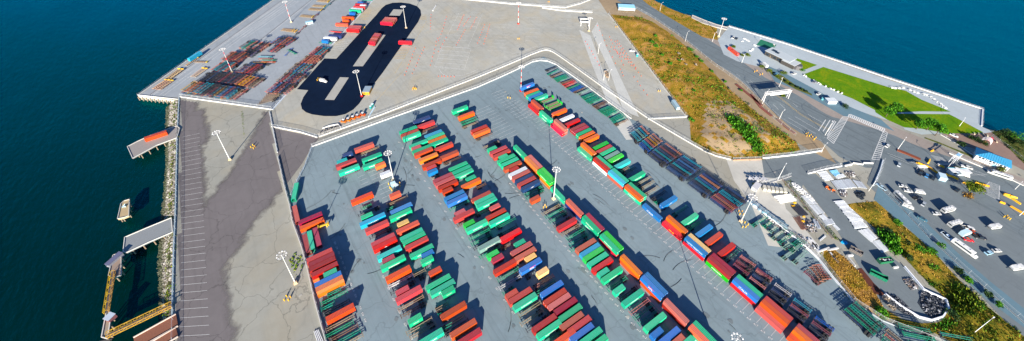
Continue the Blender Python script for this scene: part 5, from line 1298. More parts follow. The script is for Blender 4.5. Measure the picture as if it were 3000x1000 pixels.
# ------------------------------------------------------------------ light masts
def lampbox_data():
    b = MB(); b.box(0, 0, -.2, .6, .5, .4); b.box(.42, 0, -.2, .06, .5, .4, mi=1); return b.data('lamp', ['plain', 'glass'])
LB = lampbox_data()
def mast(x, y, label, h=22.9, red=False, base='concrete', yel=True):
    o = empty('light_mast', (x, y, 0)); b = MB(); b.tube((0, 0, 1.2), (0, 0, h), .30, .13, n=10); b.build('pole', ['plain'], o, color=(.62, .62, .60))
    if red:
        b = MB()
        for z in (h * .3, h * .55, h * .8): b.tube((0, 0, z), (0, 0, z + 2.0), .335 - .18 * z / h, .32 - .18 * z / h, n=10)
        b.build('red_band', ['plain'], o, color=(.6, .05, .03))
    b = MB(); b.box(0, 0, 0, 1.7, 1.7, 1.25, 0, top=.85); b.build('base', ['plain'], o, color=(.62, .48, .30) if base == 'concrete' else (.5, .06, .03))
    b = MB(); r = 1.9; n = 10
    for k in range(n):
        a, c = 2 * pi * k / n, 2 * pi * (k + 1) / n
        b.beam((r * cos(a), r * sin(a), h), (r * cos(c), r * sin(c), h), .12); b.beam((r * .55 * cos(a), r * .55 * sin(a), h), (r * .55 * cos(c), r * .55 * sin(c), h), .1)
        if k % 2 == 0: b.beam((0, 0, h), (r * cos(a), r * sin(a), h), .1)
    b.tube((0, 0, h - .5), (0, 0, h + .4), .3, n=8)
    g = b.build('light_ring', ['plain'], o, color=(.6, .6, .6))
    for k in range(n):
        a = 2 * pi * k / n; link('lamp', LB, g, ((r + .15) * cos(a), (r + .15) * sin(a), h + .1), a, (.66, .66, .66))
    return tag(o, label, 'light mast', 'tall light masts')
MASTS = [((673.5, 468.5), 0)]
for P, lab, red, bs, h in (([(-36.2, 259.4)], 'tall white light mast alone in the left yard near the slanted dark pavement', 0, 'concrete', 22.9), ([(43.1, 185.2)], 'tall light mast among yellow bollards inside the first double row', 0, 'concrete', 22.9),
    ([(-20.0, 150.8)], 'tall light mast at the lower left beside the weedy fence', 0, 'concrete', 22.9), ([(159.4, 215.3)], 'tall mast with red foot beside the blue lettered container', 1, 'red', 22.9),
    ([(114.5, 119.9)], 'tall light mast at the head of the middle stacks', 0, 'concrete', 24.5), ([(190.7, 49.6)], 'tall light mast with many bollards by the right fence', 0, 'concrete', 20.5),
    ([(54.5, 277.8)], 'tall light mast on the black asphalt beside the orange shed', 0, 'red', 22.9), ([(-22.9, 368.7)], 'red banded mast inside the piled trailer frames of the wharf', 1, 'concrete', 22), ([(36.1, 435.1)], 'red banded mast near the top of the wharf', 1, 'concrete', 22),
    ([(126.0, 361.0)], 'tall mast at the top end of the black asphalt', 0, 'concrete', 22.9), ([(222.2, 307.5)], 'mast with red foot in the upper truck yard', 1, 'red', 22.9), ([(118.1, 14.2)], 'mast whose lamp ring shows at the bottom edge between stack lines', 0, 'concrete', 22.9),
    ([(270.8, 257.5)], 'thin mast beside the white canopy frame', 0, 'concrete', 14)):
    mast(P[0][0], P[0][1], lab, h, red, bs)
def bollard_data():
    b = MB(); b.tube((0, 0, 0), (0, 0, 1.25), .2, n=8); b.tube((0, 0, 1.25), (0, 0, 1.33), .2, .06, n=8); return b.data('bollard', ['plain'])
BD = bollard_data()
def bollards(pts, where, n0=0):
    for i, p in enumerate(pts):
        o = link('bollard', BD, None, (p[0], p[1], .03), 0, (.75, .42, .02)); o.scale = (1.15, 1.15, 1.2)
        tag(o, 'yellow bollard, %s from left of those %s' % (ORD[i + 1], where), 'bollard', 'yellow bollards %s' % where)
bollards([(90.2, 263.8), (91.7, 263.3), (92.7, 262.8), (91.6, 264.9)], 'on the upper yard joint')
bollards([(105.7, 118.3), (107.3, 117.5), (107.4, 119.0)], 'above the tan trailer')
bollards([(39.5, 183.8), (39.3, 179.6), (41.8, 180.1), (44.5, 178.3), (45.3, 180.7), (39.0, 180.6), (41.6, 176.2), (39.3, 178.2)], 'under the mast in the first double row')
bollards([(195.7, 54.1), (197.0, 52.9), (194.3, 52.6), (195.8, 51.3), (187.8, 46.9), (189.4, 46.0), (191.7, 46.1), (191.6, 47.9)], 'under the tall mast by the right fence')
bollards([(-26.1, 144.8), (-24.8, 146.1), (-24.5, 143.7), (-23.4, 144.7)], 'below the lower left mast')
bollards([(-23.5, 263.7), (-22.1, 265.0), (-21.3, 262.8), (-22.3, 261.7)], 'in the left yard')
bollards([(90.6, 264.6), (92.2, 265.8), (92.6, 264.1), (145.9, 213.6), (147.2, 212.3)], 'in the upper yards')
bollards([(31.8, 317.7), (33.0, 319.4), (33.2, 316.8), (34.2, 318.3), (90.9, 384.3), (92.6, 386.4), (92.5, 383.3)], 'on the black asphalt')
bollards([(204.5, 283.1), (205.8, 282.3), (248.7, 154.9), (250.0, 154.1), (298.7, 248.8), (300.1, 247.9), (278.8, 331.0), (279.9, 330.3)], 'in the truck yard')
bollards([(294.1, 64.7), (295.9, 64.3), (294.5, 62.5), (296.1, 62.2), (295.0, 60.7), (293.4, 58.9), (296.0, 59.0), (293.1, 63.5)], 'left of the crosswalk')
bollards([(338.1, 127.5), (341.0, 127.2), (337.6, 122.5), (340.4, 122.0)], 'on the road median')
bollards([(90.8, 384.7), (92.7, 383.4)], 'beside the red trailers')
bollards([(316.8, -32.5), (318.5, -33.2), (317.5, -34.0), (317.2, -34.8)], 'by the right edge island')
# mast-foot clutter
def shed(P, w, d, h, yaw, col, label, cat='shed', name='shed', roof=(.5, .55, .6), legs=0, group=None):
    o = empty(name, (P[0], P[1], 0), yaw); b = MB(); b.box(0, 0, legs, w, d, h); b.build('wall', ['plain'], o, color=col)
    b = MB(); b.box(0, 0, legs + h, w + .3, d + .3, .15); r = b.build('roof', ['plain'], o, color=roof)
    b = MB(); b.box(w * .2, -d / 2 - .03, legs, .9, .06, min(2.0, h - .1)); b.build('door', ['plain'], o, color=tuple(x * .6 for x in col))
    b = MB(); b.box(-w * .25, -d / 2 - .03, legs + h * .45, w * .25, .05, h * .3); b.build('window', ['glass'], o)
    if legs:
        for sx in (-1, 1):
            for sy in (-1, 1): b = MB(); b.box(sx * (w / 2 - .2), sy * (d / 2 - .2), 0, .2, .2, legs); b.build('leg', ['plain'], o, color=(.5, .5, .5))
    return tag(o, label, cat, group)
shed([(41.5, 181.2)][0], 2.6, 2.2, 2.4, 0, (.40, .58, .66), 'pale blue equipment cabinet among bollards under the mast', 'cabinet', 'equipment_cabinet', (.5, .68, .75))
shed([(42.7, 179.5)][0], 1.8, 1.6, 1.6, .2, (.5, .65, .7), 'smaller pale cabinet beside the blue cabinet under the mast', 'cabinet', 'equipment_cabinet', (.6, .7, .75))
shed([(60.1, 280.8)][0], 5.2, 7.5, 2.8, rad(-35), (.62, .30, .04), 'orange shed with grey roof beside the black asphalt mast', roof=(.28, .36, .42))
shed([(55.4, 259.8)][0], 1.3, 1.3, 2.3, rad(-50), (.0, .42, .40), 'left teal portable toilet beside the short barrier', 'portable toilet', 'portable_toilet', (.6, .75, .75))
shed([(57.3, 261.4)][0], 1.3, 1.3, 2.3, rad(-50), (.0, .42, .40), 'right teal portable toilet beside the short barrier', 'portable toilet', 'portable_toilet', (.6, .75, .75))
shed([(274.8, 199.6)][0], 1.3, 1.3, 2.3, .3, (.0, .45, .45), 'teal portable toilet beside the hill wall', 'portable toilet', 'portable_toilet', (.6, .8, .8))
shed([(50.5, 422.1)][0], 6.5, 3.2, 2.4, rad(-5), (.45, .55, .6), 'small pale office cabin at the wharf yard', 'cabin', 'office_cabin', (.42, .66, .78))
shed([(337.3, 271.1)][0], 17, 9, 2.8, rad(-40), (.45, .60, .68), 'light blue guard cabin with pale roof at the truck yard entrance', 'cabin', 'guard_cabin', (.28, .58, .80), 1.0)
shed([(219.8, 58.0)][0], 6, 3, 2.5, .1, (.5, .52, .52), 'small grey cabin behind the fence of the storage yard', 'cabin', 'storage_cabin', (.6, .6, .62))

# street lamps
def street_lamp(P, Q, h, label, red=0):
    x, y = P; a = atan2(Q[1] - y, Q[0] - x); o = empty('street_lamp', (x, y, 0), a)
    b = MB(); b.tube((0, 0, 0), (0, 0, h), .16, .09, n=8); b.beam((0, 0, h - .1), (2.4, 0, h + .3), .09); b.build('pole', ['plain'], o, color=(.78, .78, .76))
    b = MB(); b.box(2.6, 0, h + .2, .9, .4, .18); b.build('lamp', ['plain'], o, color=(.8, .8, .8))
    return tag(o, label, 'street lamp', 'street lamps')
for i, (P, Q, h, lab) in enumerate((
    ([(332.7, 192.7)], [(354.1, 195.8)], 10, 'street lamp on the road verge, second from the top'), ([(364.4, 248.3)], [(381.5, 249.9)], 9, 'street lamp on the road verge nearest the top edge'), ([(354.2, 178.4)], [(367.5, 178.9)], 9, 'street lamp on the verge just left of the pier car park'),
    ([(342.6, 141.7)], [(329.5, 140.9)], 9.5, 'street lamp beside the red container'), ([(334.7, 104.9)], [(316.3, 103.7)], 9.5, 'street lamp beside the park hedge above the road'), ([(302.2, 100.4)], [(318.6, 102.2)], 12, 'tall street lamp at the left foot of the sign gantry'),
    ([(295.6, 83.8)], [(308.7, 83.9)], 7, 'street lamp on the lower side of the road below the gantry'), ([(304.8, 56.8)], [(336.2, 65.4)], 11, 'traffic light pole leaning over the left crosswalk'), ([(284.9, 50.4)], [(301.0, 50.0)], 7, 'lamp pole at the lower left corner of the intersection'),
    ([(237.8, 54.1)], [(256.9, 57.3)], 12, 'tall lamp pole at the corner of the storage yard'), ([(330.9, 22.8)], [(345.8, 23.8)], 9, 'street lamp on the median right of the intersection'), ([(274.6, 18.7)], [(308.1, 22.6)], 9, 'tall pole below the right crosswalk'),
    ([(222.0, -42.0)], [(240.3, -46.0)], 12, 'lone white lamp leaning out of the bottom right brush'), ([(334.8, -1.7)], [(350.6, -2.5)], 9, 'white camera pole beside the checkpoint booth'), ([(224.2, 190.2)], [(231.0, 188.5)], 9, 'lamp on the concrete lane, middle one'), ([(249.0, 222.3)], [(257.0, 222.6)], 10, 'lamp on the concrete lane, upper one'),
    ([(227.3, 187.6)], [(236.9, 190.5)], 9, 'lamp beside the crates on the concrete lane'), ([(349.9, -30.8)], [(358.3, -31.7)], 5, 'short pole beside the yellow barriers at right edge'), ([(325.9, -37.3)], [(338.7, -36.9)], 7, 'white pole at the right edge island'), ([(395.5, 7.2)], [(407.2, 8.3)], 6, 'thin lamp on the promenade near the railing corner'))):
    street_lamp(P[0], Q[0], h, lab)
o = mast([(367.3, 180.6)][0][0], [(367.3, 180.6)][0][1], 'big floodlight mast on the verge beside the pier car park', 19, 0)
# sign gantry
A, B = [(305.7, 102.1)][0], [(325.3, 93.5)][0]
o = empty('sign_gantry', (A[0], A[1], 0), atan2(B[1] - A[1], B[0] - A[0])); Lg = hypot(B[0] - A[0], B[1] - A[1])
for xx in (0, Lg):
    b = MB()
    for s in (-.9, .9): b.beam((xx, s, 0), (xx, s * .5, 7.4), .35)
    for z in (1.5, 3.2, 5): b.beam((xx, -.8, z), (xx, .8, z + 1), .12)
    b.build('leg', ['plain'], o, color=(.82, .82, .82))
b = MB(); b.box(Lg / 2, 0, 7.2, Lg + 1.2, .25, .25)
for s in (-.8, .8):
    b.box(Lg / 2, s, 6.3, Lg + 1, .25, .25); b.box(Lg / 2, s, 7.9, Lg + 1, .25, .25)
    for k in range(int(Lg / 1.6)): b.beam((k * 1.6, s, 6.4), (k * 1.6 + 1.6, s, 7.9), .12)
b.build('truss', ['plain'], o, color=(.82, .82, .82))
b = MB(); b.box(Lg * .55, -1.0, 5.6, Lg * .75, .12, 2.6); b.build('sign_panel', ['plain'], o, color=(.8, .8, .8)); tag(o, 'white truss sign gantry spanning the main road', 'sign gantry')
# canopy frame in truck yard
P = [(276.4, 269.9)][0]
o = empty('canopy_frame', (P[0], P[1], 0), rad(-35)); b = MB(); b.box(0, -3.2, 4.6, 9, .8, .5); b.box(0, 3.2, 4.6, 9, .8, .5); b.box(-4.2, 0, 4.6, .8, 6, .5); b.box(4.2, 0, 4.6, .8, 6, .5); b.build('top_frame', ['plain'], o, color=(.85, .83, .78))
for sx in (-4, 4):
    for sy in (-3, 3): b = MB(); b.box(sx, sy, 0, .35, .35, 4.6); b.build('leg', ['plain'], o, color=(.8, .8, .8))
tag(o, 'white square canopy frame on four legs in the truck yard', 'canopy')

# ------------------------------------------------------------------ piers on the left water
def pier(P, z, th, label, name='pier', col=(.42, .38, .34), piles=1, edge=True, extra=None):
    o = empty(name, (0, 0, 0)); b = MB(); b.prism(P, z - th, z); b.build('deck', ['plain'], o, color=col)
    b = MB(); b.strip(P + [P[0]], .001, z)
    if edge:
        b = MB(); n = len(P)
        for i in range(n): a, c = P[i], P[(i + 1) % n]; b.beam((a[0], a[1], z + .15), (c[0], c[1], z + .15), .35, .3)
        b.build('kerb', ['plain'], o, color=(.55, .54, .5))
    cx, cy = sum(p[0] for p in P) / len(P), sum(p[1] for p in P) / len(P)
    for (x, y, a) in along(P + [P[0]], 5.5):
        x, y = inset((x, y), (cx, cy), .2); b = MB(); b.tube((x, y, -6), (x, y, z - th), .32, n=8); b.build('pile', ['wood'], o)
    return tag(o, label, 'pier')
pier([(-89.8, 309.1), (-84.3, 311.5), (-75.0, 314.4), (-62.7, 315.3), (-60.9, 311.1), (-63.0, 301.1), (-74.1, 300.0), (-86.6, 294.3)], .5, .6, 'upper concrete jetty carrying the orange container', col=(.30, .28, .26))
pier([(-88.5, 217.0), (-88.2, 227.0), (-79.0, 227.5), (-67.8, 227.8), (-67.5, 216.7), (-77.4, 216.5), (-87.1, 215.6)], .4, .7, 'lower concrete jetty reaching from the riprap', col=(.27, .29, .30))
pier([(-92.0, 243.7), (-91.0, 255.2), (-89.7, 256.6), (-87.2, 256.3), (-87.1, 242.8), (-89.0, 242.7)], .2, 1.2, 'small free-standing mooring platform in the water', 'mooring_platform', (.46, .38, .22))
pier([(-93.6, 205.1), (-92.5, 217.4), (-89.2, 217.0), (-88.6, 202.1), (-91.5, 202.0)], .6, .8, 'mooring platform with grey shed joined to the yellow walkway', 'mooring_platform', (.30, .23, .19))
pier([(-94.1, 171.9), (-93.1, 185.2), (-91.3, 181.6), (-91.9, 169.6)], .6, .8, 'narrow timber platform at the lower end of the walkways', 'mooring_platform', (.30, .24, .18))
def walkway(A, B, z, w, label):
    o = empty('yellow_walkway', (A[0], A[1], 0), atan2(B[1] - A[1], B[0] - A[0])); L0 = hypot(B[0] - A[0], B[1] - A[1]); yc = (.50, .30, .03)
    b = MB(); b.box(L0 / 2, 0, z, L0, w * .8, .12); b.build('deck', ['rail'], o)
    for s in (-1, 1):
        b = MB(); y = s * w / 2
        b.beam((0, y, z), (L0, y, z), .2); b.beam((0, y, z + 1.5), (L0, y, z + 1.5), .2); n = int(L0 / 2.2)
        for k in range(n + 1): b.beam((L0 * k / n, y, z), (L0 * k / n, y, z + 1.5), .13); k < n and b.beam((L0 * k / n, y, z + (1.5 if k % 2 else 0)), (L0 * (k + 1) / n, y, z + (0 if k % 2 else 1.5)), .11)
        b.build('side_truss', ['plain'], o, color=yc)
    b = MB()
    for k in range(int(L0 / 4.4) + 1): b.beam((k * 4.4, -w / 2, z + 1.5), (k * 4.4, w / 2, z + 1.5), .13)
    b.build('cross_bar', ['plain'], o, color=yc)
    return tag(o, label, 'walkway', 'yellow truss walkways')
Q = [(-91.7, 205.5), (-92.9, 183.2), (-91.9, 170.8), (-68.8, 170.8)]
walkway(Q[0], Q[1], .9, 1.8, 'steep yellow truss walkway between the two mooring platforms'); walkway(Q[2], Q[3], .9, 2.4, 'long yellow truss walkway from the shore fence to the lower platform')
Q = [(-77.5, 159.0), (-69.1, 162.5)]; 
for i, (P, w) in enumerate((([(-82.5, 160.7), (-67.2, 162.1)], 6.5), ([(-78.3, 154.7), (-67.4, 156.2)], 5))):
    A, B = P; o = empty('rusty_ramp', (A[0], A[1], 0), atan2(B[1] - A[1], B[0] - A[0])); L0 = hypot(B[0] - A[0], B[1] - A[1])
    b = MB(); b.box(L0 / 2, 0, .2, L0, w, .35); b.build('deck', ['rust'], o)
    for s in (-1, 1): b = MB(); b.box(L0 / 2, s * w / 2, .3, L0, .4, .7); b.build('side_beam', ['plain'], o, color=(.62, .52, .46))
    tag(o, ('upper' if i == 0 else 'lower') + ' rusty steel ramp cropped at the bottom left', 'ramp', 'rusty ramps')
P = [(-91.4, 213.3), (-91.3, 179.5)]
shed(P[0], 2.4, 7, 2.2, rad(-50), (.32, .33, .38), 'dark shed with pale pipes on the mooring platform', roof=(.12, .13, .2))
shed(P[1], 3, 3, 2.2, rad(-50), (.25, .1, .1), 'small shed with pale roof on the lower timber platform', roof=(.45, .5, .6))
A, B = [(-79.7, 308.7), (-68.0, 308.9)]; container((A[0] + B[0]) / 2, (A[1] + B[1]) / 2, .5, atan2(B[1] - A[1], B[0] - A[0]), 12.2, BH, 'F', 'bright orange container lying on the upper concrete jetty', None)
P = [(-89.7, 251.7)][0]; b = MB(); b.box(0, 0, 0, 1.2, .8, .6, .5); b.tube((0, 0, .6), (1.2, .3, 1.5), .15); b.box(.8, -.6, 0, .5, .5, .9)
tag(b.build('mooring_hook', ['plain'], loc=(P[0], P[1], .2), color=(.4, .6, .65)), 'pale mooring hook on the small free-standing platform', 'mooring hook')
P = [(-96.8, 173.7)][0]; b = MB()
for k in range(7): b.tube((k * .7, 0, .2 + .05 * k), (k * .7 + .7, 0, .25), .5 + .25 * sin(k * .5), .55 + .25 * sin(k * .5 + .5), n=10)
tag(b.build('floating_fender', ['tyre'], loc=(P[0], P[1], -4.0), rz=rad(-20)), 'black floating fender at the bottom edge of the water', 'fender')
# quay fascia with piles
o = empty('wharf_fascia', (0, 0, 0)); Q = [(-85.5, 373.2), (-60.8, 349.6)]; b = MB(); b.beam((Q[0][0], Q[0][1] - .4, -.8), (Q[1][0], Q[1][1] - .4, -.8), .3, 1.5); b.build('beam', ['plain'], o, color=(.7, .66, .55))
for (x, y, a) in along(Q, 3.4): b = MB(); b.tube((x - .4, y - .9, -6), (x - .4, y - .9, -.6), .35, n=8); b.build('pile', ['wood'], o)
tag(o, 'pale concrete fascia on timber piles at the wharf end', 'wharf edge')
# small approach pier at the top right
Q = [(384.1, 222.4), (385.0, 206.9), (386.8, 195.4), (390.7, 185.6), (385.8, 184.2), (381.0, 193.3), (377.7, 205.5), (378.8, 219.4)]; pier(Q, .6, .6, 'narrow footbridge pier beside the pier car park', col=(.36, .34, .32))

# ------------------------------------------------------------------ far trailers and frames of the wharf yard
def truck_trailer(P, Q, col, label, z=4.0, L=None, group=None):
    """box trailer or container on a chassis from P to Q (roof line ends)"""
    x, y = (P[0] + Q[0]) / 2, (P[1] + Q[1]) / 2; d = hypot(Q[0] - P[0], Q[1] - P[1]); L = L or (6.1 if d < 8.5 else 12.2); yaw = atan2(Q[1] - P[1], Q[0] - P[0])
    container(x, y, 1.2, yaw, L, 2.85, col, label, group); trailer(x, y, 0, yaw, L, 'd', 'dark trailer under the ' + label, 'trailers in the upper yard')
U = rad(-42)
for nm, P, col, lab in (
    ('', [(108.6, 379.4), (116.4, 372.3)], 'F', 'front red container of the wide group on the black asphalt'), ('', [(111.0, 381.5), (118.8, 374.3)], 'R', 'second red container of the wide group on black asphalt'), ('', [(113.0, 383.6), (121.0, 376.7)], 'P', 'third dusty red container of the wide group on black asphalt'), ('', [(115.1, 385.9), (123.4, 379.0)], 'P', 'rearmost dusty red container of the wide group on black asphalt'),
    ('', [(85.6, 348.5), (89.3, 344.6)], 'F', 'front short red container of the file on the long island'), ('', [(87.4, 351.0), (91.4, 347.0)], 'R', 'second short red container of the file on the long island'), ('', [(89.3, 353.6), (93.4, 349.5)], 'P', 'third short red container of the file on the long island'), ('', [(91.3, 356.2), (95.3, 351.9)], 'R', 'fourth short red container of the file on the long island'), ('', [(93.3, 358.4), (97.2, 354.4)], 'P', 'fifth short red container of the file on the long island'), ('', [(94.9, 360.3), (98.8, 356.3)], 'R', 'rearmost short red container of the file on the long island'),
    ('', [(108.5, 334.6), (117.1, 327.5)], 'F', 'lone red container right of the black asphalt'),
    ('', [(76.2, 383.6), (85.0, 375.9)], 'F', 'front red container by the barrier beside the black asphalt'), ('', [(78.4, 386.2), (87.3, 378.4)], 'P', 'middle red container by the barrier beside the black asphalt'), ('', [(80.1, 388.2), (89.0, 381.3)], 'P', 'rear red container by the barrier beside the black asphalt'),
    ('', [(71.3, 400.6), (79.7, 393.8)], 'O', 'orange container at the lower end of the upper trailer line'), ('', [(78.4, 405.4), (83.6, 400.7)], 'F', 'short bright red container in the upper trailer line'), ('', [(80.3, 411.7), (89.0, 404.1)], 'O', 'long orange container in the upper trailer line'), ('', [(89.1, 418.0), (93.8, 413.3)], 'B', 'short blue container in the upper trailer line'),
    ('', [(91.5, 423.9), (100.2, 415.9)], 'G', 'green container in the upper trailer line'), ('', [(93.7, 426.0), (102.3, 417.6)], 'W', 'white container in the upper trailer line'), ('', [(97.5, 429.2), (106.3, 421.7)], 'P', 'dusty pink container in the upper trailer line'), ('', [(101.0, 433.8), (109.3, 426.6)], 'M', 'maroon container near the top of the trailer line'), ('', [(104.0, 437.1), (108.5, 433.0)], 'B', 'short navy container near the top of the trailer line'), ('', [(103.6, 429.2), (108.7, 424.1)], 'W', 'short pale container near the top of the trailer line'),
    ('', [(54.1, 380.0), (63.4, 371.6)], 'W', 'white container of the small group left of the barrier'), ('', [(51.0, 375.5), (55.7, 371.0)], 'B', 'short blue container of the small group left of the barrier'), ('', [(59.3, 381.0), (67.8, 374.0)], 'D', 'dark container of the small group left of the barrier'),
    ('', [(-49.9, 405.4), (-41.8, 412.5)], 'C', 'white and blue container alone on the wharf edge')):
    truck_trailer(P[0], P[1], col, lab, group='containers in the upper yards')
def flat(P, Q, c, label, g, z=0):
    d = hypot(Q[0] - P[0], Q[1] - P[1]); o = trailer((P[0] + Q[0]) / 2, (P[1] + Q[1]) / 2, z, atan2(Q[1] - P[1], Q[0] - P[0]), 12.2 if d > 8.5 else 6.1, c, label, g, False, 'trailer', 'trailer_frame'); return o
for i, (P, c) in enumerate((([(71.5, 402.8), (77.9, 396.6)], 's'), ([(49.4, 377.0), (57.3, 370.3)], 'g'), ([(62.4, 393.8), (71.2, 385.5)], 'r'), ([(22.0, 380.2), (26.5, 368.2)], 'g'), ([(111.6, 446.0), (119.4, 439.7)], 'g'), ([(57.0, 379.1), (62.1, 374.6)], 'm'))):
    flat(P[0], P[1], c, '%s flat trailer frame, %s of the loose ones in the upper yard' % (KN[c], ORD[i + 1]), 'loose trailers in the upper yard')
# timber-coloured flat beds
def bolster(P, Q, c, label, g):
    """low cargo bed: two beams with crosswise bolsters"""
    L0 = hypot(Q[0] - P[0], Q[1] - P[1]); o = empty('cargo_bed', (P[0], P[1], 0), atan2(Q[1] - P[1], Q[0] - P[0])); b = MB()
    for s in (-.7, .7): b.box(L0 / 2, s, .4, L0, .25, .35)
    b.build('beam', ['steel'], o, color=KC[c]); b = MB()
    for k in range(int(L0 / 1.6) + 1): b.box(.3 + k * 1.6, 0, .76, .35, 2.2, .25)
    b.build('bolster', ['plain'], o, color=(.45, .32, .19)); b = MB(); b.box(L0 - .2, 0, .7, .5, 2.3, .7); b.build('headboard', ['plain'], o, color=(.65, .42, .03)); return tag(o, label, 'cargo bed', g)
k = 0
for P, c, n in (([(-76.0, 375.8), (-66.9, 385.4)], 's', 3), ([(-67.6, 385.8), (-57.5, 397.9)], 't', 2), ([(-53.5, 400.1), (-44.0, 409.6)], 't', 1), ([(-47.0, 403.1), (-37.7, 395.9)], 't', 1), ([(-50.7, 378.5), (-41.1, 388.2)], 'w', 2)):
    A, B = P; L0 = hypot(B[0] - A[0], B[1] - A[1]); nn = max(1, round(L0 / 13)); nx, ny = (B[1] - A[1]) / L0, -(B[0] - A[0]) / L0
    for i in range(n):
        for j in range(nn):
            a, q = inset(A, B, j / nn), inset(A, B, (j + .94) / nn); k += 1
            bolster((a[0] + nx * 2.9 * i, a[1] + ny * 2.9 * i), (q[0] + nx * 2.9 * i, q[1] + ny * 2.9 * i), c, 'cargo bed with yellow headboard on the wharf, %s from the wharf corner' % ORD[k], 'cargo beds on the wharf')
k = 0
for P in ([(46.2, 443.1), (56.2, 433.3)], [(57.2, 454.1), (67.6, 444.7)], [(62.4, 460.6), (72.5, 451.6)], [(69.6, 470.6), (79.2, 461.3)], [(72.9, 473.3), (82.4, 465.3)], [(28.5, 417.8), (35.1, 410.7)], [(24.7, 422.1), (33.7, 413.8)]):
    for j in (0, 1):
        k += 1; bolster((P[0][0] + 1.7 * j, P[0][1] + 1.9 * j), (P[1][0] + 1.7 * j, P[1][1] + 1.9 * j), 't', 'pale timber cargo bed, %s counted up the yard line' % ORD[k], 'pale cargo beds in the upper yard')
# blocks of piled frames
def block(P, Q, yaw, L0, n, levels, cols, where, grp, mass):
    for i in range(n):
        t = i / max(1, n - 1); x, y = inset(P, Q, t); c = cols[i % len(cols)]
        x += cos(yaw) * L0 / 2; y += sin(yaw) * L0 / 2; j = RND.uniform(-.5, .5)
        nested(x + j, y + j, (levels - 1) * .8, yaw + RND.uniform(-.02, .02), L0, c, 'topmost %s frame, %s pile from left, %s' % (KN[c], ORD[i + 1], where), grp)
        for l in range(levels - 1): mass.append((x + RND.uniform(-.5, .5), y + RND.uniform(-.4, .4), l * .8, yaw, L0, RND.choice('dms' + cols)))
g1 = 'piled trailer frames on the wharf'
block([(-57.3, 355.9)][0], [(-30.1, 328.5)][0], rad(42), 12.4, 15, 5, 'yysmaaadddddcmn', 'front wharf block', g1, MASS)
block((-46.5, 366), (-23.5, 345.5), rad(42), 12.4, 13, 4, 'dddndddmddndd', 'second wharf block', g1, MASS)
block((-22.5, 344), (-15.5, 336.5), rad(40), 12.4, 4, 4, 'syys', 'salmon side of second wharf block', g1, MASS)
block((-28.5, 327.5), (-26, 325.5), rad(40), 13, 2, 2, 'ts', 'pale outer line of wharf blocks', g1, MASS)
block((-14, 336.5), (-12.5, 334.5), rad(40), 13, 2, 2, 'tt', 'pale second outer line of wharf blocks', g1, MASS)
block((-36, 377), (-27, 368.5), rad(42), 12.4, 6, 4, 'saanas', 'aqua block left of the wharf mast', g1, MASS)
block((-20, 363.5), (-10.5, 354.5), rad(40), 12.4, 6, 4, 'dncdrm', 'block right of the wharf mast', g1, MASS)
block((-27, 391), (-16.5, 380.5), rad(42), 12.4, 6, 4, 'srdmsd', 'third wharf block', g1, MASS)
block((-12.5, 405.5), (-7.5, 400.5), rad(40), 12.4, 4, 3, 'dags', 'upper wharf block', g1, MASS)
block((-14.5, 391.5), (-6.5, 384), rad(44), 12.4, 5, 3, 'pdddn', 'fourth wharf block', g1, MASS)
block((-3.5, 396), (2, 390.5), rad(42), 12.4, 3, 3, 'rds', 'small block above the fourth', g1, MASS)
block((12, 398.5), (22.5, 388), rad(40), 12.4, 6, 3, 'cndrsd', 'fifth wharf block beside the trailer line', g1, MASS)
block((7.5, 385), (12, 381), rad(42), 12.4, 3, 3, 'nrd', 'small block below the fifth', g1, MASS)
for i, (x, y, c) in enumerate(((3.5, 377.5, 'a'), (3.2, 374.5, 's'), (5.5, 371.3, 'g'), (4.5, 368, 'r'), (-1.5, 371.5, 'y'), (0, 367, 'd'), (22, 376, 'c'))):
    nested(x, y, .0 if i else .8, rad(-36) if i < 6 else rad(52), 12.2, c, '%s frame lying crosswise, %s counted down the wharf aisle' % (KN[c], ORD[i + 1]), 'crosswise frames in the wharf aisle')
g2 = 'piled frames along the barrier'
for i in range(6):
    nested(-6.5 + i * 1.5, 309.5 + i * 1.9, 0, rad(-5), 12.2, 't', 'pale crosswise frame, %s of the fan at the barrier corner' % ORD[i + 1], 'fan of pale frames')
block((-4.5, 320), (6.5, 311.5), rad(40), 12.4, 5, 4, 'scmnd', 'first barrier block', g2, MASS)
block((5, 331), (16.5, 320.5), rad(40), 12.4, 6, 4, 'tmandm', 'second barrier block', g2, MASS)
block((15, 341), (24.5, 332.5), rad(40), 12.4, 5, 4, 'tmcaa', 'third barrier block', g2, MASS)
block((25.5, 349), (33.5, 341.5), rad(40), 12.4, 5, 4, 'tssss', 'fourth barrier block', g2, MASS)
block((36, 358), (42.5, 351.5), rad(40), 12.4, 4, 4, 'rmaa', 'far barrier block', g2, MASS)
ch = [(25.3, 394.8), (52.3, 426.0), (64.9, 441.5), (87.5, 464.4)]
for i, (x, y, a) in enumerate(along(ch, 12.8)): 
    nested(x, y, 0, a, 12.2, 'mdpdmnadmddpa'[i % 13], 'dark frame of the long single line, %s from its lower end' % ORD[i + 1], 'single line of frames up the wharf yard')
cb = {}
for (x, y, z, a, L0, c) in MASS:
    b = cb.setdefault(c, MB()); hl = L0 / 2; C_, S_ = cos(a), sin(a)
    for s in (-.5, .5): b.box(x - S_ * s, y + C_ * s, z + .62, L0 - .3, .17, .2, a)
    for u in (-hl + .2, -hl * .5, 0, hl * .5, hl - .2): b.box(x + C_ * u, y + S_ * u, z + .6, .2, 2.1, .18, a)
    for u in (hl * .8, hl * .8 - 1.3): b.box(x + C_ * u, y + S_ * u, z + .05, .8, 2.4, .75, a, mi=1)
allb = MB(); ci = {}
mats = []
for k_, (c, b) in enumerate(cb.items()):
    simple('frame_' + KN[c], KC[c], .6); mats += ['frame_' + KN[c]]; 
    o_ = len(allb.v); allb.v += b.v; allb.f += [tuple(i + o_ for i in f) for f in b.f]; allb.m += [len(cb) if m else k_ for m in b.m]
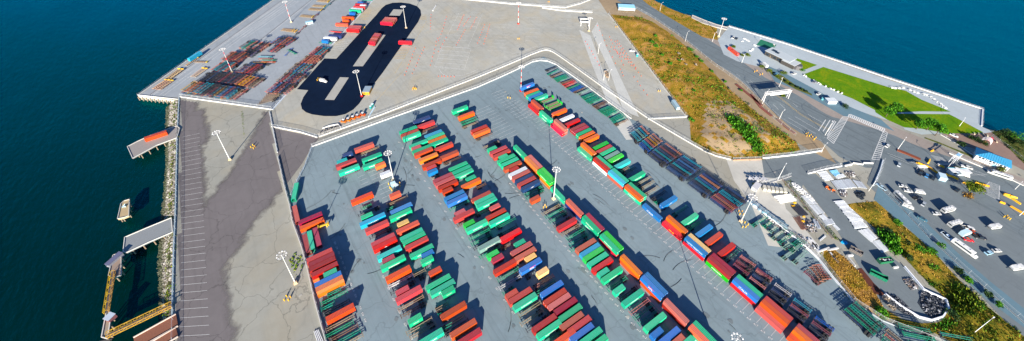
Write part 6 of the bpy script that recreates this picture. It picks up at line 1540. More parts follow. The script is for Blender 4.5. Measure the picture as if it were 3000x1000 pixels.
if MASS: struct('lower_trailer_frames', allb, mats + ['tyre'], 'stuff')

m_, t_, b_ = nt('ash'); g_ = t_.nodes.new('ShaderNodeNewGeometry'); t_.links.new(ramp(t_, g_.outputs['Random Per Island'], [(.0, (.02, .025, .035)), (.7, (.06, .07, .09)), (.88, (.2, .2, .22)), (1, (.5, .52, .55))]), b_.inputs['Base Color']); M['ash'] = m_
pile_block(213, -38, 209, -43, rad(-45), 12.4, 'gdg', 2, 'last green block by the bottom right corner', 'green piles at the bottom right')
# rubble and scrap
def rubble(name, P, n, r0, r1, mat, z=0, pile=0):
    b = MB(); x0, x1 = min(p[0] for p in P), max(p[0] for p in P); y0, y1 = min(p[1] for p in P), max(p[1] for p in P); c = 0
    while c < n:
        x, y = RND.uniform(x0, x1), RND.uniform(y0, y1)
        if not inpoly(x, y, P): continue
        h = pile * min(1, pdist(x, y, P) / 2.5) * RND.random(); c += 1
        if RND.random() < .6: rock(b, x, y, z + .15 + h, RND.uniform(r0, r1))
        else: b.box(x, y, z + .05 + h, RND.uniform(r0, r1 * 3), RND.uniform(.1, r1), RND.uniform(.1, r1), RND.random() * 3)
    return struct(name, b, mat, 'stuff')
rubble('rubble_heap', [(16.5, 254.1), (20.6, 255.3), (29.9, 253.9), (30.5, 250.5), (21.0, 249.1), (16.0, 249.7)], 260, .2, .6, 'stone', 0, 1.2)
sheet('scorched_ground', [(225.0, -22.4), (228.8, -24.1), (230.1, -28.6), (228.8, -30.5), (222.4, -31.4), (216.2, -30.2), (214.8, -27.0), (217.9, -23.0)], 'soot', .07); sheet('scorched_ground', [(211.4, -13.1), (213.4, -16.3), (212.4, -21.1), (209.6, -24.4), (206.2, -21.2), (207.0, -14.7)], 'soot', .07)
rubble('burnt_debris', [(224.5, -21.6), (229.3, -23.9), (229.7, -29.3), (228.8, -30.5), (221.5, -31.6), (214.4, -28.9), (216.2, -25.4)], 300, .15, .5, 'ash', .05, .9); rubble('burnt_debris', [(211.4, -13.1), (213.4, -16.3), (212.4, -21.1), (209.6, -24.4), (207.1, -20.9), (207.4, -14.5)], 220, .15, .5, 'ash', .05, .8)
rubble('loose_scrap', [(225.9, -14.4), (230.0, -16.7), (227.8, -20.6), (222.7, -19.0)], 140, .15, .5, 'scrap', .05, .8)
rubble('loose_scrap', [(222.8, 29.7), (223.3, 26.2), (218.5, 21.9), (214.7, 25.2), (217.4, 28.7)], 120, .15, .6, 'scrap', .05, .8)
rubble('loose_scrap', [(206.3, 31.7), (208.7, 28.6), (209.7, 24.9), (207.8, 21.9), (206.8, 18.5), (203.3, 20.8), (205.3, 27.9)], 200, .15, .6, 'scrap', .05, .6)
rubble('loose_scrap', [(242.3, 48.4), (244.0, 46.3), (242.2, 38.4), (240.5, 34.2), (237.8, 33.5), (239.0, 41.4), (239.6, 44.6)], 240, .2, .6, 'white', .05, .5)
rubble('loose_scrap', [(206.1, 42.6), (207.4, 37.9), (205.9, 29.3), (203.2, 28.8), (203.4, 35.7), (203.0, 40.9)], 160, .15, .5, 'scrap', .05, .5)
rubble('loose_scrap', [(281.0, 34.3), (283.8, 30.4), (281.2, 28.2), (276.3, 29.6), (277.0, 32.1)], 60, .15, .5, 'scrap', .05, .5)
rubble('scrap_pile', [(259.6, 29.3), (264.0, 26.7), (259.6, 24.4), (256.3, 25.7)], 120, .2, .6, 'scrap', 0, 1.6)
rubble('scrap_pile', [(266.4, 22.9), (271.3, 20.0), (268.9, 18.1), (263.6, 18.1), (263.3, 20.1)], 120, .2, .6, 'soot', 0, 1.4)
rubble('dark_rubble', [(-19.7, 167.1), (-15.8, 167.6), (-14.1, 163.2), (-14.8, 158.5), (-19.2, 151.6), (-20.3, 160.3)], 60, .2, .5, 'leafolive', 0, .4)

# pipes: each bundle of pale pipes
def pipes(P, n, r, L0s, label, group='pale pipe bundles', col=(.62, .66, .70), layers=1, mat='plain', gap=1):
    """P: four corners; pipes run from edge 0-1 towards edge 3-2; n pipes across"""
    o = empty('pipe_bundle', (0, 0, 0)); w = hypot(P[1][0] - P[0][0], P[1][1] - P[0][1]); r = min(r, w / n / 2 * (.70 if gap else .9))
    for l in range(layers):
        for k in range(n - l):
            t = (k + .5 + l * .5) / n; a, q = inset(P[0], P[1], t), inset(P[3], P[2], t); j = RND.uniform(-.03, .03)
            a, q = inset(a, q, j), inset(a, q, 1 + j); b = MB(); z = .15 + r + l * r * 1.75; b.tube((a[0], a[1], z), (q[0], q[1], z), r, n=10); b.build('pipe', [mat], o, color=col)
    return tag(o, label, 'pipe bundle', group)
T1_ = '2350,400,250'
pipes([(263.9, 43.4), (260.3, 37.1), (266.1, 34.6), (269.9, 40.8)], 12, .4, 0, 'striped bundle of white pipes nearest the blue gate fence', layers=1)
pipes([(271.7, 39.6), (269.5, 35.2), (274.0, 34.6), (276.5, 37.3)], 7, .35, 0, 'bright blue-white small pipe bundle with blue ends', col=(.25, .55, .80)); pipes([(269.9, 35.9), (268.6, 33.4), (275.2, 31.4), (276.2, 33.8)], 5, .4, 0, 'short white pipe bundle below the blue one')
pipes([(263.3, 35.1), (275.0, 29.1), (271.2, 23.7), (259.5, 29.8)], 16, .5, 0, 'wide white pipe bundle with ragged ends in the middle'); pipes([(275.6, 28.2), (278.5, 23.9), (275.4, 19.5), (272.1, 23.5)], 9, .45, 0, 'white pipe bundle at the right end of the middle stack')
pipes([(248.4, 27.2), (245.5, 21.2), (250.9, 18.7), (254.0, 24.2)], 10, .5, 0, 'upper striped pipe bundle beside the pipe lane', layers=1); pipes([(245.2, 21.2), (241.2, 15.3), (247.7, 10.9), (251.1, 18.6)], 10, .5, 0, 'second striped pipe bundle beside the pipe lane', layers=1)
pipes([(242.1, 16.0), (238.0, 11.6), (245.3, 7.9), (247.8, 13.3)], 9, .5, 0, 'third striped pipe bundle beside the pipe lane', layers=1)
pipes([(238.1, 10.5), (244.5, 7.6), (241.9, 2.2), (236.0, 3.3)], 12, .4, 0, 'flat white pipe bundle below the striped ones'); pipes([(236.4, 3.2), (241.5, 1.3), (238.9, -4.3), (233.7, -2.8)], 12, .4, 0, 'lowest flat white pipe bundle of the lane')
pipes([(236.5, 39.6), (241.1, 37.3), (238.8, 31.5), (234.0, 33.9)], 11, .4, 0, 'upper flat white pipe bundle by the brown fence'); pipes([(233.7, 33.8), (238.3, 31.3), (235.5, 25.9), (230.8, 27.8)], 11, .4, 0, 'second flat white pipe bundle by the brown fence')
pipes([(230.3, 27.0), (234.2, 25.9), (232.8, 22.9), (229.5, 24.3)], 6, .4, 0, 'small white pipe bundle by the brown fence'); pipes([(229.0, 24.5), (234.5, 22.0), (232.6, 19.4), (227.1, 21.6)], 9, .35, 0, 'fourth white pipe bundle by the brown fence'); pipes([(230.2, 19.8), (232.2, 19.2), (231.3, 16.0), (228.7, 16.7)], 5, .35, 0, 'last white pipe bundle by the brown fence')
pipes([(223.4, 38.2), (229.0, 36.5), (226.5, 30.4), (221.6, 32.9)], 12, .35, 0, 'black pipe bundle in the storage yard', col=(.03, .035, .05), layers=2); pipes([(222.8, 48.9), (220.8, 43.7), (230.3, 39.4), (232.9, 44.2)], 8, .45, 0, 'white culvert pipes lying in staggered rows in storage yard', col=(.78, .78, .78), layers=2)
pipes([(217.4, 34.6), (221.6, 32.9), (216.2, 26.5), (213.0, 27.9)], 7, .15, 0, 'rusty rods laid out in the storage yard', col=(.3, .15, .1)); pipes([(214.7, 19.4), (214.2, 18.6), (220.0, 18.3), (220.2, 19.1)], 2, .5, 0, 'two short white pipes beside the brown fence corner')
P = [(-18.4, 123.1), (-15.8, 121.4), (-15.1, 116.3), (-18.2, 118.4)]
pipes([(-18.4, 123.1), (-16.2, 122.5), (-15.5, 115.0), (-18.2, 116.0)], 4, .45, 0, 'pale pipes beside the fence at the bottom left edge', col=(.6, .62, .65))
def blocks(P, n, where):
    for i in range(n):
        a = inset(P[0], P[1], i / max(1, n - 1)); o = empty('concrete_block_stack', (a[0], a[1], 0), rad(-50)); b = MB()
        for l in range(3): c = MB(); c.box(0, 0, l * .62, 1.8 - l * .05, 3.4 - l * .1, .6); c.build('block', ['plain'], o, color=(.52, .50, .42))
        tag(o, 'stack of concrete blocks, %s from left of those %s' % (ORD[i + 1], where), 'block stack', 'concrete block stacks %s' % where)
blocks([(223.8, 54.9), (231.7, 46.8)], 6, 'in the storage yard')
for i, P in enumerate(([(227.6, 39.2), (229.5, 38.7)], [(224.6, 39.1), (226.6, 37.5)], [(222.5, 31.9), (223.3, 31.0)], [(218.7, 30.9), (220.2, 29.2)], [(221.5, 60.8), (222.4, 60.0)])):
    b = MB(); L0 = max(1.5, hypot(P[1][0] - P[0][0], P[1][1] - P[0][1])); b.box(L0 / 2, 0, 0, L0, .5, .3); b.box(L0 / 2, .7, 0, L0 * .8, .4, .35); b.box(L0 / 2, .3, .3, L0 * .6, .5, .2)
    tag(b.build('timber_dunnage', ['plain'], loc=(P[0][0], P[0][1], .04), rz=atan2(P[1][1] - P[0][1], P[1][0] - P[0][0]), color=(.7, .42, .03)), 'yellow timber bundle, %s from the top in the storage yard' % ORD[i + 1], 'timber', 'yellow timber')
# scrap sheets
for i, (P, c) in enumerate((([(219.9, 27.7), (220.7, 24.9)], (.05, .3, .5)), ([(210.9, 23.4), (208.5, 17.3)], (.6, .6, .6)), ([(226.1, 27.5), (221.6, 22.8)], (.35, .4, .45)), ([(223.9, 12.2), (223.6, 9.9)], (.0, .35, .65)), ([(210.3, 20.8), (206.8, 16.1)], (.55, .58, .6)))):
    a, q = P; L0 = hypot(q[0] - a[0], q[1] - a[1]); b = MB(); b.box(0, 0, .2, L0, 1.4, .15); b.box(.4, .9, .1, L0 * .7, .8, .5); b.box(-.5, -.9, .0, L0 * .5, .7, .8)
    tag(b.build('scrap_bundle', ['plain'], loc=((a[0] + q[0]) / 2, (a[1] + q[1]) / 2, .04), rz=atan2(q[1] - a[1], q[0] - a[0]), color=c), ('blue', 'white', 'grey', 'bright blue', 'pale')[i] + ' scrap bundle lying by the brown fence', 'scrap')
def dumpster(P, yaw, L0, label, load, c=(.01, .14, .07)):
    o = empty('dumpster', (P[0], P[1], 0), yaw); b = MB(); h = 1.9; w = 2.3
    for s in (-1, 1):
        b.box(0, s * w / 2, .25, L0, .12, h)
        for k in range(6): b.box(-L0 / 2 + L0 * (k + .5) / 6, s * (w / 2 + .08), .25, .12, .1, h)
        b.box(s * L0 / 2, 0, .25, .12, w - .14, h)
    b.box(0, 0, .2, L0, w - .14, .1); b.build('body', ['plain'], o, color=c); b = MB()
    for _ in range(60 if load else 18):
        b.box(RND.uniform(-L0 * .42, L0 * .42), RND.uniform(-.9, .9), RND.uniform(.4, 1.8) if load else .35, RND.uniform(.2, 1), RND.uniform(.2, .6), RND.uniform(.1, .4), RND.random() * 3)
    b.build('load', ['scrap' if load else 'rust'], o); return tag(o, label, 'dumpster', 'green dumpsters')
dumpster([(229.1, -5.4)][0], rad(-22) + rad(-5), 7, 'green dumpster heaped with rubbish', 1); dumpster([(217.2, -6.8)][0], rad(-72), 7, 'green dumpster standing open with rusty inside', 0); dumpster([(222.7, 5.3)][0], rad(-78), 5.5, 'grey dumpster holding brush beside the pipe lane', 1, (.16, .15, .14))
# ------------------------------------------------------------------ vehicles
def wheels(o, xs, w, r=.33):
    k = ('w', r)
    if k not in NS:
        b = MB(); b.tube((0, -.12, 0), (0, .12, 0), r, n=12); b.tube((0, -.13, 0), (0, .13, 0), r * .55, n=8, mi=1); NS[k] = b.data('wheel', ['tyre', 'steel'])
    for x in xs:
        for s in (-1, 1): link('wheel', NS[k], o, (x, s * (w / 2 - .1), r), 0, (.5, .5, .5))
def loft(b, secs, mi=0, caps=True):
    """secs: list of (x, half width low, z low, half width high, z high)"""
    vs = []
    for x, wl, zl, wh, zh in secs: vs += [(x, -wl, zl), (x, wl, zl), (x, wh, zh), (x, -wh, zh)]
    fs = []
    for i in range(len(secs) - 1):
        a, c = 4 * i, 4 * i + 4
        for k in range(4): fs.append((a + k, a + (k + 1) % 4, c + (k + 1) % 4, c + k))
    if caps: fs += [(3, 2, 1, 0), tuple(4 * (len(secs) - 1) + k for k in range(4))]
    fs = [f[::-1] for f in fs]; b.add(vs, fs, mi)
def car(P, Q, col, label, kind='car', group='parked vehicles'):
    """car with its nose towards Q"""
    x, y = P; a = atan2(Q[1] - y, Q[0] - x); o = empty('parked_' + {'car': 'car', 'van': 'van', 'pickup': 'pickup_truck', 'bus': 'bus', 'rv': 'motorhome', 'trailer': 'caravan', 'truck': 'box_truck'}[kind], (x, y, .06), a)
    if kind == 'car':
        L0, w = 4.6, 1.8; b = MB(); loft(b, [(-2.3, .8, .35, .78, .75), (-2.2, .88, .3, .82, .95), (-1.2, .9, .28, .84, .98), (.9, .9, .28, .84, .95), (2.0, .88, .3, .78, .8), (2.3, .78, .35, .7, .62)]); b.build('body', ['gloss'], o, color=col)
        b = MB(); loft(b, [(-1.9, .80, .93, .76, .96), (-1.2, .82, .93, .62, 1.38), (.2, .82, .93, .64, 1.4), (1.1, .80, .92, .76, .95)]); b.build('glasshouse', ['glass'], o)
        b = MB(); loft(b, [(-1.15, .62, 1.38, .6, 1.43), (.15, .64, 1.4, .62, 1.45)]); b.build('roof', ['gloss'], o, color=col); wheels(o, (-1.4, 1.4), w)
    elif kind == 'van':
        b = MB(); loft(b, [(-2.7, .95, .35, .85, 1.95), (-2.6, .98, .3, .88, 2.05), (1.3, .98, .3, .88, 2.05), (1.9, .97, .3, .88, 1.15), (2.7, .9, .35, .8, .95)]); b.build('body', ['gloss'], o, color=col)
        b = MB(); loft(b, [(1.32, .90, 1.3, .84, 1.95), (1.85, .9, 1.2, .87, 1.22)]); b.build('windscreen', ['glass'], o); [MB().box(q, 0, 1.3, 1.3, 1.9, .45).build('side_window', ['glass'], o) for q in (.3, -1.7)]; wheels(o, (-1.7, 1.7), 1.9)
    elif kind == 'pickup':
        b = MB(); loft(b, [(-2.8, .92, .4, .92, .95), (-.7, .92, .4, .92, .95), (1.4, .92, .4, .88, 1.0), (2.8, .88, .4, .8, .85)]); b.build('body', ['gloss'], o, color=col)
        b = MB(); b.box(-1.75, 0, .97, 1.9, 1.55, .02); b.build('bed', ['tyre'], o); b = MB()
        for s in (-1, 1): b.box(-1.75, s * .86, .95, 2.1, .12, .18)
        b.box(-2.75, 0, .95, .1, 1.7, .18); b.build('bed_side', ['gloss'], o, color=col)
        b = MB(); loft(b, [(-.7, .85, .96, .72, 1.6), (.6, .85, .96, .72, 1.6), (1.3, .84, .98, .8, 1.0)]); b.build('cab_glass', ['glass'], o); b = MB(); b.box(-.05, 0, 1.58, 1.3, 1.45, .08); b.build('roof', ['gloss'], o, color=col); wheels(o, (-1.8, 1.9), 1.9, .38)
    elif kind == 'truck':
        b = MB(); b.box(-1.6, 0, .9, 5.2, 2.3, 2.5); b.build('cargo_box', ['plain'], o, color=col); b = MB(); b.box(-.3, 0, .5, 8, .9, .35); b.build('chassis', ['rail'], o)
        b = MB(); loft(b, [(1.2, 1.05, .5, 1.0, 2.3), (2.3, 1.05, .5, 1.0, 2.3), (2.8, 1.05, .5, .98, 1.5), (3.7, 1.0, .5, .9, 1.25)]); b.build('cab', ['gloss'], o, color=col); b = MB(); loft(b, [(2.32, .92, 1.55, .9, 2.2), (2.78, .92, 1.5, .92, 1.53)]); b.build('windscreen', ['glass'], o); wheels(o, (-3, 2.8), 2.2, .45)
    elif kind in ('bus', 'rv'):
        L0 = 11.0 if kind == 'bus' else 8.0; h = 2.7; b = MB(); w = 1.2
        loft(b, [(-L0 / 2, w, .4, w * .92, h), (L0 * .32, w, .4, w * .92, h), (L0 * .36, w, .4, w * .92, h - .25), (L0 * .39, w * .95, .4, w * .9, 1.4), (L0 / 2, w * .85, .4, w * .75, 1.15)] if kind == 'bus' else [(-L0 / 2, w, .4, w * .95, h), (L0 / 2 - .3, w, .4, w * .95, h), (L0 / 2, w, .4, w * .9, 1.7)])
        b.build('body', ['gloss'], o, color=col)
        for s in (-1, 1): MB().box(-.05 * L0, s * (w - .03), 1.45, L0 * .66, .07, .75).build('side_window', ['glass'], o)
        b = MB(); b.box(-L0 / 2, 0, 1.5, .06, 1.6, .7); b.build('rear_window', ['glass'], o); b = MB()
        if kind == 'bus': loft(b, [(L0 * .362, w * .9, 1.5, w * .84, h - .3), (L0 * .392, w * .88, 1.45, w * .86, 1.5)])
        else: b.box(L0 / 2 - .05, 0, 1.75, .2, 2.0, .7)
        b.build('windscreen', ['glass'], o); b = MB()
        for k in (-.3, -.05, .2): b.box(L0 * k, 0, h - .02, .9, .8, .22)
        b.build('roof_hatch', ['plain'], o, color=(.7, .7, .7)); wheels(o, (-L0 * .3, L0 * .34), 2.3, .48)
    else:
        b = MB(); loft(b, [(-3.2, 1.0, .7, .9, 1.3), (-2.8, 1.15, .45, 1.0, 2.3), (2.6, 1.15, .45, 1.0, 2.3), (3.3, 1.0, .8, .9, 1.6)]); b.build('body', ['gloss'], o, color=col)
        b = MB(); b.box(0, 0, 1.35, 2.0, 2.27, .6); b.build('side_window', ['glass'], o); b = MB(); b.box(0, 0, 2.3, .8, .8, .15); b.build('roof_hatch', ['plain'], o, color=(.7, .7, .7)); b = MB(); b.beam((3.2, 0, .5), (4.4, 0, .45), .15); b.build('tow_bar', ['rail'], o); wheels(o, (-.6, .3), 2.2, .36)
    cat = {'car': 'car', 'van': 'van', 'pickup': 'pickup truck', 'bus': 'bus', 'rv': 'motorhome', 'trailer': 'caravan', 'truck': 'truck'}[kind]
    return tag(o, label, cat, group)
WHT, SIL, BLK, RED, BLU = (.62, .63, .62), (.42, .46, .50), (.02, .022, .03), (.60, .04, .02), (.04, .20, .42)
V = [
 ('car', [(314.4, 16.8), (319.2, 17.7)], SIL, 'silver car alone at the upper left of the right lot'),
 ('pickup', [(317.3, 6.3), (313.8, 6.2)], BLK, 'black pickup under the white board, left of the blue car'),
 ('car', [(317.9, 3.4), (320.9, 3.8)], BLU, 'light blue car between the two dark parked vehicles'),
 ('car', [(318.8, 0.4), (322.0, 0.6)], BLK, 'dark car right of the light blue car'),
 ('car', [(295.3, 8.5), (296.9, 6.7)], WHT, 'white car at the upper left end of the diagonal of cars'),
 ('car', [(293.6, 5.2), (294.8, 3.6)], WHT, 'white car second in the diagonal of cars'),
 ('van', [(298.3, 1.0), (299.6, -0.6)], WHT, 'white van right of the two white cars'),
 ('pickup', [(291.9, 0.2), (294.6, -1.1)], BLK, 'black pickup below the white van'),
 ('car', [(289.7, -3.5), (292.3, -3.5)], SIL, 'pale car standing askew below the black pickup'),
 ('bus', [(282.4, 4.5), (279.7, -0.0)], WHT, 'long white bus on the frontage road, upper one'),
 ('car', [(287.6, -10.3), (289.0, -11.6)], WHT, 'white car left of the upper motorhome'),
 ('rv', [(295.4, -12.9), (299.9, -14.5)], WHT, 'upper white motorhome in the middle of the lot'),
 ('rv', [(286.7, -18.2), (291.8, -20.0)], WHT, 'lower white motorhome in the middle of the lot'),
 ('pickup', [(290.3, -23.3), (292.0, -25.0)], WHT, 'white pickup right of the lower motorhome'),
 ('truck', [(284.1, -23.6), (289.6, -25.3)], (.55, .72, .8), 'pale blue truck with box behind the red cars'),
 ('car', [(280.9, -25.7), (282.0, -27.1)], RED, 'bright red car below the pale blue truck'),
 ('car', [(289.1, -26.1), (288.8, -27.1)], RED, 'red car squeezed behind the pale blue truck'),
 ('pickup', [(287.9, -28.8), (289.2, -30.3)], BLK, 'black pickup right of the red cars'),
 ('trailer', [(303.0, -31.3), (299.6, -29.6)], WHT, 'white caravan alone in the right lot'),
 ('trailer', [(280.1, -44.6), (276.2, -42.7)], WHT, 'white caravan at the right edge of the picture'),
 ('car', [(279.7, -34.2), (282.5, -35.3)], (.35, .55, .68), 'pale blue car of the pair in the lower lot'),
 ('car', [(284.9, -36.2), (286.9, -37.5)], WHT, 'white car of the pair in the lower lot'),
 ('car', [(276.6, -6.8), (276.8, -8.9)], (.05, .12, .18), 'dark car on the frontage road below the upper bus'),
 ('pickup', [(273.7, -18.6), (273.0, -20.4)], (.6, .72, .8), 'white pickup with trailer on the frontage road'),
 ('bus', [(271.6, -26.3), (270.6, -30.5)], WHT, 'white bus on the frontage road, lower one'),
 ('van', [(279.9, 1.0), (280.5, -0.7)], WHT, 'white van at the upper end of the frontage road'),
 ('pickup', [(283.6, 15.6), (284.0, 17.6)], (.35, .5, .6), 'grey pickup in shade at the head of the frontage road'),
 ('car', [(319.4, -11.3), (321.1, -11.5)], BLK, 'black car beside the bushy island'),
 ('car', [(328.2, 28.0), (330.2, 27.9)], WHT, 'white car in the lane right of the crosswalk') ,
 ('pickup', [(347.8, -8.4), (346.6, -6.0)], WHT, 'white pickup in the lane past the booths'),
 ('bus', [(355.8, -22.1), (354.4, -18.2)], WHT, 'white passenger bus on the street below the blue-roofed building'),
 ('truck', [(337.6, -8.5), (338.6, -11.6)], WHT, 'white box truck at the checkpoint booth'),
 ('car', [(363.2, 107.4), (366.6, 106.5)], WHT, 'white car parked at the park bays, upper one'), ('car', [(365.2, 91.8), (368.4, 91.5)], (.25, .25, .3), 'dark grey car parked at the park bays'), ('car', [(350.8, 82.2), (354.2, 81.9)], WHT, 'white car parked beside the striped shelter'),
 ('pickup', [(376.9, 171.3), (380.1, 172.1)], WHT, 'white pickup on the pier car park'), ('car', [(377.7, 168.5), (380.3, 169.0)], BLK, 'dark car in the shade beside the white pickup on the pier'),
 ('truck', [(353.7, 128.6), (355.8, 132.8)], WHT, 'long white truck parked by the hedge opposite the dark building'), ('car', [(350.0, 115.7), (352.9, 115.6)], (.1, .25, .35), 'dark blue car in tree shade by the hedge'),
 ('car', [(277.5, 208.3), (279.1, 206.9)], WHT, 'white car beside the teal toilet at the hill wall'), ('car', [(378.7, 6.0), (378.8, 4.9)], WHT, 'white car in the shade above the playground'),
 ('truck', [(35.7, 313.0), (38.3, 309.6)], WHT, 'white box truck driving on the black asphalt'),
]
for kind, P, col, lab in V:
    o = car(P[0], P[1], col, lab, kind)
    if 'black asphalt' in lab: o.scale = (.8, .8, .8)
P = [(243.7, 135.1), (245.3, 138.2)]; x, y = P[0]
o = empty('parked_truck_trailer', (x, y, 0), atan2(P[1][1] - y, P[1][0] - x)); b = MB(); b.box(0, 0, .9, 9, 2.5, 2.6); b.build('cargo_box', ['plain'], o, color=(.35, .5, .55)); wheels(o, (-3.6, -2.5, 3), 2.4, .48); tag(o, 'grey boxy trailer parked at the point of the truck yard wall', 'trailer')
# yard tractors
for i, P in enumerate([(33.9, 255.7), (37.1, 255.4), (40.5, 255.6), (43.7, 255.5), (47.5, 255.5)]):
    o = empty('yard_tractor', (P[0], P[1], .03), rad(-50)); b = MB(); loft(b, [(-2.2, .9, .5, .9, .95), (1.2, .95, .45, .9, 1.3), (2.4, .95, .45, .85, 1.25)]); b.build('body', ['plain'], o, color=(.70, .16, .02))
    b = MB(); loft(b, [(-.2, .6, 1.0, .6, 2.6), (1.3, .7, 1.0, .6, 2.6)]); b.build('cab', ['glass'], o); b = MB(); b.box(.55, 0, 2.6, 1.7, 1.4, .14); b.build('cab_roof', ['plain'], o, color=(.8, .8, .8))
    b = MB(); b.tube((-1.5, -.6, .6), (-1.5, -.6, 2.7), .1); b.build('exhaust', ['plain'], o, color=(.5, .5, .5)); wheels(o, (-1.6, 1.5), 2.2, .5)
    tag(o, 'orange yard tractor with white roof, %s from left of the five' % ORD[i + 1], 'yard tractor', 'orange yard tractors parked side by side')
P = [(255.8, 34.6), (256.2, 31.1)]
o = empty('telescopic_loader', (P[0][0], P[0][1], 0), atan2(P[1][1] - P[0][1], P[1][0] - P[0][0])); b = MB(); loft(b, [(0, .9, .5, .8, 1.1), (4, .9, .5, .8, 1.2)]); b.beam((.2, 0, 1.6), (4.8, .2, 1.2), .4); b.build('body', ['plain'], o, color=(.72, .22, .03))
b = MB(); b.box(2.6, -.5, 1.1, 1.3, .9, 1.2); b.build('cab', ['glass'], o); b = MB(); b.box(5.2, 0, .2, .1, 1.4, .8); b.box(5.9, -.4, .2, 1.3, .12, .06); b.box(5.9, .4, .2, 1.3, .12, .06); b.build('fork', ['rail'], o); wheels(o, (.8, 3.3), 2.1, .55); tag(o, 'orange telescopic loader among the pipe stacks', 'loader')
P = [(-2.9, 175.0), (2.1, 174.3)]; b = MB(); L0 = hypot(P[1][0] - P[0][0], P[1][1] - P[0][1]); b.box(L0 / 2, 0, 2.0, L0, .8, .5); b.box(0, 0, 1.6, .5, 2.2, 1.0); b.box(L0, 0, 1.6, .5, 2.2, 1.0); b.box(1, 0, 0, .5, .5, 2); b.box(L0 - 1, 0, 0, .5, .5, 2)
tag(b.build('lifting_beam', ['plain'], loc=(P[0][0], P[0][1], 0), rz=atan2(P[1][1] - P[0][1], P[1][0] - P[0][0]), color=(.75, .48, .02)), 'yellow lifting beam beside the green and maroon upright containers', 'lifting beam')

# ------------------------------------------------------------------ checkpoint
YB = []
for P in ([(326.3, 11.4), (327.1, 8.2)], [(327.1, 8.2), (327.9, 5.1)], [(327.9, 5.1), (326.7, 1.9)], [(326.7, 1.9), (326.2, -0.7)], [(329.3, -2.8), (330.3, -5.8)], [(330.3, -5.8), (330.6, -8.8)], [(330.1, -11.1), (330.4, -13.2)], [(342.5, -4.0), (343.5, -7.7)], [(335.6, 2.4), (335.8, -0.5)],
          [(336.0, -15.4), (337.5, -18.3)], [(337.5, -18.3), (339.2, -21.3)], [(338.6, -27.7), (340.5, -30.4)], [(340.0, -30.5), (341.3, -33.4)], [(338.3, -28.0), (338.3, -31.5)], [(338.3, -31.5), (336.8, -35.6)], [(329.0, -28.2), (329.7, -30.4)], [(330.1, -32.5), (329.0, -38.7)], [(331.6, 6.7), (337.0, 7.3)], [(346.6, 9.5), (349.4, 9.0)]):
    YB.append(P)
for i, P in enumerate(sorted(YB, key=lambda p: p[0][0])):
    (ax, ay), (bx, by) = P; L0 = hypot(bx - ax, by - ay); b = MB(); yw = atan2(by - ay, bx - ax); b.box(L0 / 2, 0, 0, L0, .9, .35); b.box(L0 / 2, 0, .35, L0, .5, .65, top=.9)
    tag(b.build('yellow_barrier', ['plain'], loc=(ax, ay, .06), rz=yw, color=(.78, .43, .01)), 'yellow water-filled barrier, %s from left round the checkpoint' % ORD[i + 1], 'barrier', 'yellow barriers round the checkpoint')
P = [(343.7, -1.4), (352.0, -2.3)]
o = empty('checkpoint_gantry', (P[0][0], P[0][1], 0), atan2(P[1][1] - P[0][1], P[1][0] - P[0][0])); b = MB()
for x in (0, 7): 
    for y in (-1, 1): b.beam((x, y, 0), (x, y, 5), .25)
b.build('leg', ['plain'], o, color=(.7, .74, .78)); b = MB()
for y in (-1, 1): b.beam((-1.5, y, 5), (9, y, 5), .25)
for k in range(6): b.beam((-1.5 + k * 2, -1, 5), (-1.5 + k * 2, 1, 5), .15)
b.build('top_frame', ['plain'], o, color=(.75, .78, .82)); b = MB(); b.box(5.5, 0, 5.3, 3.2, 1.8, .2); b.build('panel', ['plain'], o, color=(.25, .55, .75)); tag(o, 'pale gantry with blue panel over the checkpoint lane', 'gantry')
P = [(336.3, -6.9)][0]
o = empty('checkpoint_booth', (P[0], P[1], 0), rad(-38)); b = MB(); b.box(0, 0, 0, 11, 3, 3.0); b.build('wall', ['plain'], o, color=(.5, .62, .68)); b = MB(); b.box(0, 0, 3.0, 12, 3.6, .2); b.build('roof', ['plain'], o, color=(.82, .84, .84)); b = MB(); b.box(0, 1.85, 2.9, 12.1, .15, .4); b.build('fascia', ['plain'], o, color=(.02, .40, .50))
b = MB(); 
for k in (-3, 0, 3): b.box(k, -1.53, 1.2, 1.8, .06, 1.0)
b.build('window', ['glass'], o); tag(o, 'long white-roofed checkpoint booth with teal edge', 'booth')
shed([(322.9, -2.4)][0], 4.5, 3.5, 2.6, rad(30), (.30, .48, .62), 'blue-grey booth with white awning beside the yellow barriers', 'booth', 'guard_booth', (.55, .72, .82))
P = [(320.8, 7.6)][0]; o = empty('white_canopy', (P[0], P[1], 0), rad(-33)); b = MB(); b.box(0, 0, 3, 5.5, 2.2, .15); b.build('roof', ['plain'], o, color=(.85, .87, .87)); 
for sx in (-2.5, 2.5): b = MB(); b.box(sx, 0, 0, .15, .15, 3); b.build('leg', ['plain'], o, color=(.6, .6, .6))
tag(o, 'small white canopy above the black pickup', 'canopy')
P = [(335.9, 2.3)][0]; o = empty('barrier_gate', (P[0], P[1], 0), rad(-35)); b = MB(); b.box(0, 0, 0, 1.5, 1, 1.1); b.build('base', ['plain'], o, color=(.7, .72, .75)); b = MB(); b.beam((0, 0, 1), (8, 0, 1.1), .25); b.build('arm', ['plain'], o, color=(.8, .8, .8)); tag(o, 'striped barrier gate with pale arm at the checkpoint lane', 'gate')

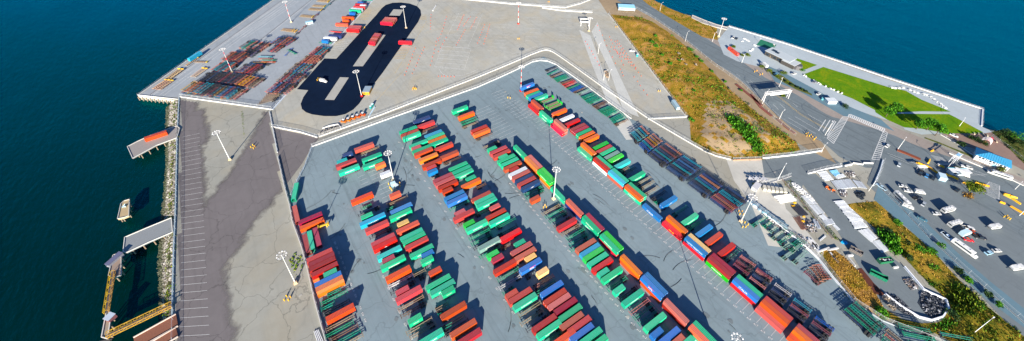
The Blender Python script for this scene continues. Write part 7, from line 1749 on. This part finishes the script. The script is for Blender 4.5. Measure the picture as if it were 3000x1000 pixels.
# ------------------------------------------------------------------ park buildings
P = [(376.2, 125.0)][0]
A, B = [(371.8, 137.8), (370.6, 111.8)]; yw = atan2(B[1] - A[1], B[0] - A[0])
o = empty('park_building', ((A[0] + B[0]) / 2, (A[1] + B[1]) / 2, 0), yw); L0 = hypot(B[0] - A[0], B[1] - A[1])
b = MB(); b.box(-L0 * .1, 5.2, 0, L0 * .82, 10, 4.2); b.box(L0 * .30, 3.2, 0, L0 * .42, 9, 3.9); b.build('wall', ['plain'], o, color=(.06, .055, .05))
b = MB(); b.box(-L0 * .1, 5.4, 4.2, L0 * .86, 11.4, .35); r_ = b.build('roof', ['plain'], o, color=(.42, .46, .48)); b = MB(); b.box(L0 * .32, 3.0, 3.9, L0 * .44, 10, .28); b.build('roof', ['plain'], o, color=(.44, .47, .48))
b = MB(); b.box(-L0 * .35, 6.5, 4.56, 4, 3.5, .15); b.box(-L0 * .22, 5.5, 4.56, 3, 3, .15); b.build('solar_panel', ['glass'], r_)
for k in range(5): b = MB(); b.box(-L0 * .42 + k * L0 * .13, .17, 1.0, 2.2, .1, 1.6); b.build('window', ['glass'], o)
b = MB(); b.box(-L0 * .3, .15, 0, 1.2, .12, 2.2); b.build('door', ['plain'], o, color=(.2, .15, .1))
b = MB(); b.tube((L0 * .54, 4, 0), (L0 * .54, 4, 3.6), 4.2, 3.2, n=14); b.build('round_end', ['plain'], o, color=(.09, .09, .10)); tag(o, 'dark timber building with flat grey roofs at the head of the lawn', 'building')
C = [(361.5, -8.5), (364.3, -22.8), (376.4, -26.5), (373.4, -8.4)]
A, B = C[0], C[1]; yw = atan2(B[1] - A[1], B[0] - A[0]); L0 = hypot(B[0] - A[0], B[1] - A[1]) * 1.08; D = 8.5
o = empty('blue_roofed_building', (A[0], A[1], 0), yw); b = MB(); b.box(L0 / 2, D / 2, 0, L0, D, 3.6); b.build('wall', ['plain'], o, color=(.72, .76, .78))
b = MB(); z = 3.9; e = .7; b.add([(-e, -e, z), (L0 + e, -e, z), (L0 + e, D + e, z), (-e, D + e, z), (5, D / 2, z + 2.4), (L0 - 5, D / 2, z + 2.4)], [(0, 1, 5, 4), (1, 2, 5), (2, 3, 4, 5), (3, 0, 4), (3, 2, 1, 0)])
for k in range(int(L0 / 1.1)):
    x = k * 1.1; t = min(1, min(x + e, L0 + e - x) / 5.7); b.beam((x, -e, z + .05), (x, -e + (D / 2 + e) * t, z + .05 + 2.4 * t), .1, .12); b.beam((x, D + e, z + .05), (x, D + e - (D / 2 + e) * t, z + .05 + 2.4 * t), .1, .12)
b.build('roof', ['plain'], o, color=(.01, .21, .42))
for k in range(8): b = MB(); b.box(2 + k * (L0 - 4) / 7, -.03, 2.4, (L0 - 4) / 7 - .6, .08, 1.0); b.build('window', ['glass'], o)
for k, x in enumerate((3, 7.5, 13.5, 24)): b = MB(); b.box(x, -.04, .2 if k == 2 else 1.0, 1.1, .1, 1.9 if k == 2 else .6); b.build('opening', ['glass'], o)
b = MB(); b.box(L0 * .62, -.05, .1, 1.8, .1, 2.2); b.build('door', ['plain'], o, color=(.25, .5, .6))
for k in (0, .33, .66, 1): b = MB(); b.box(.3 + k * (L0 - .6), -.15, 0, .3, .3, 3.6); b.build('pillar', ['plain'], o, color=(.8, .82, .84))
tag(o, 'white building with ribbed bright blue hip roof at the right edge', 'building')
# red container on the verge, striped shelter, playground
A, B = [(354.3, 161.8), (350.0, 150.3)]; container((A[0] + B[0]) / 2, (A[1] + B[1]) / 2, .04, atan2(B[1] - A[1], B[0] - A[0]), 12.2, BH, 'F', 'long red container on the road verge near the pier car park', None)
P = [(347.5, 72.3)][0]; o = empty('striped_shelter', (P[0], P[1], 0), rad(-35)); b = MB(); b.box(0, 0, 0, 6.5, 4.6, 2.4); b.build('wall', ['plain'], o, color=(.5, .55, .58)); b = MB()
for k in range(8): b.box(-3.2 + k * .92, 0, 2.4, .7, 5, .25)
b.build('roof', ['plain'], o, color=(.78, .82, .84)); b = MB(); b.box(0, 0, 2.38, 6.8, 4.9, .1); b.build('roof_deck', ['plain'], o, color=(.4, .45, .48)); tag(o, 'small shelter with ribbed white roof below the park bays', 'shelter')
b = MB(); b.box(0, 0, 0, 2.4, 1.2, 1.3); b.box(0, 0, 1.3, 2.5, 1.3, .1); P = [(346.3, 77.4)][0]; tag(b.build('waste_bin', ['plain'], loc=(P[0], P[1], .04), rz=.4, color=(.1, .4, .45)), 'teal waste skip beside the striped shelter', 'waste bin')
P = [(390.6, -8.6)][0]
o = empty('playground_frame', (P[0], P[1], .04)); b = MB()
for k in range(5):
    pts = [(k * 1.1 - 2, 2.4 * cos(t * pi / 8), 2.6 * sin(t * pi / 8)) for t in range(9)]
    for i in range(8): b.tube(pts[i], pts[i + 1], .14, n=6)
b.build('arch', ['plain'], o, color=(.75, .72, .75)); b = MB(); b.box(3.5, -1, 0, 2.6, 2, 1.6); b.box(3.5, -1, 1.6, 1.6, 1.2, .9); b.build('play_house', ['plain'], o, color=(.65, .02, .03)); b = MB(); b.box(-3.5, .5, .3, 1.6, 1.4, .9); b.beam((-3, .5, 1.2), (-5, .5, .2), .7, .1); b.build('slide', ['plain'], o, color=(.8, .28, .02)); tag(o, 'white arched play frame with red play house and orange slide', 'playground')
for i, P in enumerate([(393.9, -1.3), (396.3, -3.1), (398.6, -5.0), (399.0, -7.1), (397.7, -9.8), (396.1, -12.5)]):
    b = MB(); b.box(0, 0, 0, 2.0, .7, .45); b.box(0, .3, .45, 2.0, .1, .4); tag(b.build('park_bench', ['plain'], loc=(P[0], P[1], .05), rz=rad(25), color=(.62, .56, .42)), 'cream bench, %s from left in the row above the playground' % ORD[i + 1], 'bench', 'cream benches above the playground')
def picnic(P, i):
    o = empty('picnic_table', (P[0], P[1], .05), rad(-40)); b = MB(); b.box(0, 0, .72, 2.2, .9, .1); b.build('table_top', ['plain'], o, color=(.7, .72, .7)); b = MB(); b.box(0, 0, 0, .8, .5, .72); b.build('base', ['plain'], o, color=(.4, .4, .4))
    for s in (-1, 1): b = MB(); b.box(0, s * .95, 0, 2.0, .35, .45); b.build('bench', ['plain'], o, color=(.66, .68, .66))
    tag(o, 'concrete picnic table, %s from left along the lawn edge' % ORD[i + 1], 'picnic table', 'picnic tables along the lawn edge')
for i, P in enumerate([(409.5, 53.4), (410.6, 51.7), (413.8, 50.0), (417.0, 48.4), (418.2, 44.0), (418.3, 41.4), (418.4, 39.3), (420.4, 35.5), (420.9, 33.9), (420.2, 31.2), (418.8, 28.8), (416.9, 26.2), (416.0, 24.0), (413.9, 22.0), (413.0, 20.3)]): picnic(P, i)
def picket(P, i, where):
    o = link('stone_seat', None, None, (P[0], P[1], .05))
for i, P in enumerate([(368.2, 101.5), (367.9, 100.0), (367.0, 93.3), (366.7, 89.4), (365.9, 87.9), (366.9, 84.1), (366.6, 80.4), (367.1, 78.2), (366.8, 75.2), (367.2, 72.4)]):
    b = MB(); b.box(0, 0, 0, 1.6, 1.0, .55); b.box(.3, 0, .55, .8, .6, .35); tag(b.build('white_boulder', ['plain'], loc=(P[0], P[1], .05), rz=i * .7, color=(.75, .76, .74)), 'pale block seat, %s from left between park bays and lawn' % ORD[i + 1], 'seat', 'pale block seats beside the park bays')
for i, P in enumerate([(384.0, 164.7), (383.9, 163.0), (383.7, 161.3), (383.0, 159.3), (377.9, 162.6), (380.9, 152.6), (380.4, 151.2), (372.9, 149.4), (370.1, 148.6), (367.9, 148.8)]):
    b = MB(); b.box(0, 0, 0, 1.9, .6, .5); b.box(0, 0, .5, 1.7, .4, .1); tag(b.build('parking_block', ['plain'], loc=(P[0], P[1], .05), rz=rad(-40), color=(.75, .75, .75)), 'white parking block, %s from left on the pier car park' % ORD[i + 1], 'parking block', 'white parking blocks on the pier')
# basketball posts
for i, P in enumerate([(389.8, 153.7), (391.7, 140.0)]):
    o = empty('basketball_hoop', (P[0], P[1], .05), rad(-20 + 180 * i)); b = MB(); b.tube((0, 0, 0), (0, 0, 3.2), .1); b.beam((0, 0, 3.1), (1.0, 0, 3.3), .1); b.build('pole', ['plain'], o, color=(.3, .3, .3)); b = MB(); b.box(1.0, 0, 2.9, .08, 1.8, 1.1); b.build('backboard', ['plain'], o, color=(.8, .8, .8)); b = MB(); b.tube((1.3, 0, 3.0), (1.3, 0, 3.03), .24, n=10); b.build('ring', ['plain'], o, color=(.7, .2, .03)); tag(o, 'basketball hoop at the %s end of the green court' % ('left', 'right')[i], 'basketball hoop')
# traffic cones of the truck yard driving course
CD = MB(); CD.tube((0, 0, .05), (0, 0, .75), .2, .04, n=6); CD.box(0, 0, 0, .5, .5, .05); CD = CD.data('traffic_cone', ['plain'])
cones = []
for P, n in (([(158.9, 373.9), (144.2, 345.4)], 6), ([(170.0, 360.2), (141.1, 321.2)], 9), ([(186.2, 354.3), (166.4, 330.7)], 9), ([(189.8, 347.1), (174.8, 333.9)], 6), ([(171.6, 325.8), (151.3, 305.4)], 8), ([(194.7, 342.2), (178.2, 325.8)], 7), ([(193.2, 324.7), (169.3, 297.3)], 8), ([(197.7, 321.7), (173.3, 293.3)], 9),
             ([(142.2, 325.9), (116.8, 287.9)], 8), ([(150.0, 322.9), (132.5, 304.5)], 5), ([(117.7, 320.5), (92.8, 286.2)], 9), ([(125.2, 317.7), (99.3, 285.3)], 9), ([(115.1, 269.5), (125.5, 261.6)], 6), ([(266.9, 223.4), (262.3, 202.1)], 6), ([(277.8, 229.0), (259.5, 192.6)], 9), ([(264.5, 200.7), (253.9, 176.7)], 6), ([(265.0, 214.2), (268.3, 210.0)], 3), ([(247.1, 193.6), (242.0, 185.4)], 3), ([(248.0, 178.9), (237.9, 156.6)], 5),
             ([(279.4, 237.9), (254.2, 196.9)], 9), ([(280.2, 228.4), (259.7, 187.6)], 11), ([(254.5, 244.5), (236.7, 207.8)], 8), ([(285.9, 261.2), (250.4, 202.5)], 8)):
    for k in range(n): cones.append(inset(P[0], P[1], k / (n - 1)))
cones.sort(key=lambda p: p[0])
for i, p in enumerate(cones):
    o = link('traffic_cone', CD, None, (p[0] + RND.uniform(-.3, .3), p[1] + RND.uniform(-.3, .3), .05), 0, (.62, .10, .03)); o.scale = (1.3, 1.3, 1.3)
    tag(o, 'small orange traffic cone on the wide truck yard', 'traffic cone', 'traffic cones of the driving course')
# storage cage rows on the sheltered side, timber crates on the lane
for i, P in enumerate([(233.6, 197.2), (232.4, 194.5), (230.3, 193.3), (229.7, 191.1)]):
    b = MB(); b.box(0, 0, 0, 2.4, 1.4, 1.2); b.box(0, 0, 1.2, 2.5, .3, .3); b.box(0, .5, 1.2, 2.5, .3, .3); b.box(.9, 0, .2, .2, 1.5, 1.1)
    tag(b.build('timber_crate', ['wood'], loc=(P[0], P[1], .05), rz=rad(-60)), 'timber crate, %s from the top beside the lane lamp' % ORD[i + 1], 'crate', 'timber crates beside the lane lamp')
for i, P in enumerate([(208.0, 52.8), (208.0, 50.7), (207.6, 47.3), (207.5, 44.9), (207.5, 41.7), (207.4, 39.4), (207.8, 36.8), (207.7, 34.5)]):
    b = MB()
    for s in (-1, 1): b.box(0, s * 1.1, 0, 3.6, .08, 1.5)
    b.box(-1.8, 0, 0, .08, 2.2, 1.5); b.box(1.8, 0, 0, .08, 2.2, 1.5); b.box(0, 0, .7, 3.5, 2.1, .4); b.box(0, .3, 1.1, 2.4, 1.4, .4)
    tag(b.build('storage_cage', ['plain'], loc=(P[0], P[1], .05), rz=rad(-75), color=(.16, .27, .36)), 'blue-grey storage cage, %s from left behind the white wall' % ORD[i + 1], 'cage', 'storage cages behind the white wall')
for i, P in enumerate([(223.3, 63.1), (224.7, 61.7), (226.6, 60.9), (228.0, 59.5), (230.0, 58.4)]):
    b = MB()
    for z in (0, 1.0, 2.0): b.box(0, 0, z, 3.0, 1.6, .12)
    for sx in (-1.4, 1.4):
        for sy in (-.7, .7): b.box(sx, sy, 0, .12, .12, 2.5)
    b.box(.3, 0, .12, 1.8, 1.2, .6)
    tag(b.build('storage_rack', ['plain'], loc=(P[0], P[1], .05), rz=rad(-75), color=(.55, .56, .58)), 'pale storage rack, %s from left at the top of the storage yard' % ORD[i + 1], 'rack', 'pale storage racks')

# ------------------------------------------------------------------ trees and bushes
def tree(P, h, r, label, mat='leaf', trunk=True, n=900, name='tree', cat='tree', group=None, flat=.9):
    x, y = P; o = empty(name, (x, y, .03)); 
    if trunk:
        b = MB(); b.tube((0, 0, 0), (.15, .1, h * .45), .28, .17, n=8)
        for k in range(6):
            a = k * 1.05 + RND.random(); z = h * (.3 + .05 * k); b.tube((.1, .1, z), (cos(a) * r * .6, sin(a) * r * .6, z + h * .25), .12, .04, n=5)
        b.build('trunk', ['bark'], o)
    b = MB(); ctr = []
    for k in range(int(9 + r * 2)):
        a = RND.random() * 2 * pi; e = RND.uniform(-.4, 1); q = r * .72 * math.sqrt(RND.random()) * (1 - .35 * max(0, e)); ctr.append((cos(a) * q, sin(a) * q, (h * .62 if trunk else h * .45) + e * h * .3 * flat, r * RND.uniform(.25, .45)))
    for i in range(n):
        c = ctr[i % len(ctr)]; u, v = RND.random() * 2 * pi, math.acos(RND.uniform(-.6, 1)); rr = c[3] * RND.uniform(.75, 1.08)
        px, py, pz = c[0] + rr * sin(v) * cos(u), c[1] + rr * sin(v) * sin(u), max(.1, c[2] + rr * cos(v) * .8); s = RND.uniform(.26, .55) * (1 if trunk else .8); w = RND.random() * pi; tl = RND.uniform(-.7, .7)
        b.add([(px - cos(w) * s, py - sin(w) * s, pz - tl * s), (px - sin(w) * s * .7, py + cos(w) * s * .7, pz + .1), (px + cos(w) * s, py + sin(w) * s, pz + tl * s), (px + sin(w) * s * .7, py - cos(w) * s * .7, pz - .1)], [(0, 1, 2, 3)])
    b.build('crown', [mat], o); return tag(o, label, cat, group)
gt = 'trees along the lawn'
for P, h, r, lab in (([(363.7, 41.2)], 8, 4.4, 'left tree of the pair beside the intersection'), ([(371.7, 40.2)], 9.5, 4.8, 'right tree of the pair beside the intersection'), ([(365.4, 23.4)], 8, 4.0, 'first tree of the trio above the street'), ([(370.5, 18.9)], 9, 4.6, 'middle tree of the trio above the street'), ([(368.5, 13.4)], 9.5, 4.6, 'right tree of the trio above the street')):
    tree(P[0], h, r, 'leafy green tree, ' + lab, n=3000, group=gt)
tree([(323.9, -15.7)][0], 7, 6.0, 'broad dark green tree on the island in the right lot', 'leafolive', n=1800)
for P, r, lab in (([(409.6, -19.1)], 6, 'large rounded bush on the shore beyond the playground'), ([(409.5, -14.2)], 4.5, 'dark low bush on the shore beyond the playground'), ([(403.6, -23.4)], 4, 'lower rounded bush on the shore at the right edge')):
    tree(P[0], 5, r, lab, 'leafdark' if r != 6 else 'leaf', False, 900, 'bush', 'bush', 'shore bushes')
for i, (P, r, m) in enumerate((([(384.3, -2.0)], 3.2, 'leafdark'), ([(385.5, -4.0)], 3.2, 'leafdark'), ([(384.0, -8.0)], 3.4, 'leafdark'), ([(370.8, 0.5)], 3, 'leafdark'), ([(362.2, -21.4)], 3, 'leafolive'))):
    tree(P[0], 3.2, r, 'dense grey-green bush, %s from left round the playground and blue roof' % ORD[i + 1], m, False, 600, 'bush', 'bush', 'bushes round the playground')
for i, (P, r, m) in enumerate((([(360.2, 161.0)], 2.6, 'leafolive'), ([(358.3, 145.8)], 3.2, 'leafolive'), ([(353.4, 148.1)], 2, 'leafolive'), ([(350.1, 128.2)], 2.6, 'leafolive'), ([(349.4, 120.5)], 2.8, 'leafolive'), ([(356.3, 112.4)], 3.6, 'leafolive'), ([(346.4, 112.9)], 1.8, 'leafolive'), ([(345.4, 104.2)], 1.8, 'leafolive'), ([(345.3, 100.2)], 1.6, 'leafdark'), ([(344.9, 95.6)], 1.6, 'leafdark'), ([(345.5, 92.1)], 1.5, 'leafdark'), ([(345.0, 89.2)], 1.5, 'leafdark'), ([(373.2, 106.4)], 2.8, 'leaf'), ([(324.5, 96.9)], 1.8, 'leafolive'), ([(350.7, 62.8)], 3.0, 'leafdark'), ([(324.2, 96.3)], 1.5, 'leafolive'))):
    tree(P[0], 2.2, r, 'rounded bush, %s along the hedge strip between road and park' % ORD[i + 1], m, False, 420, 'bush', 'bush', 'bushes between road and park')
hb = []
for i, (P, r) in enumerate((([(299.8, 204.9)], 2.8), ([(297.5, 198.0)], 3.4), ([(322.6, 179.6)], 3.8), ([(316.7, 169.0)], 2.4), ([(314.6, 162.7)], 2.2), ([(284.2, 172.4)], 2.2), ([(289.3, 185.0)], 1.8), ([(294.6, 171.4)], 1.5), ([(268.4, 137.4)], 1.6), ([(307.9, 147.9)], 1.6), ([(303.9, 132.8)], 1.6), ([(240.9, 118.4)], 2.6), ([(311.8, 210.9)], 2.2), ([(303.6, 118.7)], 1.4))):
    x, y = P[0]; o = tree((x, y), 2.2, r, 'green bush on the grassy hill, %s in the scatter from the top' % ORD[i + 1], 'leaf', False, 380, 'bush', 'bush', 'bushes on the grassy hill'); o.location.z = hill_z(x, y) - .2
for i, (P, r) in enumerate(zip([(250.8, -0.1), (261.6, -0.1), (248.9, -2.9), (250.6, -8.1), (251.7, -13.3), (255.1, -16.7), (240.9, -11.9), (263.6, -18.6), (244.8, -21.3), (253.2, -28.6), (251.3, -32.7), (240.1, -31.3), (249.7, -40.2), (239.0, -39.2), (247.7, -45.2), (223.6, -33.9)], (2.8, 2.4, 3, 2.2, 3.2, 2.8, 2.2, 2.2, 2.8, 2.6, 2.4, 3, 2.4, 2.6, 2.2, 3))):
    tree(P, 2.6, r, 'shrub on the overgrown embankment, %s counted down the slope' % ORD[i + 1], 'leafdark' if i % 3 == 0 else 'leaf', False, 420, 'shrub', 'shrub', 'shrubs on the overgrown embankment')
scatter('thicket', [(261.7, 105.1), (267.3, 102.4), (264.8, 88.7), (258.8, 79.4), (254.1, 71.8), (249.3, 70.7), (246.3, 74.4), (252.1, 85.8), (256.4, 100.4)], 260, 1.0, 2.4, 16, 'leaf', hill_z, flat=1.1)
scatter('thicket', [(246.9, 4.7), (249.4, -0.0), (246.7, -5.4), (238.6, -8.2), (240.5, -4.0), (242.5, 0.3)], 200, 1.0, 2.4, 14, 'leaf', emb_z, flat=1.1)
scatter('thicket', [(239.4, -28.5), (244.7, -30.2), (246.9, -37.4), (241.5, -40.9), (230.3, -40.2), (224.8, -34.8)], 240, .8, 2.2, 12, 'leafolive', emb_z, flat=1.0)
for i, P in enumerate([(197.3, -15.1), (206.8, -13.7), (203.8, -16.9)]):
    o = tree(P, 3, 3.2 if i == 0 else 1.8, ('round green bush below the grass mound', 'upper pale plume grass clump by the white barrier', 'lower pale plume grass clump by the white barrier')[i], 'leaf' if i == 0 else 'plume', False, 700 if i == 0 else 260, 'bush', 'bush')
for i, P in enumerate([(304.2, 178.9), (298.0, 170.7), (294.5, 164.1), (298.2, 124.9), (292.3, 104.7), (301.3, 159.5)]):
    o = tree(P, 1.6, 1.5, 'pale plume grass clump, %s from left on the hill' % ORD[i + 1], 'plume', False, 130, 'plume_grass', 'plant', 'plume grasses on the hill'); o.location.z = hill_z(*P) - .1
scatter('island_weeds', [(319.2, -13.9), (324.9, -17.2), (320.1, -18.4), (315.8, -16.8), (316.1, -14.9)], 60, .5, 1.2, 9, 'straw', lambda x, y: .06)
scatter('pavement_weeds', [(-23.8, 309.3), (-22.6, 308.5), (-25.7, 275.4), (-26.3, 275.7)], 70, .2, .5, 6, 'leafolive', lambda x, y: .03, flat=.3)
scatter('pavement_weeds', [(208.0, 16.4), (208.4, 15.1), (194.2, -4.2), (192.1, -3.7), (198.1, 4.5)], 120, .3, .8, 7, 'leafolive', lambda x, y: .05, flat=.4)
scatter('strip_weeds', [(226.7, 20.6), (226.7, 19.1), (223.7, 13.8), (222.4, 14.7), (224.3, 20.0)], 80, .4, 1, 8, 'leafolive', lambda x, y: .05)
scatter('strip_weeds', [(240.0, 52.3), (243.9, 49.2), (240.2, 46.1), (234.9, 37.2), (228.9, 28.8), (226.5, 19.4), (222.5, 17.7), (226.1, 27.5), (232.3, 38.1), (236.1, 47.0)], 160, .4, 1, 8, 'leafolive', lambda x, y: .05, flat=.4)

# ------------------------------------------------------------------ camera, sun, sky
from mathutils import Matrix
R3 = [[0.823091, -0.567822, 0.010005], [0.312525, 0.467592, 0.826853], [-0.474184, -0.677448, 0.562329]]
cam = bpy.data.cameras.new('camera'); co = bpy.data.objects.new('camera', cam); COL.objects.link(co)
mw = Matrix([[R3[0][i], R3[1][i], R3[2][i], (0, 0, 201.05)[i]] for i in range(3)] + [[0, 0, 0, 1]]); co.matrix_world = mw
cam.sensor_fit = 'HORIZONTAL'; cam.sensor_width = 36; cam.lens = 1253.05 / 3000 * 36
cam.shift_x = 0; cam.shift_y = -(500 - 208.95) / 3000
cam.clip_start = 1; cam.clip_end = 6000
S.camera = co
EL = 19.8; AZ = 53.7                                   # shadows fall towards AZ from +X
sd = bpy.data.lights.new('sun', 'SUN'); sd.energy = 5.0; sd.angle = rad(.5); sd.color = (1, .90, .76)
so = bpy.data.objects.new('sun', sd); COL.objects.link(so)
so.rotation_euler = (rad(90 - EL), 0, rad(AZ - 90))
w = bpy.data.worlds.new('World'); S.world = w; w.use_nodes = True
t = w.node_tree; bg = t.nodes['Background']; sk = t.nodes.new('ShaderNodeTexSky'); sk.sky_type = 'NISHITA'; sk.sun_disc = False
sk.sun_elevation = rad(EL); sk.sun_rotation = rad(AZ + 180 - 90) * -1
sk.air_density = 1.0; sk.dust_density = .3; sk.ozone_density = 8.0
t.links.new(sk.outputs[0], bg.inputs[0]); bg.inputs[1].default_value = .065
S.view_settings.view_transform = 'Standard'; S.view_settings.look = 'None'; S.view_settings.exposure = 1.25; S.view_settings.gamma = 1
S.cycles.max_bounces = 5; S.cycles.diffuse_bounces = 2; S.cycles.glossy_bounces = 2; S.cycles.transparent_max_bounces = 8
dup = {k: v for k, v in LABELS.items() if len(v) > 1}
if dup: print('DUPLICATE LABELS', len(dup), list(dup.items())[:12])
from collections import Counter
print('LONG', [k for k in LABELS if len(k.split()) > 16][:5])
print('KINDS', Counter(o.name.split('.')[0] for o in S.objects if not o.parent and o.get('category')).most_common(12))
